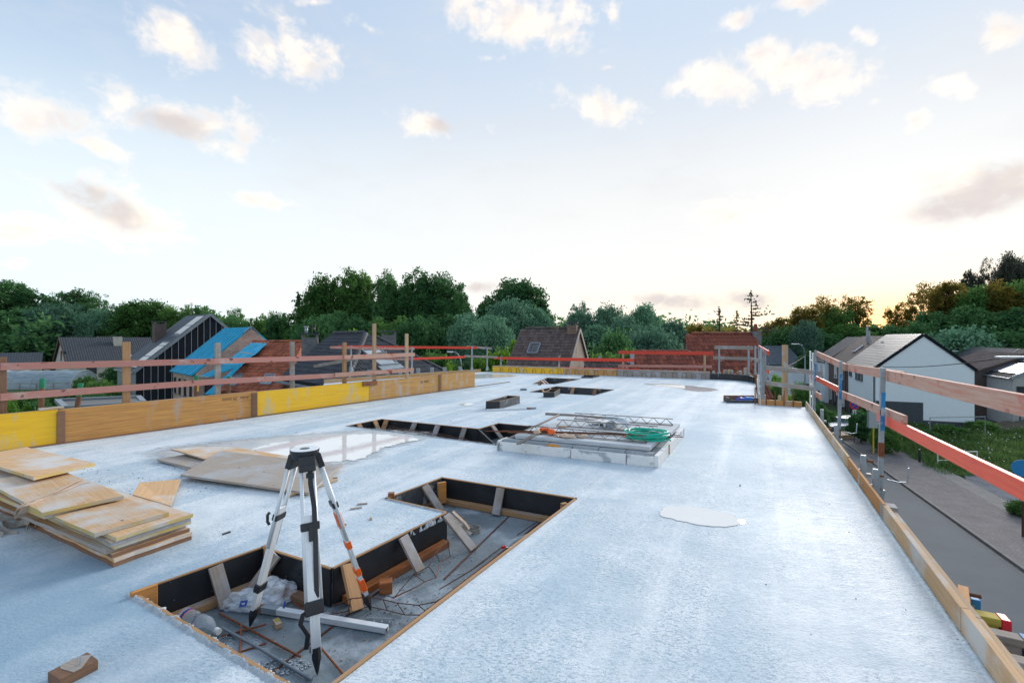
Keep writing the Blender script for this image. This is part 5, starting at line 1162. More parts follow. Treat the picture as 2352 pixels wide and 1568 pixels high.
# steel brackets on the outside of the edge
for i, (bx_, lab) in enumerate(((1983,'first'), (2012,'second'), (1921,'third'), (1888,'fourth'))):
    k_ = (bx_-CX)/F; A_b = RE0+RN*.11; s0 = (k_*A_b.y-A_b.x)/(RD.x-k_*RD.y); p = A_b+RD*s0; t = thing('edge_bracket', {0:'galvanized bracket with rusty wing nut left of the nearest post foot', 1:'galvanized bracket right beside the foot of the nearest blue banded post', 2:'galvanized bracket beside the middle blue banded post', 3:'farthest galvanized bracket behind the ladder foot'}[i], 'bracket', (p.x,p.y,-.2))
    MB().box(p+Z*.06, RN*.026, RD*.022, Z*.17).build('channel', M['steel'], t, bevel=.004)
    MB().box(p+RN*.016+Z*.06+RD*.030, RN*.008, RD*.02, Z*.16).build('flange', M['steel'], t)
    MB().tube([p-RN*.12+Z*.06, p+RN*.0+Z*.06], .012, 6).build('tie_bar', M['steel'], t)
    MB().box(p-RN*.0+Z*.01, RN*.07, RD*.02, Z*.02).build('foot', M['steel_rusty'], t)
    if i == 0: MB().tube([p+RN*.03+Z*.17, p+RN*.09+Z*.17], .014, 6).tube([p+RN*.07+Z*.17+RD*.035, p+RN*.07+Z*.17-RD*.035], .007, 6).build('wing_nut', M['rust'], t)
p = RE0+RD*8.35-RN*.0; tag(MB().tube([V(0,0,0), RN*.10], .018, 6).tube([RN*.05+RD*.04, RN*.05-RD*.04], .009, 6).build('wing_nut', M['rust'], loc=(p.x,p.y,.10)), 'small rusty wing nut on the right edge board midway along', 'wing nut')
p = RE0+RD*3.55+RN*.05; tag(MB().tube([V(0,0,0), RN*.28+Z*.0], .012, 7).build('rebar_stub', M['rust_dark'], loc=(p.x,p.y,-.12)), 'ribbed dark rebar stub sticking out over the street', 'rebar')
# right guard rail
rg = thing('guard_rail', 'big red and faded timber guard rail on blue banded steel posts above the street', 'guard rail', (3.68, 4.6, -.2))
Ro = RE0+RN*.17
def rp(s, z, off=0): p = Ro+RD*s+RN*off; return V(p.x,p.y,z)
def rs(x, off=0.):
    A0 = Ro+RN*off; k = (x-CX)/F; return (k*A0.y-A0.x)/(RD.x-k*RD.y)
def rpy(x, y, off): s = rs(x, off); p = rp(s, 0, off); p.z = zfor(p, y); return p
for i, (x, yt) in enumerate(((2028,844), (1931,829), (1873,804.5))):
    s = rs(x); b = rp(s, -.3); tp = rp(s, 0); tp.z = zfor(tp, yt)+.0; w = .043; tilt = RD*0
    b = b - V(.035,0,0)
    MB().beam(b, tp, w, w*.8, RD).build('post', M['steel_rusty'], rg, bevel=.004)
    dirp = (tp-b)/(tp.z-b.z)
    def band(z0, z1, m, g=.0015): MB().beam(b+dirp*(z0-b.z)+(RN*w*.14 if m == 'blue_paint' else V(0,0,0)), b+dirp*(z1-b.z)+(RN*w*.14 if m == 'blue_paint' else V(0,0,0)), (w+g*2)*(.74 if m == 'blue_paint' else 1), w*.8+g*2, RD).build('paint_band' if m == 'blue_paint' else 'rust_band', M[m], rg)
    band(.62, 1.0, 'blue_paint')
    if i == 0: band(.36, .50, 'rust'); band(.155, .175, 'rust')
    else: band(.50, .60, 'steel')
    MB().beam(b, b+dirp*(.02-b.z), w*1.35, w*1.2, RD).build('post_socket', M['steel'], rg, bevel=.004)
    hk = [rp(s, .13, .03), rp(s, .115, .13), rp(s-.0, .13, .19), rp(s, .27, .20)] if i < 2 else []
    if hk: MB().tube(hk, .008, 6).build('board_hook', M['steel'], rg)
OB = .055
a0 = rpy(1876, 811.5, OB); a1 = rpy(1937, 841.5, OB); a2 = rpy(2080, 866, OB); e0 = rpy(2033, 860, OB+.032); 
MB().beam(a0, rpy(1943,843.5,OB), .03, .105).build('rail_board', M['paint_faded'], rg, bevel=.003)
MB().beam(rpy(1938,841.5,OB+.032), rpy(2078,866.5,OB+.032), .03, .105).build('rail_board', M['paint_faded'], rg, bevel=.003)
f1 = rpy(2352, 930.5, OB); f0 = rpy(2036, 861.6, OB); fd_ = (f0-f1); MB().beam(f0, f1-fd_*.9, .032, .11).build('rail_board', M['paint_faded'], rg, bevel=.003, label='nearest upper rail board, deeply grained with red stains')
MB().beam(rpy(1862,862,OB), rpy(1929,896,OB), .03, .10).build('rail_board', M['paint_red_bright'], rg, bevel=.003)
MB().beam(rpy(1923,900,OB), rpy(2080,967,OB), .03, .10).build('rail_board', M['paint_faded'], rg, bevel=.003)
g1 = rpy(2352, 1125, OB); g0 = rpy(2021, 957.5, OB); MB().beam(g0-(g1-g0)*.02, g1+(g1-g0)*.9, .032, .10).build('rail_board', M['paint_red_bright'], rg, bevel=.003, label='nearest lower rail board in bright red paint')
MB().beam(rpy(1870,902,OB), rpy(1886,912,OB), .03, .12).build('rail_board', M['paint_faded'], rg, bevel=.003)
# ladder
ld = thing('ladder', 'aluminium ladder standing against the right slab edge behind the far post', 'ladder', tuple(rp(rs(1861), -2.0)))
la0, la1 = rp(rs(1861), -3, .0), rp(rs(1861), 1.23, .0); lb0, lb1 = rp(rs(1861)-.36, -3, .0), rp(rs(1861)-.36, .2, .0)
MB().beam(la0, la1, .05, .03, RN).build('side_rail', M['alu'], ld); MB().beam(lb0+V(.02,0,0), lb1+Z*1.0+V(.02,0,0), .05, .03, RN).build('side_rail', M['alu'], ld)
for k in range(15): MB().tube([la0+Z*.28*k+Z*.1, lb0+Z*.28*k+Z*.1], .014, 6).build('rung', M['alu'], ld)
# short ladder at the recess
ld = thing('ladder', 'short steel ladder head in the recess behind the orange notch form', 'ladder', tuple(Q(1747,920,11.6)))
for x, d in ((1743,11.9), (1752.5,11.2)): MB().beam(Q(x,926,d), Q(x-1,860,d), .04, .03, V(0,1,0)).build('side_rail', M['alu'], ld)
for y in (875,887,899,911,922): MB().tube([Q(1743,y,11.9), Q(1752,y,11.2)], .012, 6).build('rung', M['alu'], ld)
# beam ends under the right edge
for i, (y, m, cap, x1, lab) in enumerate(((1357,'wood_grey','blue_paint',2247,'grey timber beam end with blue cap, farthest below the right edge'), (1404,'beam_yellow','red_plastic',2317,'yellow timber beam end with red cap sticking out below the right edge'), (1452,'wood_grey','blue_paint',2372,'grey timber beam end with blue cap next to the yellow beam'), (1510,'wood_grey','wood_grey',2400,'grey timber beam end cut off by the lower right corner'))):
    zt = -.17; p1 = G(x1, y+16, zt); s_ = (p1-RE0).dot(RD); L = (p1-RE0).dot(RN); a = RE0+RD*s_-RN*.3; b = RE0+RD*s_+RN*L; hw = .042
    t = thing('timber_beam', lab, 'beam', (b.x,b.y,zt-.1), 'formwork beams under the right edge')
    def bb(o0, o1, w, z0, z1, nm, mm): MB().box((RE0+RD*s_+RN*(o0+o1)/2)+Z*(z0+z1)/2, RN*(o1-o0)/2, RD*w, Z*(z1-z0)/2).build(nm, M[mm], t, bevel=.005)
    bb(-.3, L-.045, hw, zt-.045, zt, 'top_flange', m); bb(-.3, L-.05, hw*.62, zt-.16, zt-.045, 'web', m); bb(-.3, L-.045, hw, zt-.20, zt-.16, 'bottom_flange', m)
    bb(L-.045, L, hw*1.06, zt-.203, zt+.004, 'end_cap', cap)
p0, p1 = RE0+RD*3.1+RN*.12+Z*-.02, G(2212,1358,-.14); tag(MB().beam(V(0,0,0), p1-p0+Z*.03, .05, .02).build('timber_batten', M['wood_orange'], loc=tuple(p0)), 'thin orange batten leaning outside the right edge above the beam ends', 'timber')

# ------------------------------------------------------------------ things on the slab
# tripod on the floor of the near opening
ft = [G(729,1548,-SLD), G(574,1438,-SLD), G(852,1400,-SLD)]
hc = Q(700, 1031, 2.80); hc.z = .875
tp = thing('tripod', 'aluminium surveying tripod with black head and orange taped leg standing in the opening', 'tripod', (hc.x, hc.y, -SLD))
mb = MB(); mb.tube([hc+Z*-.052, hc+Z*-.010, hc, hc+Z*.002], [.070,.083,.083,.080], 24).build('head_plate', M['black_plastic'], tp, smooth=False)
MB().tube([hc+Z*.002, hc+Z*.004], [.080,.078], 24).build('head_face', M['alu'], tp); MB().tube([hc+Z*.004, hc+Z*.0055], .028, 16).build('centre_hole', M['film_black'], tp)
MB().tube([hc+Z*-.05, hc+Z*-.12], .018, 10).build('centre_screw', M['black_plastic'], tp)
for i, f in enumerate(ft):
    out_ = (f-hc); out_.z = 0; out_.normalize(); sd = V(-out_.y, out_.x, 0); top = hc+out_*.068-Z*.045
    leg_dir = (f-top).normalized(); L = (f-top).length; nrm = leg_dir.cross(sd).normalized()
    MB().box(top+leg_dir*.012, sd*.044, nrm*.018, leg_dir*.028).build('hinge', M['black_plastic'], tp, bevel=.006)
    MB().box(top+leg_dir*.054, sd*.046, nrm*.018, leg_dir*.020).build('leg_bracket', M['black_plastic'], tp, bevel=.005)
    k0, k1 = .05, L*(.62 if i else .60); j = L*(.335)
    if i == 0:
        for s in (-1, 1): MB().tube([top+leg_dir*k0+sd*s*.034, top+leg_dir*(L*.70)+sd*s*.038], .0105, 10).build('upper_tube', M['alu'], tp, smooth=True)
        MB().beam(top+leg_dir*(j-.06), top+leg_dir*(L*.70), .064, .020, nrm).build('leg_section', M['alu'], tp, bevel=.003, label='front leg with broad white aluminium section')
        MB().beam(top+leg_dir*(L*.70), top+leg_dir*(L*.905), .050, .020, nrm).build('lower_leg', M['alu'], tp, bevel=.003)
        MB().box(top+leg_dir*j, sd*.050, nrm*.020, leg_dir*.022).build('clamp', M['black_plastic'], tp, bevel=.005); MB().box(top+leg_dir*(j+.035)-nrm*.02, sd*.012, nrm*.006, leg_dir*.045).box(top+leg_dir*(j+.035)+nrm*.02, sd*.012, nrm*.006, leg_dir*.045).build('clamp_lever', M['black_plastic'], tp)
        MB().box(top+leg_dir*(L*.71), sd*.048, nrm*.022, leg_dir*.036).build('clamp', M['black_plastic'], tp, bevel=.006)
    else:
        for s in (-1, 1): MB().tube([top+leg_dir*k0+sd*s*.034, top+leg_dir*(L*.52)+sd*s*.030], .012, 10).build('upper_tube', M['alu'], tp, smooth=True)
        MB().beam(top+leg_dir*(j-.05), top+leg_dir*(L*.89), .056, .024, nrm).build('leg_section', M['alu'], tp, bevel=.003)
        MB().box(top+leg_dir*(L*(.345 if i == 1 else .30)), sd*.042, nrm*.018, leg_dir*.020).build('clamp', M['black_plastic'], tp, bevel=.005)
        if i == 1:
            MB().box(top+leg_dir*(L*.76), sd*.036, nrm*.020, leg_dir*.026).build('clamp', M['black_plastic'], tp, bevel=.005)
            c = top+leg_dir*(L*.36)-V(.055,0,0)*1; MB().tube([c+Z*.035, c+Z*.02-V(.012,0,0), c-Z*.02-V(.012,0,0), c-Z*.04], .009, 8).build('clamp_lever', M['black_plastic'], tp, smooth=True)
        else:
            for a_, b_ in ((.355,.405), (.405,.445), (.535,.58), (.71,.755), (.785,.86)): MB().beam(top+leg_dir*L*a_, top+leg_dir*L*b_, .062+.006*(a_ > .7), .032, nrm).build('orange_tape', M['tape_orange'], tp, bevel=.004)
            MB().ribbon([top+leg_dir*L*.33+sd*.03, top+leg_dir*L*.35+sd*.034, top+leg_dir*L*.38+sd*.030], .018, nrm).build('orange_tape', M['tape_orange'], tp)
    tl_ = L-L*.90
    MB().tube([top+leg_dir*L*.885, top+leg_dir*L*.93, top+leg_dir*(L-.015), f], [.024,.025,.009,.003], 8).build('foot_spike', M['black_plastic'], tp)
# carrying strap with buckle down the front leg
f = ft[0]; tp0 = hc+V(.062,-.07,-.10)
sp = [tp0, tp0+V(.012,-.02,-.08), tp0+V(.05,-.06,-.20), tp0+V(.075,-.10,-.36), tp0+V(.095,-.14,-.52), tp0+V(.11,-.165,-.66), tp0+V(.085,-.18,-.72)]
MB().ribbon(sp, .026, V(1,.35,0), .003).build('carry_strap', M['black_plastic'], tp)
MB().box(tp0+V(.008,-.015,-.035), V(.022,0,0), V(0,.006,0), Z*.014).build('buckle', M['black_plastic'], tp)
bs = sp[-1]; MB().ribbon([bs, bs+V(-.03,-.03,-.01), bs+V(-.04,-.04,-.06), bs+V(.0,-.04,-.12), bs+V(-.005,-.05,-.19)], .024, V(1,.2,0), .004).build('carry_strap', M['black_plastic'], tp)
MB().ribbon([bs, bs+V(.015,-.02,-.05), bs+V(.025,-.03,-.12), bs+V(.028,-.04,-.19)], .022, V(1,.2,0), .004).build('carry_strap', M['black_plastic'], tp); MB().box(bs+V(.028,-.04,-.195), V(.017,0,0), V(0,.006,0), Z*.018).build('buckle', M['zinc'], tp)

def D(x, y, z=-SLD): return G(x, y, z)
# aluminium square tube with plaster, angle bracket, rods
a, b = D(540,1385,-SLD+.03), D(889,1444,-SLD+.02); t = thing('square_tube', 'long grey square aluminium tube lying across the opening floor under the tripod', 'metal tube', tuple((a+b)/2-Z*.02))
MB().beam(a.lerp(b,.30), b, .042, .036).build('tube', M['alu'], t, bevel=.002); MB().beam(a, a.lerp(b,.16), .05, .045).build('sleeve', M['steel'], t, bevel=.003); MB().beam(a.lerp(b,.19), a.lerp(b,.30), .048, .042).build('sleeve', M['steel'], t, bevel=.003); MB().beam(a.lerp(b,.15), a.lerp(b,.20), .05, .044).build('tape_band', M['wood_brown'], t)
MB().box(b+(b-a).normalized()*.001, (b-a).normalized()*.001, Z*.012, V(0,.013,0)).build('tube_mouth', M['film_black'], t)
t = thing('angle_bracket', 'punched steel angle bracket beside the end of the square tube', 'bracket', tuple(D(880,1432)))
q0, q1 = D(842,1432), D(901,1434); MB().box((q0+q1)/2+Z*.022, (q1-q0)/2, V(0,.0015,0), Z*.02).build('plate', M['steel'], t); MB().beam(q0+Z*.02, D(822,1445)+Z*.012, .003, .03).build('plate', M['steel'], t)
for f_ in (.3,.6,.9): c = q0.lerp(q1,f_)+Z*.022; MB().tube([c-V(0,.003,0), c-V(0,.001,0)], .005, 8).build('bolt_hole', M['white'], t)
def rod(label, pts, r, m, cat='rebar', name='rebar', n=7): 
    L = Vector(pts[0]); return tag(MB().tube([Vector(p)-L for p in pts], r, n).build(name, M[m], loc=tuple(L)), label, cat)
rod('long rusty bar crossing under the left tripod foot', [D(503,1407,-SLD+.012), D(690,1507,-SLD+.012)], .0065, 'rust')
rod('short rusty bar lying left to right behind the bottle cap', [D(508,1461), D(612,1440)+Z*.02], .0055, 'rust')
rod('short rusty bar pointing away, crossed by two other bars', [D(550,1502), D(554,1444)+Z*.03], .0055, 'rust')
rod('short rusty bar in front of the crossed bars', [D(545,1498), D(612,1480)+Z*.01], .0055, 'rust')
rod('rusty bar running from behind the front tripod leg to the lower edge', [D(687,1432)+Z*.01, D(790,1553)+Z*.01], .006, 'rust')
rod('rusty bar between the plastic bag and the front leg', [D(676,1390)+Z*.015, D(718,1414)+Z*.01], .006, 'rust')
rod('smooth blue grey conduit rod beside the large bottle', [D(510,1448)+Z*.02, D(600,1495)+Z*.012, D(716,1565)+Z*.01], .0085, 'zinc', 'conduit', 'conduit_rod', 10)
# thin rusty wire ladder mesh along the opening
wm = thing('wire_mesh', 'bent ladder of thin rusty wire lying along the opening by the rear tripod leg', 'wire mesh', tuple(D(900,1400)))
top_ = [(764,1390,.10), (806,1374,.12), (845,1370,.14), (880,1376,.13), (912,1384,.11), (961,1389,.09), (1000,1381,.08), (1050,1352,.06), (1096,1314,.03)]
bot_ = [(750,1412,.01), (800,1402,.01), (850,1392,.01), (890,1401,.01), (930,1411,.01), (988,1411,.01), (1005,1405,.01), (1060,1360,.01), (1120,1315,.01)]
tpz = [D(x,y,-SLD+z) for x,y,z in top_]; btz = [D(x,y,-SLD+z) for x,y,z in bot_]
MB().tube(tpz, .0032, 5).build('wire', M['rust_dark'], wm); MB().tube(btz, .0032, 5).build('wire', M['rust_dark'], wm)
for a, b in list(zip(tpz, btz))[1:8]: MB().tube([a, b], .003, 5).build('cross_wire', M['rust_dark'], wm)
t2 = [D(x,y,-SLD+z) for x,y,z in ((870,1362,.02),(905,1372,.05),(950,1318,.12),(985,1300,.15),(1000,1270,.17),(1028,1238,.16))]; b2_ = [D(x,y,-SLD+z) for x,y,z in ((900,1372,.02),(960,1345,.02),(975,1335,.03),(1002,1325,.03),(1010,1290,.03),(1034,1278,.03))]
MB().tube(t2, .0032, 5).build('wire', M['rust_dark'], wm); MB().tube(b2_, .0032, 5).build('wire', M['rust'], wm)
for a, b in list(zip(t2, b2_))[1:]: MB().tube([a, b], .003, 5).build('cross_wire', M['rust_dark'], wm)
rod('long thin dark wire running to the small bottle with the red cap', [D(1010,1352), D(1080,1310), D(1152,1258)+Z*.01], .004, 'rust_dark', 'wire', 'wire')
rod('thin dark wire by the right wall of the opening', [D(1188,1228), D(1236,1196)], .004, 'rust_dark', 'wire', 'wire')
t = thing('timber_block', 'small pale timber block with stamped print on the opening floor', 'wood block', tuple(D(637,1440)))
c = D(637,1437)+Z*.016; MB().box(c, V(.026,-.028,0), V(.013,.012,0), Z*.016).build('block', M['pine_pale'], t, bevel=.002); MB().box(c+Z*.0165+V(-.008,.009,0), V(.014,-.015,0), V(.009,.008,0), Z*.0006).build('yellow_print', M['beam_yellow'], t)
# plastic bag with blue print
bg = thing('plastic_bag', 'crumpled clear plastic bag with blue printed squares behind the left tripod leg', 'bag', tuple(D(590,1400)))
def bagmesh(c, rx, ry, rz, seed):
    bm = bmesh.new(); bmesh.ops.create_icosphere(bm, subdivisions=5, radius=1)
    for v in bm.verts:
        p = v.co.copy(); k = 1+.35*noise.noise(p*1.3+V(seed,0,0)) + .20*abs(noise.noise(p*2.4+V(0,seed,0))) - .06*abs(noise.noise(p*5+V(0,0,seed)))
        v.co = V(p.x*rx*k, p.y*ry*k, max(-rz*.45, p.z*rz*k*(1+.5*noise.noise(p*2+V(seed*2,1,0)))))
    for f in bm.faces: f.smooth = True
    me = bpy.data.meshes.new('film'); bmesh.ops.translate(bm, verts=bm.verts, vec=c-wloc(bg)); bm.to_mesh(me); bm.free(); me.materials.append(M['bag'])
    o = bpy.data.objects.new('film', me); COL.objects.link(o); o.parent = bg; return o
bagmesh(D(566,1392)+Z*.035, .155, .085, .065, 2); bagmesh(D(632,1380)+Z*.05, .115, .10, .085, 5)
q = D(572,1392)+Z*.09
for c, w, h_, yaw in ((Q(569.5,1375,2.99),.021,.018,.25), (Q(662,1378,2.93),.008,.018,-.3)):
    X, Y = V(math.cos(yaw),math.sin(yaw),.0), V(0,.55,.83); MB().box(c-V(0,.05,0), X*w, Y*h_, X.cross(Y)*.0008).build('blue_print', M['blue_print'], bg)
X, Y = V(math.cos(.25),math.sin(.25),0), V(0,.55,.83).normalized(); Y = (Y-X*X.dot(Y)).normalized(); Mx = Matrix((X, Y, X.cross(Y))).transposed().to_4x4() @ Matrix.Rotation(R(80), 4, 'Z'); Mx.translation = Q(569.5,1375,2.99)-V(0,.0525,-.001); lettering('6', bg, Mx, .028, M['white'])
# bottles
def bottle(label, p, d, L, r, cap, labelband=None, waist=True):
    d = d.normalized(); t = thing('plastic_bottle', label, 'bottle', tuple(p)); n = 26; pts, rr = [], []
    for i in range(n+1):
        f = i/n; pts.append(p+d*L*f)
        if f < .02: q = r*.75
        elif f < .62: q = r*(1 - (.16*math.exp(-((f-.38)/.05)**2) if waist else 0))
        elif f < .88: q = r*(1 - ((f-.62)/.26)**1.7*.70)
        else: q = r*.30
        rr.append(q)
    MB().tube(pts, rr, 18).build('bottle_body', M['bottle'], t, smooth=True)
    MB().tube([p+d*L*.93, p+d*L*1.02], r*.36, 12).build('cap', M[cap], t)
    if labelband:
        MB().tube([p+d*L*.12, p+d*L*.17], r*1.012, 18, caps=False).build('printed_label', M['blue_print'], t); MB().tube([p+d*L*.17, p+d*L*.185], r*1.016, 18, caps=False).build('printed_label', M['red_plastic'], t)
    return t
b0, b1 = D(402,1420)+Z*.052, D(511,1457)+Z*.045; b0 = D(420,1431)+Z*.05; b1 = D(500,1462)+Z*.035
bottle('large crumpled clear bottle with white cap along the front edge of the opening', b0, b1-b0, (b1-b0).length*1.02, .052, 'white_cap', True)
b0, b1 = D(1222,1240)+Z*.035, D(1161,1262)+Z*.03; bottle('small clear bottle with red cap at the right wall of the opening', b0, b1-b0, (b1-b0).length*1.1, .036, 'red_plastic', waist=False)
# coil of webbing in the opening
wc = thing('webbing_coil', 'loose coil of beige lifting strap behind the leaning brace in the opening', 'strap', tuple(D(1080,1225)))
for (x, y, rx, a0, a1, z, nm) in ((1088,1220,.062,0,6.28,.02,1), (1070,1226,.07,.4,5.0,.025,2), (1058,1210,.09,1.2,4.6,.05,3)):
    c = D(x,y); MB().ribbon([c+V(math.cos(a)*rx, math.sin(a)*rx, z) for a in [a0+(a1-a0)*i/22 for i in range(23)]], .04, Z, .004).build('strap_loop', M['webbing_grey'], wc)
MB().ribbon([D(1030,1180,-.02), D(1045,1192,-.08), D(1060,1205,-.12), D(1070,1218,-.2), D(1082,1226,-.22)], .035, V(.5,1,.3), .004).build('strap_loop', M['webbing_grey'], wc)
MB().ribbon([D(1040,1174,-.03), D(1055,1188,-.06), D(1068,1200,-.12), D(1078,1214,-.18)], .03, V(.4,1,.2), .004).build('strap_loop', M['webbing'], wc)

# ------------------------------------------------------------------ plywood stacks
def sheet_board(label, corner, ea, la, eb, lb, z, mat, th=.027, tilt=V(0,0,0), cat='plywood sheet', group=None, edge='ply_yellow', nm='plywood_sheet', rag=0.):
    """corner point + two edge directions"""
    ea, eb = Vector(ea).normalized(), Vector(eb).normalized(); c = V(corner[0], corner[1], z)
    p = [c, c+ea*la, c+ea*la+eb*lb, c+eb*lb]; p = [q + Z*(tilt[0]*((q-c).dot(ea))/la + tilt[1]*((q-c).dot(eb))/lb) for q in p]
    n = (p[1]-p[0]).cross(p[3]-p[0]).normalized(); n = n if n.z > 0 else -n
    cen = sum(p, V(0,0,0))/4; mb = MB(); L0 = cen
    if rag:
        r = random.Random(int(z*1000)); pp = []
        for i in range(4):
            a, b = p[i], p[(i+1) % 4]; m_ = max(2, int((b-a).length/.12)); out_ = ((a+b)/2-cen).normalized()
            for k in range(m_): pp.append(a.lerp(b, k/m_) + (out_*r.uniform(-rag, 0) if k else V(0,0,0)))
    else: pp = p
    u, v = ea, n.cross(ea)
    def uv(q, o=0): return ((q-p[0]).dot(v)*-1, (q-p[0]).dot(u)) if lb > la else ((q-p[0]).dot(u), (q-p[0]).dot(v))
    mb.face([q+n*th/2-L0 for q in pp] if (pp[1]-pp[0]).cross(pp[2]-pp[0]).z > 0 else [q+n*th/2-L0 for q in pp], [uv(q) for q in pp]); mb.face([q-n*th/2-L0 for q in pp][::-1], [uv(q) for q in pp][::-1]); mb.cur = 1; Lc = 0
    for i in range(len(pp)):
        a, b = pp[i]-L0, pp[(i+1) % len(pp)]-L0; l = (b-a).length; mb.face([a-n*th/2, b-n*th/2, b+n*th/2, a+n*th/2], [(Lc,0),(Lc+l,0),(Lc+l,th),(Lc,th)]); Lc += l
    o = mb.build(nm, [M[mat], M[edge]], loc=tuple(cen), weld=True); b = bmesh.new(); b.from_mesh(o.data); bmesh.ops.recalc_face_normals(b, faces=b.faces); b.to_mesh(o.data); b.free()
    tag(o, label, cat, group); return o
k0 = G(260,1303); ea = V(.46,.888,0); eb = V(-.888,.46,0)
lays = [(.0,.0,.014,'wood_orange','wood_brown','lowest dark sheet of the left plywood stack'), (.005,.0,.043,'ply_old','ply_old','second sheet from the bottom of the left plywood stack'), (.0,.02,.071,'ply_old','wood_brown','third sheet from the bottom of the left stack, with frayed brown edge'),
        (-.02,.05,.099,'ply_old','ply_grey','fourth sheet from the bottom of the left plywood stack'), (.012,.015,.128,'wood_orange','ply_yellow','sheet with orange top and yellow edge in the middle of the left stack'), (-.012,.0,.157,'ply_old','wood_grey','grey edged sheet just under the broad upper sheet of the left stack'), (.012,-.012,.186,'ply_old','ply_yellow','broad upper sheet of the left stack whose right end stays uncovered')]
for i, (oa, ob, z, m, ed_, lab) in enumerate(lays):
    c = k0+ea*oa-eb*(-ob) ; r = random.Random(i+3); a_ = R(r.uniform(-1.0,1.0)); Rz = Matrix.Rotation(a_, 3, 'Z')
    sheet_board(lab, c, Rz@ea, .49-oa*.5, Rz@eb, 2.5, z, m, .026, group='sheets of the left plywood stack', edge=ed_, rag=.010)
c = G(217.5,1229,.215); sheet_board('short sheet with orange worn face lying crosswise near the end of the stack', c, G(361,1187.5,.215)-c, .44, eb, .95, .215, 'ply_old', rag=.004)
c = G(97.5,1181,.262); c2 = G(286,1141,.255); sheet_board('large yellowish sheet on the stack with a white strap across it', c, c2-c, .47, G(150,1085,.28)-c2, 1.35, .262, 'ply_old', rag=.004)
c = G(77.5,1099,.335); c2 = G(219,1066,.325); sheet_board('topmost pale sheet at the left edge of the photo, lying over the stack', c, c2-c, .50, V(-.95,.50,0), 1.7, .335, 'ply_old', tilt=V(0,-.03,0), rag=.004)
c = G(92,1185,.235); sheet_board('yellow edged offcut sheet between the strapped sheet and the stack', c+V(.05,-.02,0), ea, .40, eb, 2.0, .235, 'ply_old', edge='ply_yellow')
# leaning loose board and dark block beside it
P4 = [G(392,1166,.02), G(415,1104,.03), G(320,1112,.10), G(303,1140,.12)]; cen = sum(P4, V(0,0,0))/4; n = (P4[1]-P4[0]).cross(P4[2]-P4[0]).normalized(); n = n if n.z > 0 else -n
o = MB().prism([p-cen for p in P4], n*.02).build('plywood_sheet', M['ply_old'], loc=tuple(cen), bevel=.002); tag(o, 'small cracked plywood piece leaning on the right side of the left stack', 'plywood sheet')
c = G(302,1160,.10); tag(MB().beam(V(-.25,.08,0), V(.04,-.03,0), .09, .035).build('timber_offcut', M['wood_brown'], loc=tuple(c+Z*.05)), 'weathered timber offcut between the stack and the small cracked plywood piece', 'timber')
stp = thing('lifting_strap', 'beige lifting strap draped over the large sheet of the left stack', 'strap', tuple(G(150,1130,.28)))
s1 = [G(212,1105,.29), G(170,1112,.295), G(130,1135,.29), G(88,1158,.29), G(60,1162,.285), G(47,1172,.26), G(43,1188,.17)]; s2 = [G(190,1101,.29), G(150,1120,.30), G(110,1140,.31), G(80,1150,.30), G(58,1158,.285), G(44,1170,.25), G(40,1186,.16)]
s1 = [G(212,1105,.285), G(175,1113,.29), G(140,1128,.288), G(112,1137,.288), G(80,1152,.285), G(62,1160,.283), G(52,1178,.22), G(44,1188,.15)]
s2 = [G(188,1099,.285), G(155,1114,.30), G(118,1132,.305), G(84,1146,.29), G(60,1154,.284), G(47,1166,.26), G(42,1184,.17)]
MB().ribbon(s1, .05, V(.6,1,0), .004).build('webbing', M['webbing'], stp); MB().ribbon(s2, .045, V(.6,1,.2), .004).build('webbing', M['webbing'], stp)
lc = thing('lifting_strap', 'dark grey lifting strap bunched on the slab under the left end of the stack', 'strap', tuple(G(30,1215)))
for k_, (x, y, rx) in enumerate(((15,1222,.16), (45,1218,.13), (5,1205,.18))): c = G(x,y); MB().ribbon([c+V(math.cos(a)*rx, math.sin(a)*rx*.55, .03+.03*math.sin(a*2+k_)) for a in [i*.3 for i in range(18)]], .05, V(0,.3,1), .004).build('webbing', M['webbing_grey'], lc)
MB().box(G(120,1231)+Z*.03+V(.0,.12,0), ea*.09, eb*.05, Z*.035).build('packing_block', M['wood_brown'], lc, bevel=.01)

# grey sheets by the puddle
def quad_sheet(label, pts, mat, th=.022, edge='ply_grey'):
    P_ = [G(*p) for p in pts]; cen = sum(P_, V(0,0,0))/len(P_); n = (P_[1]-P_[0]).cross(P_[2]-P_[0]).normalized(); n = n if n.z > 0 else -n
    u = (P_[1]-P_[0]).normalized(); v = n.cross(u); mb = MB(); mb.face([p-cen for p in P_] , [((p-P_[0]).dot(u), (p-P_[0]).dot(v)) for p in P_]); mb.face([p-cen-n*th for p in P_][::-1]); mb.cur = 1
    for i in range(len(P_)):
        a, b = P_[i]-cen, P_[(i+1) % len(P_)]-cen; mb.face([a-n*th, b-n*th, b, a])
    o = mb.build('plywood_sheet', [M[mat], M[edge]], loc=tuple(cen), weld=True); b = bmesh.new(); b.from_mesh(o.data); bmesh.ops.recalc_face_normals(b, faces=b.faces); b.to_mesh(o.data); b.free()
    return tag(o, label, 'plywood sheet')
quad_sheet('broad grey plywood sheet lying on top behind the tripod', [(415,1089,.075), (710,1131,.045), (784,1066,.07), (507,1035,.10)], 'ply_grey', .024)
quad_sheet('curled pale sheet sticking out behind the broad grey sheet', [(410,1035,.10), (470,1053,.07), (640,1075,.045), (760,1063,.05), (560,1030,.07), (525,1025,.08), (470,1026,.09), (430,1028,.095), (392,1031,.10)], 'ply_old', .02)
quad_sheet('flat grey sheet directly on the slab left of the broad sheet', [(361,1054,.04), (440,1073,.04), (600,1085,.03), (560,1045,.03), (425,1043,.04)], 'ply_grey', .024)
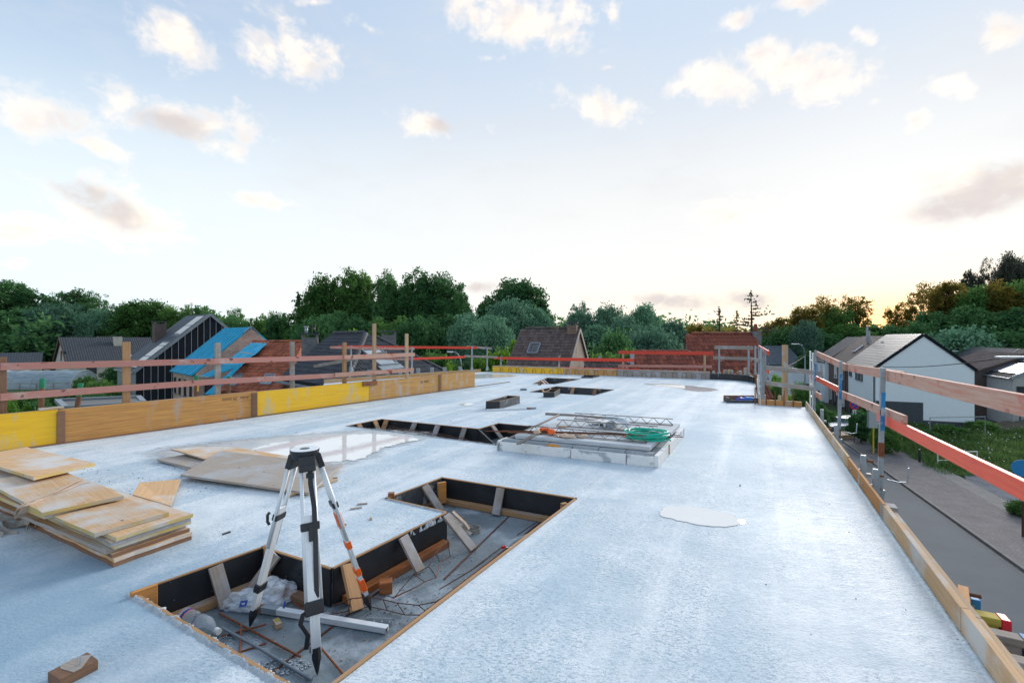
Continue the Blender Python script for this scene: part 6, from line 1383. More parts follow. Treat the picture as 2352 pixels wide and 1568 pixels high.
quad_sheet('short grey sheet end under the flat grey sheet', [(392,1063,.02), (428,1076,.02), (520,1085,.02), (500,1060,.02)], 'ply_grey', .018)
a, b = G(716,1128,.02), G(783,1066,.02); tag(MB().beam(a-(a+b)/2, b-(a+b)/2, .022, .03).build('timber_batten', M['wood_orange'], loc=tuple((a+b)/2)), 'thin orange batten along the right end of the broad grey sheet', 'timber')
a, b = G(660,1137,.02), G(773,1101,.015); tag(MB().beam(a-(a+b)/2, b-(a+b)/2, .05, .02).build('timber_batten', M['ply_old'], loc=tuple((a+b)/2)), 'pale flat batten under the right end of the broad grey sheet', 'timber')
# block with two nails at the lower left
P4 = [G(109,1542,.045), G(136,1560,.045), G(226,1514,.045), G(201,1495.5,.045)]; cen = sum(P4, V(0,0,0))/4; cen.z = 0
t = thing('timber_block', 'brown timber offcut with two nails and cement smear at the lower left', 'wood block', tuple(cen))
MB().prism([p-Z*.044 for p in P4], Z*.044).build('block', M['wood_brown'], t, bevel=.003)
MB().prism([P4[0].lerp(P4[2],.25)+Z*.0005, P4[1].lerp(P4[2],.35)+Z*.0005, P4[2].lerp(P4[1],.45)+Z*.0005, P4[2].lerp(P4[3],.6)+Z*.0005, P4[3].lerp(P4[0],.25)+Z*.0005, P4[0].lerp(P4[3],.3)+Z*.0005], Z*.001).build('cement_smear', M['ply_grey'], t)
for f_ in (.53,.60): c = P4[1].lerp(P4[2],f_).lerp(P4[0].lerp(P4[3],f_), .3); MB().tube([c, c+V(.0,.005,.035)], .0022, 6).tube([c+V(.0,.005,.035), c+V(0,.005,.037)], .005, 8).build('nail', M['steel'], t)

# ------------------------------------------------------------------ covered opening with precast planks, girders, hose
PF = [G(1141,1034), G(1512,1074), G(1572,1002), G(1235,975)]
cv = thing('covered_opening', 'opening covered with precast planks and blocks, edged by white foam boards', 'platform', tuple(sum(PF, V(0,0,0))/4))
fu, fv = (PF[1]-PF[0]), (PF[2]-PF[1]); FU, FV = fu.length, fv.length; fu.normalize(); fv.normalize()
def cp(a, b, z): p = PF[0]+fu*a+fv*b; return V(p.x,p.y,z)
for (a, b, nm) in ((cp(0,0,0), cp(FU*.49,0,0), 'a'), (cp(FU*.495,0,0), cp(FU*.82,0,0), 'b'), (cp(FU*.825,0,0), cp(FU-.05,0,0), 'c')):
    d = (b-a).normalized(); MB().box((a+b)/2+fv*.025+Z*.06, (b-a)/2, fv*.025, Z*.06).build('foam_board', M['foam'], cv, bevel=.004)
for i in range(3): a, b = cp(FU-.024, FV*i/3+.003, .07), cp(FU-.024, FV*(i+1)/3-.003, .07); MB().box((a+b)/2, (b-a)/2, fu*.024, Z*.07).build('foam_board', M['foam'], cv, bevel=.004)
MB().box(cp(.03,.12,.07), fv*.12, fu*.02, Z*.07).build('foam_board', M['foam'], cv, bevel=.004)
for i in range(6): w = (FU-.12)/6; MB().box(cp(.05+w*(i+.5),.105,.075), fu*(w/2-.005), fv*.055, Z*.072).build('concrete_block', M['block'], cv, bevel=.004)
for i in range(4): MB().box(cp(FU-.13, .36+i*.40,.055), fu*.07, fv*.19, Z*.053).build('concrete_block', M['block'], cv, bevel=.004)
MB().box(cp(1.09,.66,.176), fu*.905, fv*.495, Z*.026).build('precast_plank', M['precast'], cv, bevel=.004)
MB().box(cp(1.17,1.56,.176), fu*.90, fv*.385, Z*.026).build('precast_plank', M['precast'], cv, bevel=.004)
MB().box(cp(FU*.5,1.05,.075), fu*FU*.42, fv*.82, Z*.07).build('bearing_layer', M['block'], cv)
for (x, y, w) in ((1420,1034,.05), (1552,0,0)): 
    if w: MB().tube([G(x-12,y+6,.10)+V(0,0,0), G(x,y+5,.115), G(x+14,y+8,.10)], [.012,.022,.01], 7).build('foam_sealant', M['orange_foam'], cv)
MB().tube([cp(FU*.33,.045,.125), cp(FU*.37,.045,.135), cp(FU*.42,.045,.125)], [.008,.02,.008], 7).build('foam_sealant', M['orange_foam'], cv)
MB().tube([cp(FU-.055,.02,.02), cp(FU-.055,.02,.12)], .010, 6).build('foam_sealant', M['orange_foam'], cv); MB().tube([cp(FU+.002,FV*.34,.01), cp(FU+.002,FV*.34,.14)], .012, 6).build('foam_sealant', M['orange_foam'], cv)
def girder(a, b, n, hgt=.10, w=.07, parent=cv):
    d = (b-a); L = d.length; d.normalize(); sd = V(-d.y, d.x, 0)
    g = MB(); g.tube([a+Z*hgt, b+Z*hgt], .006, 6)
    for s in (-1, 1): g.tube([a+sd*s*w/2+Z*.006, b+sd*s*w/2+Z*.006], .004, 5)
    for s in (-1, 1):
        pts = []
        for i in range(2*n+1): f = i/(2*n); pts.append(a+d*L*f+(Z*hgt if i % 2 else sd*s*w/2+Z*.008))
        g.tube(pts, .0035, 4)
    return g.build('lattice_girder', M['wire'], parent)
zt = .203
girder(cp(.30,.35,zt), cp(1.92,.35,zt), 9); girder(cp(.45,1.0,zt), cp(1.92,1.03,zt), 8); girder(cp(.47,1.69,zt), cp(2.0,1.74,zt), 8)
# loose things on it
hs = thing('hose_coil', 'coil of bright green hose on the right end of the precast planks', 'hose', tuple(cp(1.86,.68,zt)))
r = random.Random(4); pts = []
c = cp(1.86,.68,zt+.012)
for k in range(10):
    rr_ = .235-.018*(k % 4)+r.uniform(-.012,.012); ox, oy = r.uniform(-.03,.03), r.uniform(-.03,.03)
    MB().tube([c+V(math.cos(a)*rr_*1.15+ox, math.sin(a)*rr_*.95+oy, .012*k*.75+.010*math.sin(a*2+k)) for a in [2*math.pi*i/40 for i in range(40)]], .0105, 8, closed=True).build('hose_loop', M['green_hose'], hs, smooth=True)
MB().tube([c+V(-.22,.0,.02), c+V(-.30,.03,.0), c+V(-.33,.05,.0)], .008, 6).build('hose_end', M['orange_cloth'], hs); MB().tube([c+V(.20,-.08,.01), c+V(.24,-.13,.0), c+V(.26,-.15,-.02)], .0105, 8).build('hose_end', M['green_hose'], hs)
for i, (a0, b0, a1, b1, dz) in enumerate(((-.06,.20,.95,.84,.0), (-.12,.14,.70,.70,.01), (.0,.26,1.05,.94,.008), (.04,.16,.5,.50,.012), (.10,.30,1.07,.86,.004), (-.02,.22,.8,.72,.016), (.02,.24,.92,.80,.02), (.15,.34,.98,.88,.0))):
    rod({0:'long rusty bar on the precast planks, reaching the black opening',1:'rusty bar with the most forward end over the black opening',2:'rusty bar passing under the green hose',3:'short rusty bar beside the orange cloth',4:'rusty bar reaching past the right plank end',5:'rusty bar lying on top of the bundle',6:'rusty bar nearest the hose coil centre',7:'rusty bar at the back of the bundle'}[i], [cp(FU*a0,b0,zt+.01+dz), cp(FU*(a0+a1)/2,(b0+b1)/2,zt+.014+dz), cp(FU*a1,b1,zt+.01+dz)], .006, 'rust' if i % 2 else 'rust_dark')
p = cp(.66,.30,zt+.05); lump('glove', p, .055, .05, .04, 'orange_cloth', 3, label='bright orange glove ball on the left part of the planks', cat='glove')
lump('cloth', cp(.50,.46,zt+.04), .09, .05, .03, 'orange_cloth', 9, rough=.6, label='crumpled orange and red cloth left of the orange glove', cat='cloth')
lump('cloth', cp(.45,.30,zt+.03), .05, .06, .03, 'webbing', 12, rough=.6, label='pale crumpled cloth at the left end of the bar bundle', cat='cloth')
cl = thing('paper_sack', 'torn tan paper sack lying between the girders right of the orange glove', 'sack', tuple(cp(.9,.3,zt)))
for k_, (a, b, rx, ry) in enumerate(((.38,.30,.10,.05), (.43,.24,.09,.05), (.51,.33,.06,.035))): lump('paper', cp(FU*a,b,zt+.018), rx, ry, .022, 'webbing', 20+k_, parent=cl, rough=.7)
# shovel and handle
sv = thing('shovel', 'cement covered shovel with grey wooden handle resting on the girders', 'shovel', tuple(Q(1400,955,8.1)))
h0, h1 = Q(1253,950,7.4), Q(1390,959.5,7.05); h1b = Q(1418,959.5,7.0)
MB().tube([h0, h0.lerp(h1,.5)+Z*.008, h1], [.021,.019,.018], 10).build('handle', M['wood_grey'], sv, smooth=True); MB().tube([h1, h1b], [.021,.016], 10).build('socket', M['steel'], sv, smooth=True)
bl = []; bd = (Q(1452,990,6.57)-h1b); L = bd.length; bd.normalize(); bs_ = bd.cross(Z).normalized(); bn_ = bs_.cross(bd)
mb = MB(); prof = [(0,.03),(.08,.10),(.2,.115),(.5,.11),(.75,.085),(.93,.04),(1,.008)]
for i in range(len(prof)-1):
    (t0, w0), (t1, w1) = prof[i], prof[i+1]; l_ = min(L,.36)
    for s in range(-3, 3):
        def q_(t_, w, s_): return h1b+bd*l_*t_+bs_*w*s_/3-bn_*.03*(1-(s_/3)**2)*min(1,w/.08)
        mb.face([q_(t0,w0,s), q_(t0,w0,s+1), q_(t1,w1,s+1), q_(t1,w1,s)])
bo = mb.build('blade', M['precast'], sv, smooth=True); so_ = bo.modifiers.new('thickness','SOLIDIFY'); so_.thickness = .006
a, b = G(1141,1020,.03), Q(1285.5,952,7.3); t = tag(MB().tube([V(0,0,0), b-a], .017, 10).build('tool_handle', M['wood_grey'], loc=tuple(a), smooth=True), 'long grey wooden tool handle leaning from the slab onto the shovel handle', 'tool handle')
# profile bits and boards
t = thing('metal_box', 'small square metal profile with open black end in the middle of the planks', 'metal profile', tuple(cp(FU*.45,1.2,zt)))
MB().box(cp(1.10,1.28,zt+.04), fu*.05, fv*.14, Z*.03).build('profile', M['alu'], t, bevel=.003); MB().box(cp(1.09,1.138,zt+.04), fu*.026, fv*.003, Z*.02).build('opening', M['film_black'], t); MB().box(cp(1.22,1.26,zt+.05), fu*.045, fv*.12, Z*.045).build('profile', M['steel'], t, bevel=.003)
lump('cement_clump', cp(.96,1.36,zt+.03), .13, .08, .035, 'foam', 31, label='white dried cement clump behind the square metal profile', cat='cement')
tag(MB().beam(V(0,0,0), G(1226,1000,.28)-G(1192,1018,.14), .10, .03).build('timber_offcut', M['wood_grey'], loc=tuple(G(1192,1018,.14))), 'grey board offcut leaning on the left front corner of the planks', 'timber')
tag(MB().beam(V(0,0,0), fu*.13, .04, .025).build('timber_offcut', M['pine_pale'], loc=tuple(cp(.50,.92,zt+.014))), 'small pale offcut lying between the first and second girder', 'timber')
tag(MB().beam(V(0,0,0), V(.16,.0,.02), .10, .02).build('timber_offcut', M['wood_grey'], loc=tuple(G(1226,985,.02))), 'grey board piece in the black opening left of the planks', 'timber')
a, b = G(1118,943.5), G(1231,938.5); t = thing('square_tube', 'pale aluminium batten with brown taped end in front of the long black box', 'metal tube', tuple((a+b)/2)); MB().beam(a+Z*.02, a.lerp(b,.80)+Z*.02, .05, .035).build('tube', M['alu'], t); MB().beam(a.lerp(b,.80)+Z*.02, a.lerp(b,.88)+Z*.02, .045, .03).build('tape_band', M['wood_wet'], t); MB().beam(a.lerp(b,.88)+Z*.02, b+Z*.02, .045, .03).build('tube', M['steel'], t)
a, b = G(1195,896), G(1210,896); tag(MB().beam(V(0,0,0), b-a, .07, .05).build('metal_profile', M['zinc'], loc=tuple(a+Z*.025)), 'short blue grey metal profile lying alone left of the square opening', 'metal profile')
a = G(1240,884); tag(MB().box(V(0,0,.05), V(.05,0,0), V(0,.04,0), Z*.05).build('timber_offcut', M['wood_brown'], loc=tuple(a)), 'tiny dark timber block left of the far opening', 'timber')
# curled rusty bars along the back of the long opening
for i, (pts, lab) in enumerate((([(880,966,-.02),(930,975,-.04),(985,982,-.02),(1030,990,-.06),(1075,1000,-.03),(1118,1008,-.10)], 'upper wavy rusty bar in the long opening'), ([(890,972,-.08),(945,982,-.1),(1000,990,-.08),(1060,1003,-.10),(1115,1012,-.14)], 'lower wavy rusty bar in the long opening'), ([(905,974,-.05),(960,980,-.06),(1040,996,-.03),(1085,1008,-.10),(1105,1014,-.16)], 'middle wavy rusty bar in the long opening'))):
    P_ = [G(x,y+10,z) for x,y,z in pts]; sm = []
    for j in range(len(P_)-1):
        for k in range(5): sm.append(P_[j].lerp(P_[j+1], k/5)+Z*.01*math.sin(k*1.2+j))
    rod(lab, sm+[P_[-1]], .0055, 'rust_dark')

# ------------------------------------------------------------------ street furniture
def lamp(label, base, top_z, arm, pole=True):
    t = thing('street_lamp', label, 'street lamp', tuple(base)); arm = Vector(arm); b = Vector(base)
    pts = [b+Z*0, V(b.x,b.y,top_z-1.2)]; MB().tube(pts, [.09,.06], 8).build('pole', M['zinc'], t, smooth=True)
    c0 = V(b.x,b.y,top_z-1.2); cs = [c0 + Z*1.2*math.sin(a) + arm*.55*(1-math.cos(a)) for a in [i*math.pi/12 for i in range(7)]]
    MB().tube(cs+[c0+Z*1.2+arm*.62], .045, 8).build('arm', M['zinc'], t, smooth=True)
    hcn = c0+Z*1.2+arm*.82; ad = arm.normalized(); MB().box(hcn, arm*.22, V(-ad.y,ad.x,0)*.13, Z*.045).build('lamp_head', M['alu'], t, bevel=.03)
    return t
lamp('tall grey street lamp with curved arm between the notch and the ladder', (32.7,51.6,ZG), .83, (-1.45,0,0))
lamp('street lamp whose curved arm shows above the right eave of the white house', (68.4,69.8,ZG), -.5, (-1.8,0,0))
t = lamp('street lamp close by at the right edge of the photo, only its head in view', (26.6,22.2,ZG), .62, (-3.3,-.1,0)); 
t.location.z -= 0; 
l4 = lamp('small pale street lamp behind the far left guard rail', (-3.6,33.0,ZG), .52, (-1.0,0,0))
def cable(label, a, b, sag, r=.02):
    a, b = Vector(a), Vector(b); L = a.copy(); pts = [a.lerp(b, i/24)-Z*sag*4*(i/24)*(1-i/24)-L for i in range(25)]
    tag(MB().tube(pts, r, 5).build('cable', M['cable'], loc=tuple(L)), label, 'cable')
cable('thick black overhead cable crossing in front of the white gable', at(-1.2,-.1,-.2), (30.5,24.5,1.35), .55, .03)
cable('thin overhead wire from the tall lamp down to the white terraced house', (32.7,51.6,-.2), at(-1.9,13,-.2), .3, .02)
cable('thin overhead wire running left from the tall street lamp', (32.7,51.6,-.5), (16.5,34.0,-1.2), .6, .02)
cable('thin wire from the lamp behind the house across the brick gable', (68.4,69.8,-1.4), (44,30,-2.6), .4, .025)
# sign, cabinet, rails
sg = thing('road_sign', 'round blue and red sign with small arrow plate below the middle rail', 'sign', (29.2,37.6,ZG))
p = Q(1962.5,930,37.5); fx = V(.9,-.43,0).normalized(); fnn = V(-.43,-.9,0).normalized()
MB().tube([V(p.x,p.y,ZG), V(p.x,p.y,p.z+.35)], .035, 8).build('pole', M['zinc'], sg)
for rr_, m, o_ in ((.34,'red_plastic',.04), (.27,'blue_print',.055)): MB().tube([p+fnn*o_, p+fnn*(o_+.012)], rr_, 20).build('disc' if m != 'blue_print' else 'disc_face', M[m], sg)
MB().box(p+fnn*.072, (fx+Z).normalized()*.27, fx.cross(Z)*.004, (fx-Z).normalized()*.03).build('slash', M['red_plastic'], sg)
MB().box(p-Z*.62+fnn*.04, fx*.13, fnn*.008, Z*.23).build('arrow_plate', M['white'], sg); MB().box(p-Z*.62+fnn*.052, fx*.02, fnn*.003, Z*.15).box(p-Z*.50+fnn*.052, (fx+Z).normalized()*.05, fnn*.003, (fx-Z).normalized()*.015).box(p-Z*.50+fnn*.052, (fx-Z).normalized()*.05, fnn*.002, (fx+Z).normalized()*.015).build('arrow', M['dark_frame'], sg)
sg.location = (p.x,p.y,ZG)
for c in sg.children: c.data.transform(Matrix.Translation(V(29.2,37.6,ZG)-V(p.x,p.y,ZG)))
b_ = V(33.0,35.3,ZG); b_ = Q(2006,963,33.6); cb = thing('electric_cabinet', 'grey cabinet on a yellow post beside the pavement', 'cabinet', (b_.x,b_.y,ZG))
MB().tube([V(b_.x,b_.y,ZG), V(b_.x,b_.y,ZG+3.2)], .05, 8).build('post', M['yellow_paint'], cb); MB().box(V(b_.x,b_.y+.1,b_.z), V(.28,-.05,0), V(.03,.14,0), Z*.62).build('cabinet_body', M['steel'], cb, bevel=.01); MB().box(V(b_.x,b_.y+.1,b_.z+.66), V(.31,-.05,0), V(.03,.17,0), Z*.03).build('cabinet_roof', M['zinc'], cb)
bs_ = thing('road_sign', 'round blue sign disc cut off by the right edge of the photo', 'sign', (23.2,21.2,ZG)); p = Q(2350,1075,19.6)
bs_.location = (p.x,p.y,ZG); MB().tube([p-V(.0,.0,0), p-V(.012,.012,0)*1], .36, 24).build('disc', M['blue_paint'], bs_); MB().tube([p+V(.03,.03,-.55), p+V(.03,.03,.2)], .04, 8).build('pole', M['zinc'], bs_); MB().tube([V(p.x+.03,p.y+.03,ZG), p+V(.03,.03,-.2)], .045, 8).build('pole', M['rust_dark'], bs_)
for i, (x, y, d, w, h_, lab) in enumerate(((2206,1048,30.5,3.0,.95,'low white tube barrier standing in the rough grass'), (2205,970,38.5,5.0,1.9,'tall grey tube frame in front of the white house plinth'))):
    a = Q(x-w/2/d*F, y, d); a.z = ZG; t = thing('tube_barrier', lab, 'barrier', tuple(a)); X = V(w,.4,0)
    MB().tube([a, a+Z*h_, a+X+Z*h_, a+X], .04, 7).build('tube_frame', M['white'] if i == 0 else M['steel'], t)
    if i == 0: MB().tube([a+Z*.45, a+X+Z*.45], .03, 6).build('cross_tube', M['white'], t)
for i, (x, y, d) in enumerate(((2112,1050,31.5),)): p = Q(x,y,d); tag(MB().tube([V(0,0,0), V(0,0,.95)], .07, 8).build('bollard', M['dark_frame'], loc=(p.x,p.y,ZG)), 'short dark bollard at the edge of the grass by the pavement', 'bollard')
# building material stacks beside the street
for i, (x, y, d, sx, sy, sz, m, lab) in enumerate(((1925,952,41.5,1.5,.7,.35,'strip_white','pale blue stack of slabs nearest the pavement, left of the sign'), (1949,945,43.0,1.2,.6,.55,'zinc','dark pallet of material left of the road sign'), (1985,958,39.5,.9,.6,.6,'strip_white','grey white stack just right of the road sign'), (1940,962,39.2,1.1,.6,.18,'pine_pale','low timber pallet beside the middle guard rail post'))):
    p = Q(x,y,d); t = thing('material_stack', lab, 'stack', (p.x,p.y,ZG))
    MB().box(V(p.x,p.y,ZG+sz), V(sx,.3*sx,0), V(-.3*sy,sy,0), Z*sz).build('stack_body', M['zinc' if m == 'strip_white' else m], t, bevel=.02); MB().box(V(p.x,p.y,ZG+sz*2+.05), V(sx*1.04,.3*sx,0), V(-.3*sy,sy*1.04,0), Z*.045).build('top_sheet', M[m], t)
fp = thing('front_hedge', 'small dark green shrubs and lawn edge before the white terraced house', 'shrub', (33,50,ZG)) if False else None

# ------------------------------------------------------------------ vegetation
def leaf_mat(name, c1, c2, trans=.35, c3=None):
    m = bpy.data.materials.new(name); m.use_nodes = True; t = m.node_tree; t.nodes.clear(); Lk = t.links.new
    out = t.nodes.new('ShaderNodeOutputMaterial'); g = t.nodes.new('ShaderNodeNewGeometry'); oi = t.nodes.new('ShaderNodeObjectInfo'); tcn = t.nodes.new('ShaderNodeTexCoord')
    mx = t.nodes.new('ShaderNodeMix'); mx.data_type = 'RGBA'; mx.inputs[6].default_value = (*c1, 1); mx.inputs[7].default_value = (*c2, 1)
    n = t.nodes.new('ShaderNodeTexNoise'); n.inputs['Scale'].default_value = .35; n.inputs['Detail'].default_value = 4; Lk(g.outputs['Position'], n.inputs['Vector'])
    a = t.nodes.new('ShaderNodeMath'); a.operation = 'ADD'; Lk(g.outputs['Random Per Island'], a.inputs[0]); Lk(n.outputs['Fac'], a.inputs[1]); mr = t.nodes.new('ShaderNodeMapRange'); Lk(a.outputs[0], mr.inputs[0]); mr.inputs[1].default_value = .45; mr.inputs[2].default_value = 1.5
    Lk(mr.outputs[0], mx.inputs[0]); hs = t.nodes.new('ShaderNodeHueSaturation'); r2 = t.nodes.new('ShaderNodeMapRange'); Lk(oi.outputs['Random'], r2.inputs[0]); r2.inputs[3].default_value = .72; r2.inputs[4].default_value = 1.28; Lk(r2.outputs[0], hs.inputs['Value'])
    r3 = t.nodes.new('ShaderNodeMapRange'); Lk(oi.outputs['Random'], r3.inputs[0]); r3.inputs[3].default_value = .512; r3.inputs[4].default_value = .488; Lk(r3.outputs[0], hs.inputs['Hue']); Lk(mx.outputs[2], hs.inputs['Color'])
    d = t.nodes.new('ShaderNodeBsdfDiffuse'); tr = t.nodes.new('ShaderNodeBsdfTranslucent'); ms = t.nodes.new('ShaderNodeMixShader'); ms.inputs[0].default_value = trans
    Lk(hs.outputs[0], d.inputs[0]); hs2 = t.nodes.new('ShaderNodeHueSaturation'); hs2.inputs['Value'].default_value = 1.5; hs2.inputs['Hue'].default_value = .485; Lk(hs.outputs[0], hs2.inputs['Color']); Lk(hs2.outputs[0], tr.inputs[0])
    Lk(d.outputs[0], ms.inputs[1]); Lk(tr.outputs[0], ms.inputs[2]); Lk(ms.outputs[0], out.inputs[0]); return m
M['leaf_dark'] = leaf_mat('leaf_dark', (.040,.120,.055), (.105,.235,.085))
M['leaf_mid'] = leaf_mat('leaf_mid', (.050,.140,.042), (.135,.265,.072))
M['leaf_willow'] = leaf_mat('leaf_willow', (.075,.175,.115), (.160,.300,.205), .25)
M['leaf_bright'] = leaf_mat('leaf_bright', (.070,.180,.020), (.160,.300,.045), .4)
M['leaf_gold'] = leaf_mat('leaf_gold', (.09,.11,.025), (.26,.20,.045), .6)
M['leaf_conifer'] = leaf_mat('leaf_conifer', (.05,.065,.05), (.10,.11,.085), .3)
M['bark'] = Mat('bark', (.07,.06,.05), (.045,.038,.032), .95, (1,1,1), 3, bump=.02)
def leaf_quads(P_, size, r, flat=.35, long=1.5):
    n = len(P_); d = r.normal(size=(n,3)); d /= np.linalg.norm(d, axis=1)[:,None]; e = r.normal(size=(n,3)); e -= d*(e*d).sum(1)[:,None]; e /= np.linalg.norm(e, axis=1)[:,None]
    s = size*r.uniform(.6,1.3,(n,1)); a, b = d*s*.5*long, e*s*.36
    v = np.empty((n,4,3)); v[:,0] = P_-a; v[:,1] = P_+b; v[:,2] = P_+a; v[:,3] = P_-b; return v.reshape(-1,3)
def np_mesh(name, V4, mat):
    n = len(V4)//4; me = bpy.data.meshes.new(name); me.vertices.add(n*4); me.vertices.foreach_set('co', V4.astype(np.float32).ravel()); me.loops.add(n*4); me.loops.foreach_set('vertex_index', np.arange(n*4, dtype=np.int32)); me.polygons.add(n); me.polygons.foreach_set('loop_start', np.arange(0, n*4, 4, dtype=np.int32)); me.update(); me.materials.append(mat); return me
def tree_proto(kind, seed):
    """unit tree 1 m wide crown radius .5, height 1: returns crown mesh and trunk mesh in metres for a W x H tree"""
    r = np.random.default_rng(seed)
    cfg = dict(poplar=(10,22,.10,330,80,.38,.15), round=(13,18,.15,330,80,.38,.14), willow=(12,12,.04,260,120,.30,.14), dark=(10,14,.05,240,85,.42,.16), bush=(4,4,.02,120,90,.17,.17), airy=(11,20,.25,230,36,.32,.10), bright=(5,6,.03,110,110,.26,.17), low=(12,9,.0,140,120,.40,.18))[kind]
    Wd_, Ht, lo, nc, nl, ls, cr = cfg
    cz, rz, rx = Ht*(1+lo)/2, Ht*(1-lo)/2, Wd_/2
    C = []
    lobes = [(r.uniform(-.55,.55), r.uniform(-.55,.55), r.uniform(-.6,.75), r.uniform(.35,.6)) for _ in range(9)]
    while len(C) < nc:
        p = r.uniform(-1,1,3); q = np.linalg.norm(p)
        if q > 1 or q < .35: continue
        if kind in ('poplar','round','airy','dark','bright') :
            if p[2] < -.4 and q > .92 and kind != 'dark': continue
            ok = any((p[0]-a)**2+(p[1]-b)**2+(p[2]-c)**2*.8 < d*d for a,b,c,d in lobes)
            if not ok and r.random() < (.75 if kind != 'airy' else .9): continue
        C.append(p)
    C = np.array(C); W3 = C*np.array([rx,rx,rz])*np.array([.92,.92,.94]) + np.array([0,0,cz])
    if kind == 'willow' or kind == 'low': W3[:,2] += 0
    cl = []
    for c in W3:
        k = int(nl*r.uniform(.5,1.4)); q = np.clip(r.normal(size=(k,3)),-1.7,1.7)*rx*2*cr*.34*r.uniform(.55,1.4)
        q[:,2] *= .8 if kind != 'willow' else 1.0; cl.append(c+q)
    P_ = np.concatenate(cl); crown = np_mesh('crown', leaf_quads(P_, ls, r, long=1.4 if kind != 'willow' else 2.0), None or M['leaf_mid']); crown.materials.clear()
    mb = MB(); tr = .022*Ht; lean = r.normal(0,.02,2)*Ht
    mb.tube([V(0,0,-.3), V(lean[0]*.3,lean[1]*.3,Ht*.3), V(lean[0],lean[1],Ht*.6), V(lean[0]*1.2,lean[1]*1.2,Ht*.88)], [tr,tr*.75,tr*.42,tr*.1], 7)
    for c in W3[r.permutation(len(W3))[:26 if kind != 'airy' else 34]]:
        s = V(lean[0]*.5, lean[1]*.5, max(Ht*.12, min(c[2]*.62, Ht*.62))); e = Vector(c); m_ = s.lerp(e,.5)+V(0,0,Ht*.02); mb.tube([s, m_, e], [tr*.33, tr*.2, tr*.06], 5, caps=False)
    trunk = mb.mesh('trunk', M['bark']); return crown, trunk, Wd_, Ht
PROTO = {}
for k, n in (('poplar',3), ('round',3), ('willow',3), ('dark',3), ('bush',2), ('airy',3), ('bright',2), ('low',2)):
    PROTO[k] = [tree_proto(k, 11*i+len(k)) for i in range(n)]
MC = {}
def crown_of(kind, i, leaf):
    key = (kind, i, leaf)
    if key not in MC:
        me = PROTO[kind][i][0] if (kind, i) not in [q[:2] for q in MC] else PROTO[kind][i][0].copy(); me.materials.clear(); me.materials.append(M[leaf]); MC[key] = me
    return MC[key]
def tree(kind, x, ytop, wpx, d, leaf, label, group='trees of the woodland', cat='tree', name='tree', yb=None):
    i = random.randrange(len(PROTO[kind])); cr, tk, W0_, H0 = PROTO[kind][i]; me = crown_of(kind, i, leaf)
    p = Q(x, 900, d); zt_ = H-(ytop-HY)/F*d; hgt = zt_-ZG; w = wpx/F*d
    t = thing(name, label, cat, (p.x,p.y,ZG), group); rot = random.random()*6.28
    s = (w/W0_*1.06, w/W0_*1.06, hgt/H0)
    for nm, m_ in (('crown', me), ('trunk', tk)):
        o = bpy.data.objects.new(nm, m_); COL.objects.link(o); o.parent = t; o.rotation_euler = (0,0,rot); o.scale = s
    return t
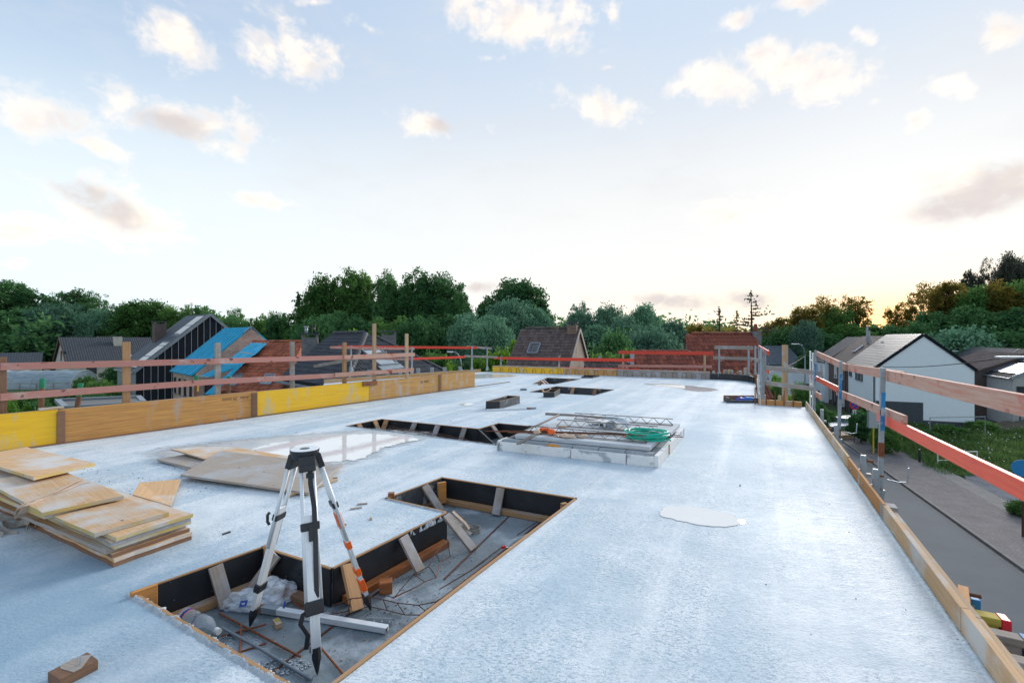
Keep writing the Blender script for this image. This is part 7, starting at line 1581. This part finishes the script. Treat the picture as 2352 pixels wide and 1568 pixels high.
T = [
 # left skyline
 ('poplar',22,640,110,136,'leaf_dark','tall dark tree at the far left end of the skyline'), ('poplar',68,652,70,136,'leaf_dark','dark tree second from the left on the skyline'),
 ('airy',118,662,80,139,'leaf_dark','open crowned tree above the grey green willow at the left'), ('poplar',178,652,90,136,'leaf_dark','tall dark tree above the cream house, left of its chimney'), ('airy',222,664,70,136,'leaf_dark','thin tree at the right end of the first skyline group'),
 ('willow',135,697,130,128,'leaf_willow','big grey green willow left above the cream house'), ('dark',40,705,130,128,'leaf_dark','dark round tree behind the polytunnel at the far left'), ('willow',225,712,90,128,'leaf_willow','soft grey willow behind the cream house roof'),
 ('airy',272,686,50,129,'leaf_dark','small spiky tree in the skyline dip left of centre'), ('round',335,684,110,128,'leaf_mid','broad green tree left of the black clad house'), ('dark',285,704,80,128,'leaf_mid','green tree behind the right end of the cream house'),
 ('round',400,700,80,128,'leaf_mid','green tree just left of the black gable peak'), ('airy',433,690,44,128,'leaf_mid','thin leafless looking treetop above the black clad house'), ('dark',470,702,70,128,'leaf_dark','dark treetop directly behind the black gable peak'),
 ('airy',537,704,60,104,'leaf_mid','light airy treetop above the blue covered roof'), ('round',520,722,90,98,'leaf_dark','low dark tree behind the blue covered roof'), ('dark',590,726,70,98,'leaf_mid','tree right above the pale brick gable peak'), ('airy',612,708,50,102,'leaf_mid','wispy treetop between brick gable and tall trees'), ('dark',645,714,70,96,'leaf_dark','dark tree left of the small conifer'),
 ('dark',90,735,120,128,'leaf_willow','grey green tree low behind the polytunnel'), ('dark',200,745,120,136,'leaf_dark','dark low tree right behind the cream house'), ('dark',330,745,110,128,'leaf_dark','dark low tree behind the black house chimney'), ('low',20,760,160,132,'leaf_dark','low dark thicket at the left edge'), ('low',260,768,170,132,'leaf_dark','low thicket behind the cream house ridge'),
 # centre group
 ('round',745,628,100,92,'leaf_mid','leftmost tall tree of the centre group, lighter and uneven'), ('poplar',800,600,95,92,'leaf_mid','tallest tree of the centre group, left half'), ('poplar',833,606,60,94,'leaf_mid','slim tall tree right of the tallest one'),
 ('poplar',883,617,80,92,'leaf_dark','narrow dark tree in the middle of the centre group'), ('poplar',958,612,90,92,'leaf_dark','tall dark tree right of the middle of the centre group'), ('round',1020,622,120,92,'leaf_dark','rounded dark tree at the right of the centre group'), ('round',1058,668,60,90,'leaf_dark','small tree at the right foot of the centre group'), ('dark',925,650,80,95,'leaf_dark','dark tree filling the gap between two tall trees'),
 ('dark',700,700,90,88,'leaf_mid','mid green tree behind the left chimney'), ('dark',770,712,110,80,'leaf_dark','dark tree above the hipped roof ridge'), ('dark',840,720,110,76,'leaf_dark','dark tree behind the tall wooden post'), ('low',720,738,130,70,'leaf_dark','low thicket behind the left grey chimney'), ('bright',806,748,80,55,'leaf_bright','bright green shrub peeping over the hipped roof'), ('dark',900,724,120,72,'leaf_mid','green tree behind the right grey chimney'), ('low',960,730,140,66,'leaf_dark','dark thicket right of the grey chimney'), ('dark',1015,718,110,75,'leaf_dark','deep dark tree left of the big willow'),
 ('round',1183,636,165,100,'leaf_dark','broad round dark tree standing alone right of the centre group'), ('dark',1240,690,70,98,'leaf_dark','dark flank tree below the broad round tree'), ('dark',1118,680,60,98,'leaf_dark','small dark tree left of the broad round tree'),
 ('willow',1165,686,130,78,'leaf_willow','large pale willow below the broad round tree'), ('willow',1080,722,110,66,'leaf_willow','bluish willow behind the far left guard rail'), ('willow',1225,700,100,80,'leaf_willow','willow directly above the brown tiled roof'), ('willow',1130,728,110,62,'leaf_willow','low bluish willow left of the brown tiled roof'),
 # middle right willows
 ('airy',1328,684,60,92,'leaf_willow','pale pointed willow top right of the brown roof chimney'), ('willow',1330,712,90,82,'leaf_willow','pale willow right behind the stucco gable'), ('willow',1395,700,100,84,'leaf_willow','soft pale willow between the two roof groups'), ('round',1480,694,95,88,'leaf_willow','tallest pale willow left of the red roof'), ('willow',1440,728,110,74,'leaf_willow','willow in front above the red tiled wing'), ('willow',1540,735,90,80,'leaf_willow','willow touching the left end of the red roof'), ('dark',1370,745,120,66,'leaf_willow','low grey green tree beside the stucco gable'), ('low',1500,752,140,64,'leaf_willow','low grey green thicket behind the red roofs'), ('low',1410,770,120,50,'leaf_dark','dark thicket low between the roofs'),
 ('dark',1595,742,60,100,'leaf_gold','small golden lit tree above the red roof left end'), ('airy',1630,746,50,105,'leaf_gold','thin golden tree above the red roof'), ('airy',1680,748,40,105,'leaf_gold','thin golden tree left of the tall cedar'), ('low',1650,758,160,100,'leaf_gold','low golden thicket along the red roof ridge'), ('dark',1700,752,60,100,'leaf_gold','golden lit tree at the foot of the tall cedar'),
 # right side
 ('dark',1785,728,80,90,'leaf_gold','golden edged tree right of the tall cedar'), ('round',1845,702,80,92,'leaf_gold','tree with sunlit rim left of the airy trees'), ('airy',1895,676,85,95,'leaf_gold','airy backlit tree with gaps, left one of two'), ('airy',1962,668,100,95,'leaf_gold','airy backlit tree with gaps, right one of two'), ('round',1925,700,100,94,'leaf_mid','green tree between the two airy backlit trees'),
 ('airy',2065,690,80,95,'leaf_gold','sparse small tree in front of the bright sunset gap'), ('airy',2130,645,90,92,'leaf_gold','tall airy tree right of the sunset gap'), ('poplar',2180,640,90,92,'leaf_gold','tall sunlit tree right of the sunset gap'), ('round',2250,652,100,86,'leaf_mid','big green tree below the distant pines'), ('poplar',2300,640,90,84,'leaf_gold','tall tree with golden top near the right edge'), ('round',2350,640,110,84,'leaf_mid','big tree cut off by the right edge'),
 ('dark',2150,715,110,84,'leaf_dark','dark tree behind the right slope of the white gable'), ('dark',2230,700,120,80,'leaf_dark','large dark tree above the street lamp arm'), ('dark',2320,705,130,78,'leaf_dark','large dark tree above the orange brick house'), ('dark',2420,690,150,80,'leaf_dark','dark tree just outside the right edge'),
 ('low',1790,760,110,84,'leaf_dark','dark thicket behind the bungalow roof'), ('dark',1870,752,120,86,'leaf_dark','dark green tree behind the tall street lamp'), ('dark',1950,742,120,88,'leaf_mid','mid green tree behind the terraced roofs'), ('dark',2040,745,120,88,'leaf_dark','dark green tree behind the white house ridge'), ('low',2120,745,120,82,'leaf_dark','low thicket right of the white gable peak'), ('willow',1850,738,70,80,'leaf_willow','grey green shrub tree above the lamp arm'),
 ('low',2200,760,170,74,'leaf_willow','grey green thicket behind the right eave'), ('low',2300,755,170,74,'leaf_dark','dark thicket behind the orange brick house'), ('dark',1860,805,60,68,'leaf_dark','dark round tree right behind the street lamp pole'), ('dark',1830,790,50,92,'leaf_mid','green tree left of the lamp arm'),
]
for a in T: tree(*a)
# bushes and garden trees, nearer
S = [('bright',1145,792,80,38,'leaf_bright','bright leafy shrub left of the brown tiled roof'), ('bright',1105,812,80,36,'leaf_bright','bright shrub behind the pair of steel rail posts'), ('bright',1195,768,70,42,'leaf_bright','taller bright shrub touching the brown roof edge'), ('bright',1160,825,90,34,'leaf_mid','shrub low behind the thin red rail'), ('bush',1030,835,40,34,'leaf_bright','clipped round bright bush beside the small lamp'), ('bright',1000,800,90,44,'leaf_mid','green shrub behind the red rail, right of the hipped roof'), ('bush',1060,832,60,36,'leaf_mid','green shrub behind the small street lamp'),
 ('bright',1300,800,150,44,'leaf_mid','shrub behind the brown tiled house'), ('bright',1390,800,90,40,'leaf_mid','green shrub between stucco gable and red wing'), ('bright',1350,812,70,39,'leaf_bright','bright shrub just right of the stucco gable'), ('bright',1440,792,90,42,'leaf_mid','shrub above the red wing flue'),
 ('dark',262,842,66,52,'leaf_dark','dark garden tree between polytunnel and black house'), ('bush',196,862,44,66,'leaf_mid','garden shrub at the end of the polytunnel'), ('bright',232,868,80,46,'leaf_mid','leafy bush right of the lawn'), ('bush',60,898,110,38,'leaf_mid','hedge bush in front of the polytunnel, left part'), ('bush',150,900,100,38,'leaf_mid','hedge bush in front of the polytunnel, right part'), ('bush',30,918,90,26,'leaf_bright','bright bush right behind the yellow panel at the left'), ('bush',100,920,90,27,'leaf_dark','dark bush behind the leaning green topped stake'), ('bush',215,900,90,34,'leaf_dark','dark hedge behind the flat roof'), ('bush',-30,905,110,32,'leaf_dark','dark hedge at the left edge'), ('bush',280,885,60,42,'leaf_mid','shrub by the grey house front'),
 ('bush',1785,862,50,40,'leaf_bright','bright bush top between the timber rails'), ('dark',1786,870,52,36,'leaf_mid','ivy dark green tree behind the orange notch form'), ('bush',1841,878,48,48,'leaf_mid','small leafy tree left of the lamp pole'), ('bush',1880,922,40,40,'leaf_dark','dark shrub in the front garden by the ladder'), ('bush',1900,942,50,44,'leaf_mid','low shrub before the brown brick house'), ('bush',1865,935,40,46,'leaf_mid','low green shrub at the white terraced house'),
 ('bright',1978,940,60,37,'leaf_dark','dark shrub beside the grey cabinet'), ('bright',1990,916,26,38,'leaf_mid','slender sapling in front of the white house'), ('bush',2035,975,60,34,'leaf_mid','rough bush right of the yellow post'), ('bush',2075,990,50,38,'leaf_dark','dark weed bush before the grey plinth'), ('bush',2120,985,60,38,'leaf_dark','weed bush under the white gable'), ('bush',2180,975,60,40,'leaf_mid','weed bush at the right part of the plinth'), ('bush',2255,965,60,41,'leaf_mid','bright weed bush at the white house corner'), ('bush',2352,1150,60,22,'leaf_mid','low bush cut off by the right edge beside the gravel')]
for a in S: tree(*a, group='garden shrubs', cat='shrub', name='shrub')
# small conifer, cedars and the distant pines
def conifer(x, ytop, wpx, d, label, leaf, layered=True, seed=1, cov=1.):
    r = np.random.default_rng(seed); p = Q(x,900,d); hgt = H-(ytop-HY)/F*d-ZG; w = wpx/F*d; t = thing('conifer', label, 'tree', (p.x,p.y,ZG), 'conifers above the roofs'); mb = MB(); mb.tube([V(p.x,p.y,ZG), V(p.x+.1,p.y,ZG+hgt*.7), V(p.x,p.y,ZG+hgt)], [.022*hgt*.8,.012*hgt*.8,.02], 7); Ls = []
    n = 17 if layered else 60
    for i in range(n):
        f = .38+.6*i/n; L = w/2*(1-((f-.38)/.62)**1.1)*r.uniform(.55,1.15)+.15; a = r.uniform(0,6.28); b = V(p.x,p.y,ZG+hgt*f); dz = (L*.12 if layered else -L*.25); e = b+V(math.cos(a)*L, math.sin(a)*L, dz); mb.tube([b, b.lerp(e,.5)+Z*(-.05*L), e], [.07,.045,.015], 5, caps=False)
        for q in range(int(26*cov*L/ (w/4+.1))+5): s = r.uniform(.25,1.05); c = b.lerp(e,s); Ls.append([c.x+r.normal(0,.05*w*(.6+s)), c.y+r.normal(0,.05*w*(.6+s)), c.z+r.normal(0,.006*w)])
    for q in range(30): Ls.append([p.x+r.normal(0,.1), p.y+r.normal(0,.1), ZG+hgt*r.uniform(.9,1.01)])
    mb.build('trunk', M['bark'], t); me = np_mesh('crown', leaf_quads(np.array(Ls)-np.array([p.x,p.y,ZG]), .36 if layered else .4, r, long=1.6), M[leaf]); o = bpy.data.objects.new('crown', me); COL.objects.link(o); o.parent = t
conifer(1725,668,125,82,'tall dark cedar with layered branches above the red roof chimney','leaf_conifer',seed=3); conifer(1652,706,46,88,'smaller pale cedar left of the tall one','leaf_conifer',seed=5,cov=.7); conifer(1692,716,50,90,'half hidden cedar between the two taller ones','leaf_gold',seed=8,cov=.7); conifer(685,672,44,90,'small dark conifer at the left of the tall centre trees','leaf_dark',False,seed=6)
for (x, yt, w, lab, k) in ((2272,582,44,'left distant pine rising above the right woodland','airy'), (2318,574,60,'tall distant pine near the right edge','round'), (2355,588,90,'broad distant pine mass at the right edge','round'), (2232,618,50,'low left shoulder of the distant pines','dark')):
    tree(k, x, yt, w, 150, 'leaf_conifer', lab, 'distant pines at the right')
# far woodland behind everything, one mass
r = np.random.default_rng(99); Ps = []
for i in range(1500):
    a = r.uniform(-1.0, 1.0); d = r.uniform(150,175); x = math.sin(a)*d*1.3; y = math.cos(a)*d
    hgt = 11.0+2.5*math.sin(a*9)+r.normal(0,.8) ; c = np.array([x, y, ZG+r.uniform(.5,hgt)]); Ps.append(c+r.normal(size=(60,3))*np.array([2.2,2.2,1.3]))
me = np_mesh('woodland', leaf_quads(np.concatenate(Ps), 1.0, r), M['leaf_dark']); o = bpy.data.objects.new('woodland', me); COL.objects.link(o); o['kind'] = 'stuff'; o['label'] = 'dark woodland mass behind the single trees'
# rough grass between the pavement and the houses
def grass(name, n, region, hmin, hmax, mat, seed, w=.03):
    r = np.random.default_rng(seed); pts = []
    while len(pts) < n:
        p = region(r)
        if p is not None: pts.append(p)
    P_ = np.array(pts); n = len(P_); hgt = r.uniform(hmin,hmax,(n,1))*(1+.5*np.sin(P_[:,:1]*1.3)*np.cos(P_[:,1:2]*1.1)); a = r.uniform(0,6.28,n); s = np.stack([np.cos(a),np.sin(a),np.zeros(n)],1)*w; ln = r.normal(0,.25,(n,3))*hgt; ln[:,2] = 0
    v = np.empty((n,4,3)); b = np.concatenate([P_, np.full((n,1),ZG)],1) if P_.shape[1] == 2 else P_; v[:,0] = b-s; v[:,1] = b+s; v[:,2] = b+s*.5+ln*.6+np.array([0,0,1])*hgt*.7; v[:,3] = b+ln+np.array([0,0,1])*hgt
    me = np_mesh(name, v.reshape(-1,3), M[mat]); o = bpy.data.objects.new(name, me); COL.objects.link(o); o['kind'] = 'stuff'; return o
def verge(r):
    t = r.uniform(4,32); o = r.uniform(2.9,24)**1.0; x, y = street_pt(t, o)
    if y < 28.8+.5*math.sin(x*1.3): return None
    p = V(x,y,0)-C1
    if p.dot(e_) > -.2 and 0 < p.dot(w_) < 7.5: return None
    if p.dot(e_) > 2: return None
    if o < 3.6 and r.random() < .6: return None
    return (x, y)
M['grass_leaf'] = leaf_mat('grass_leaf', (.065,.150,.045), (.150,.240,.080), .3)
grass('rough_grass', 52000, verge, .18, .62, 'grass_leaf', 3, .03)
def verge2(r):
    t = r.uniform(4,32); x, y = street_pt(t, r.uniform(2.8,3.9)+.3*math.sin(t*2)); return (x,y) if y > 28.6 else None
grass('rough_grass', 9000, verge2, .06, .2, 'leaf_mid', 4, .015)
def lawn(r): return (r.uniform(-70,-28), r.uniform(36,72))
grass('garden_grass', 9000, lawn, .1, .35, 'leaf_mid', 5, .06)
# white umbels in the rough grass
r = np.random.default_rng(5); P_ = []
while len(P_) < 300:
    p = verge(r)
    if p and p[0] > 30: P_.append([p[0], p[1], ZG+.62+r.uniform(0,.15)])
me = np_mesh('wildflowers', leaf_quads(np.array(P_), .10, r, long=1.), M['white']); o = bpy.data.objects.new('wildflowers', me); COL.objects.link(o); o['kind'] = 'stuff'
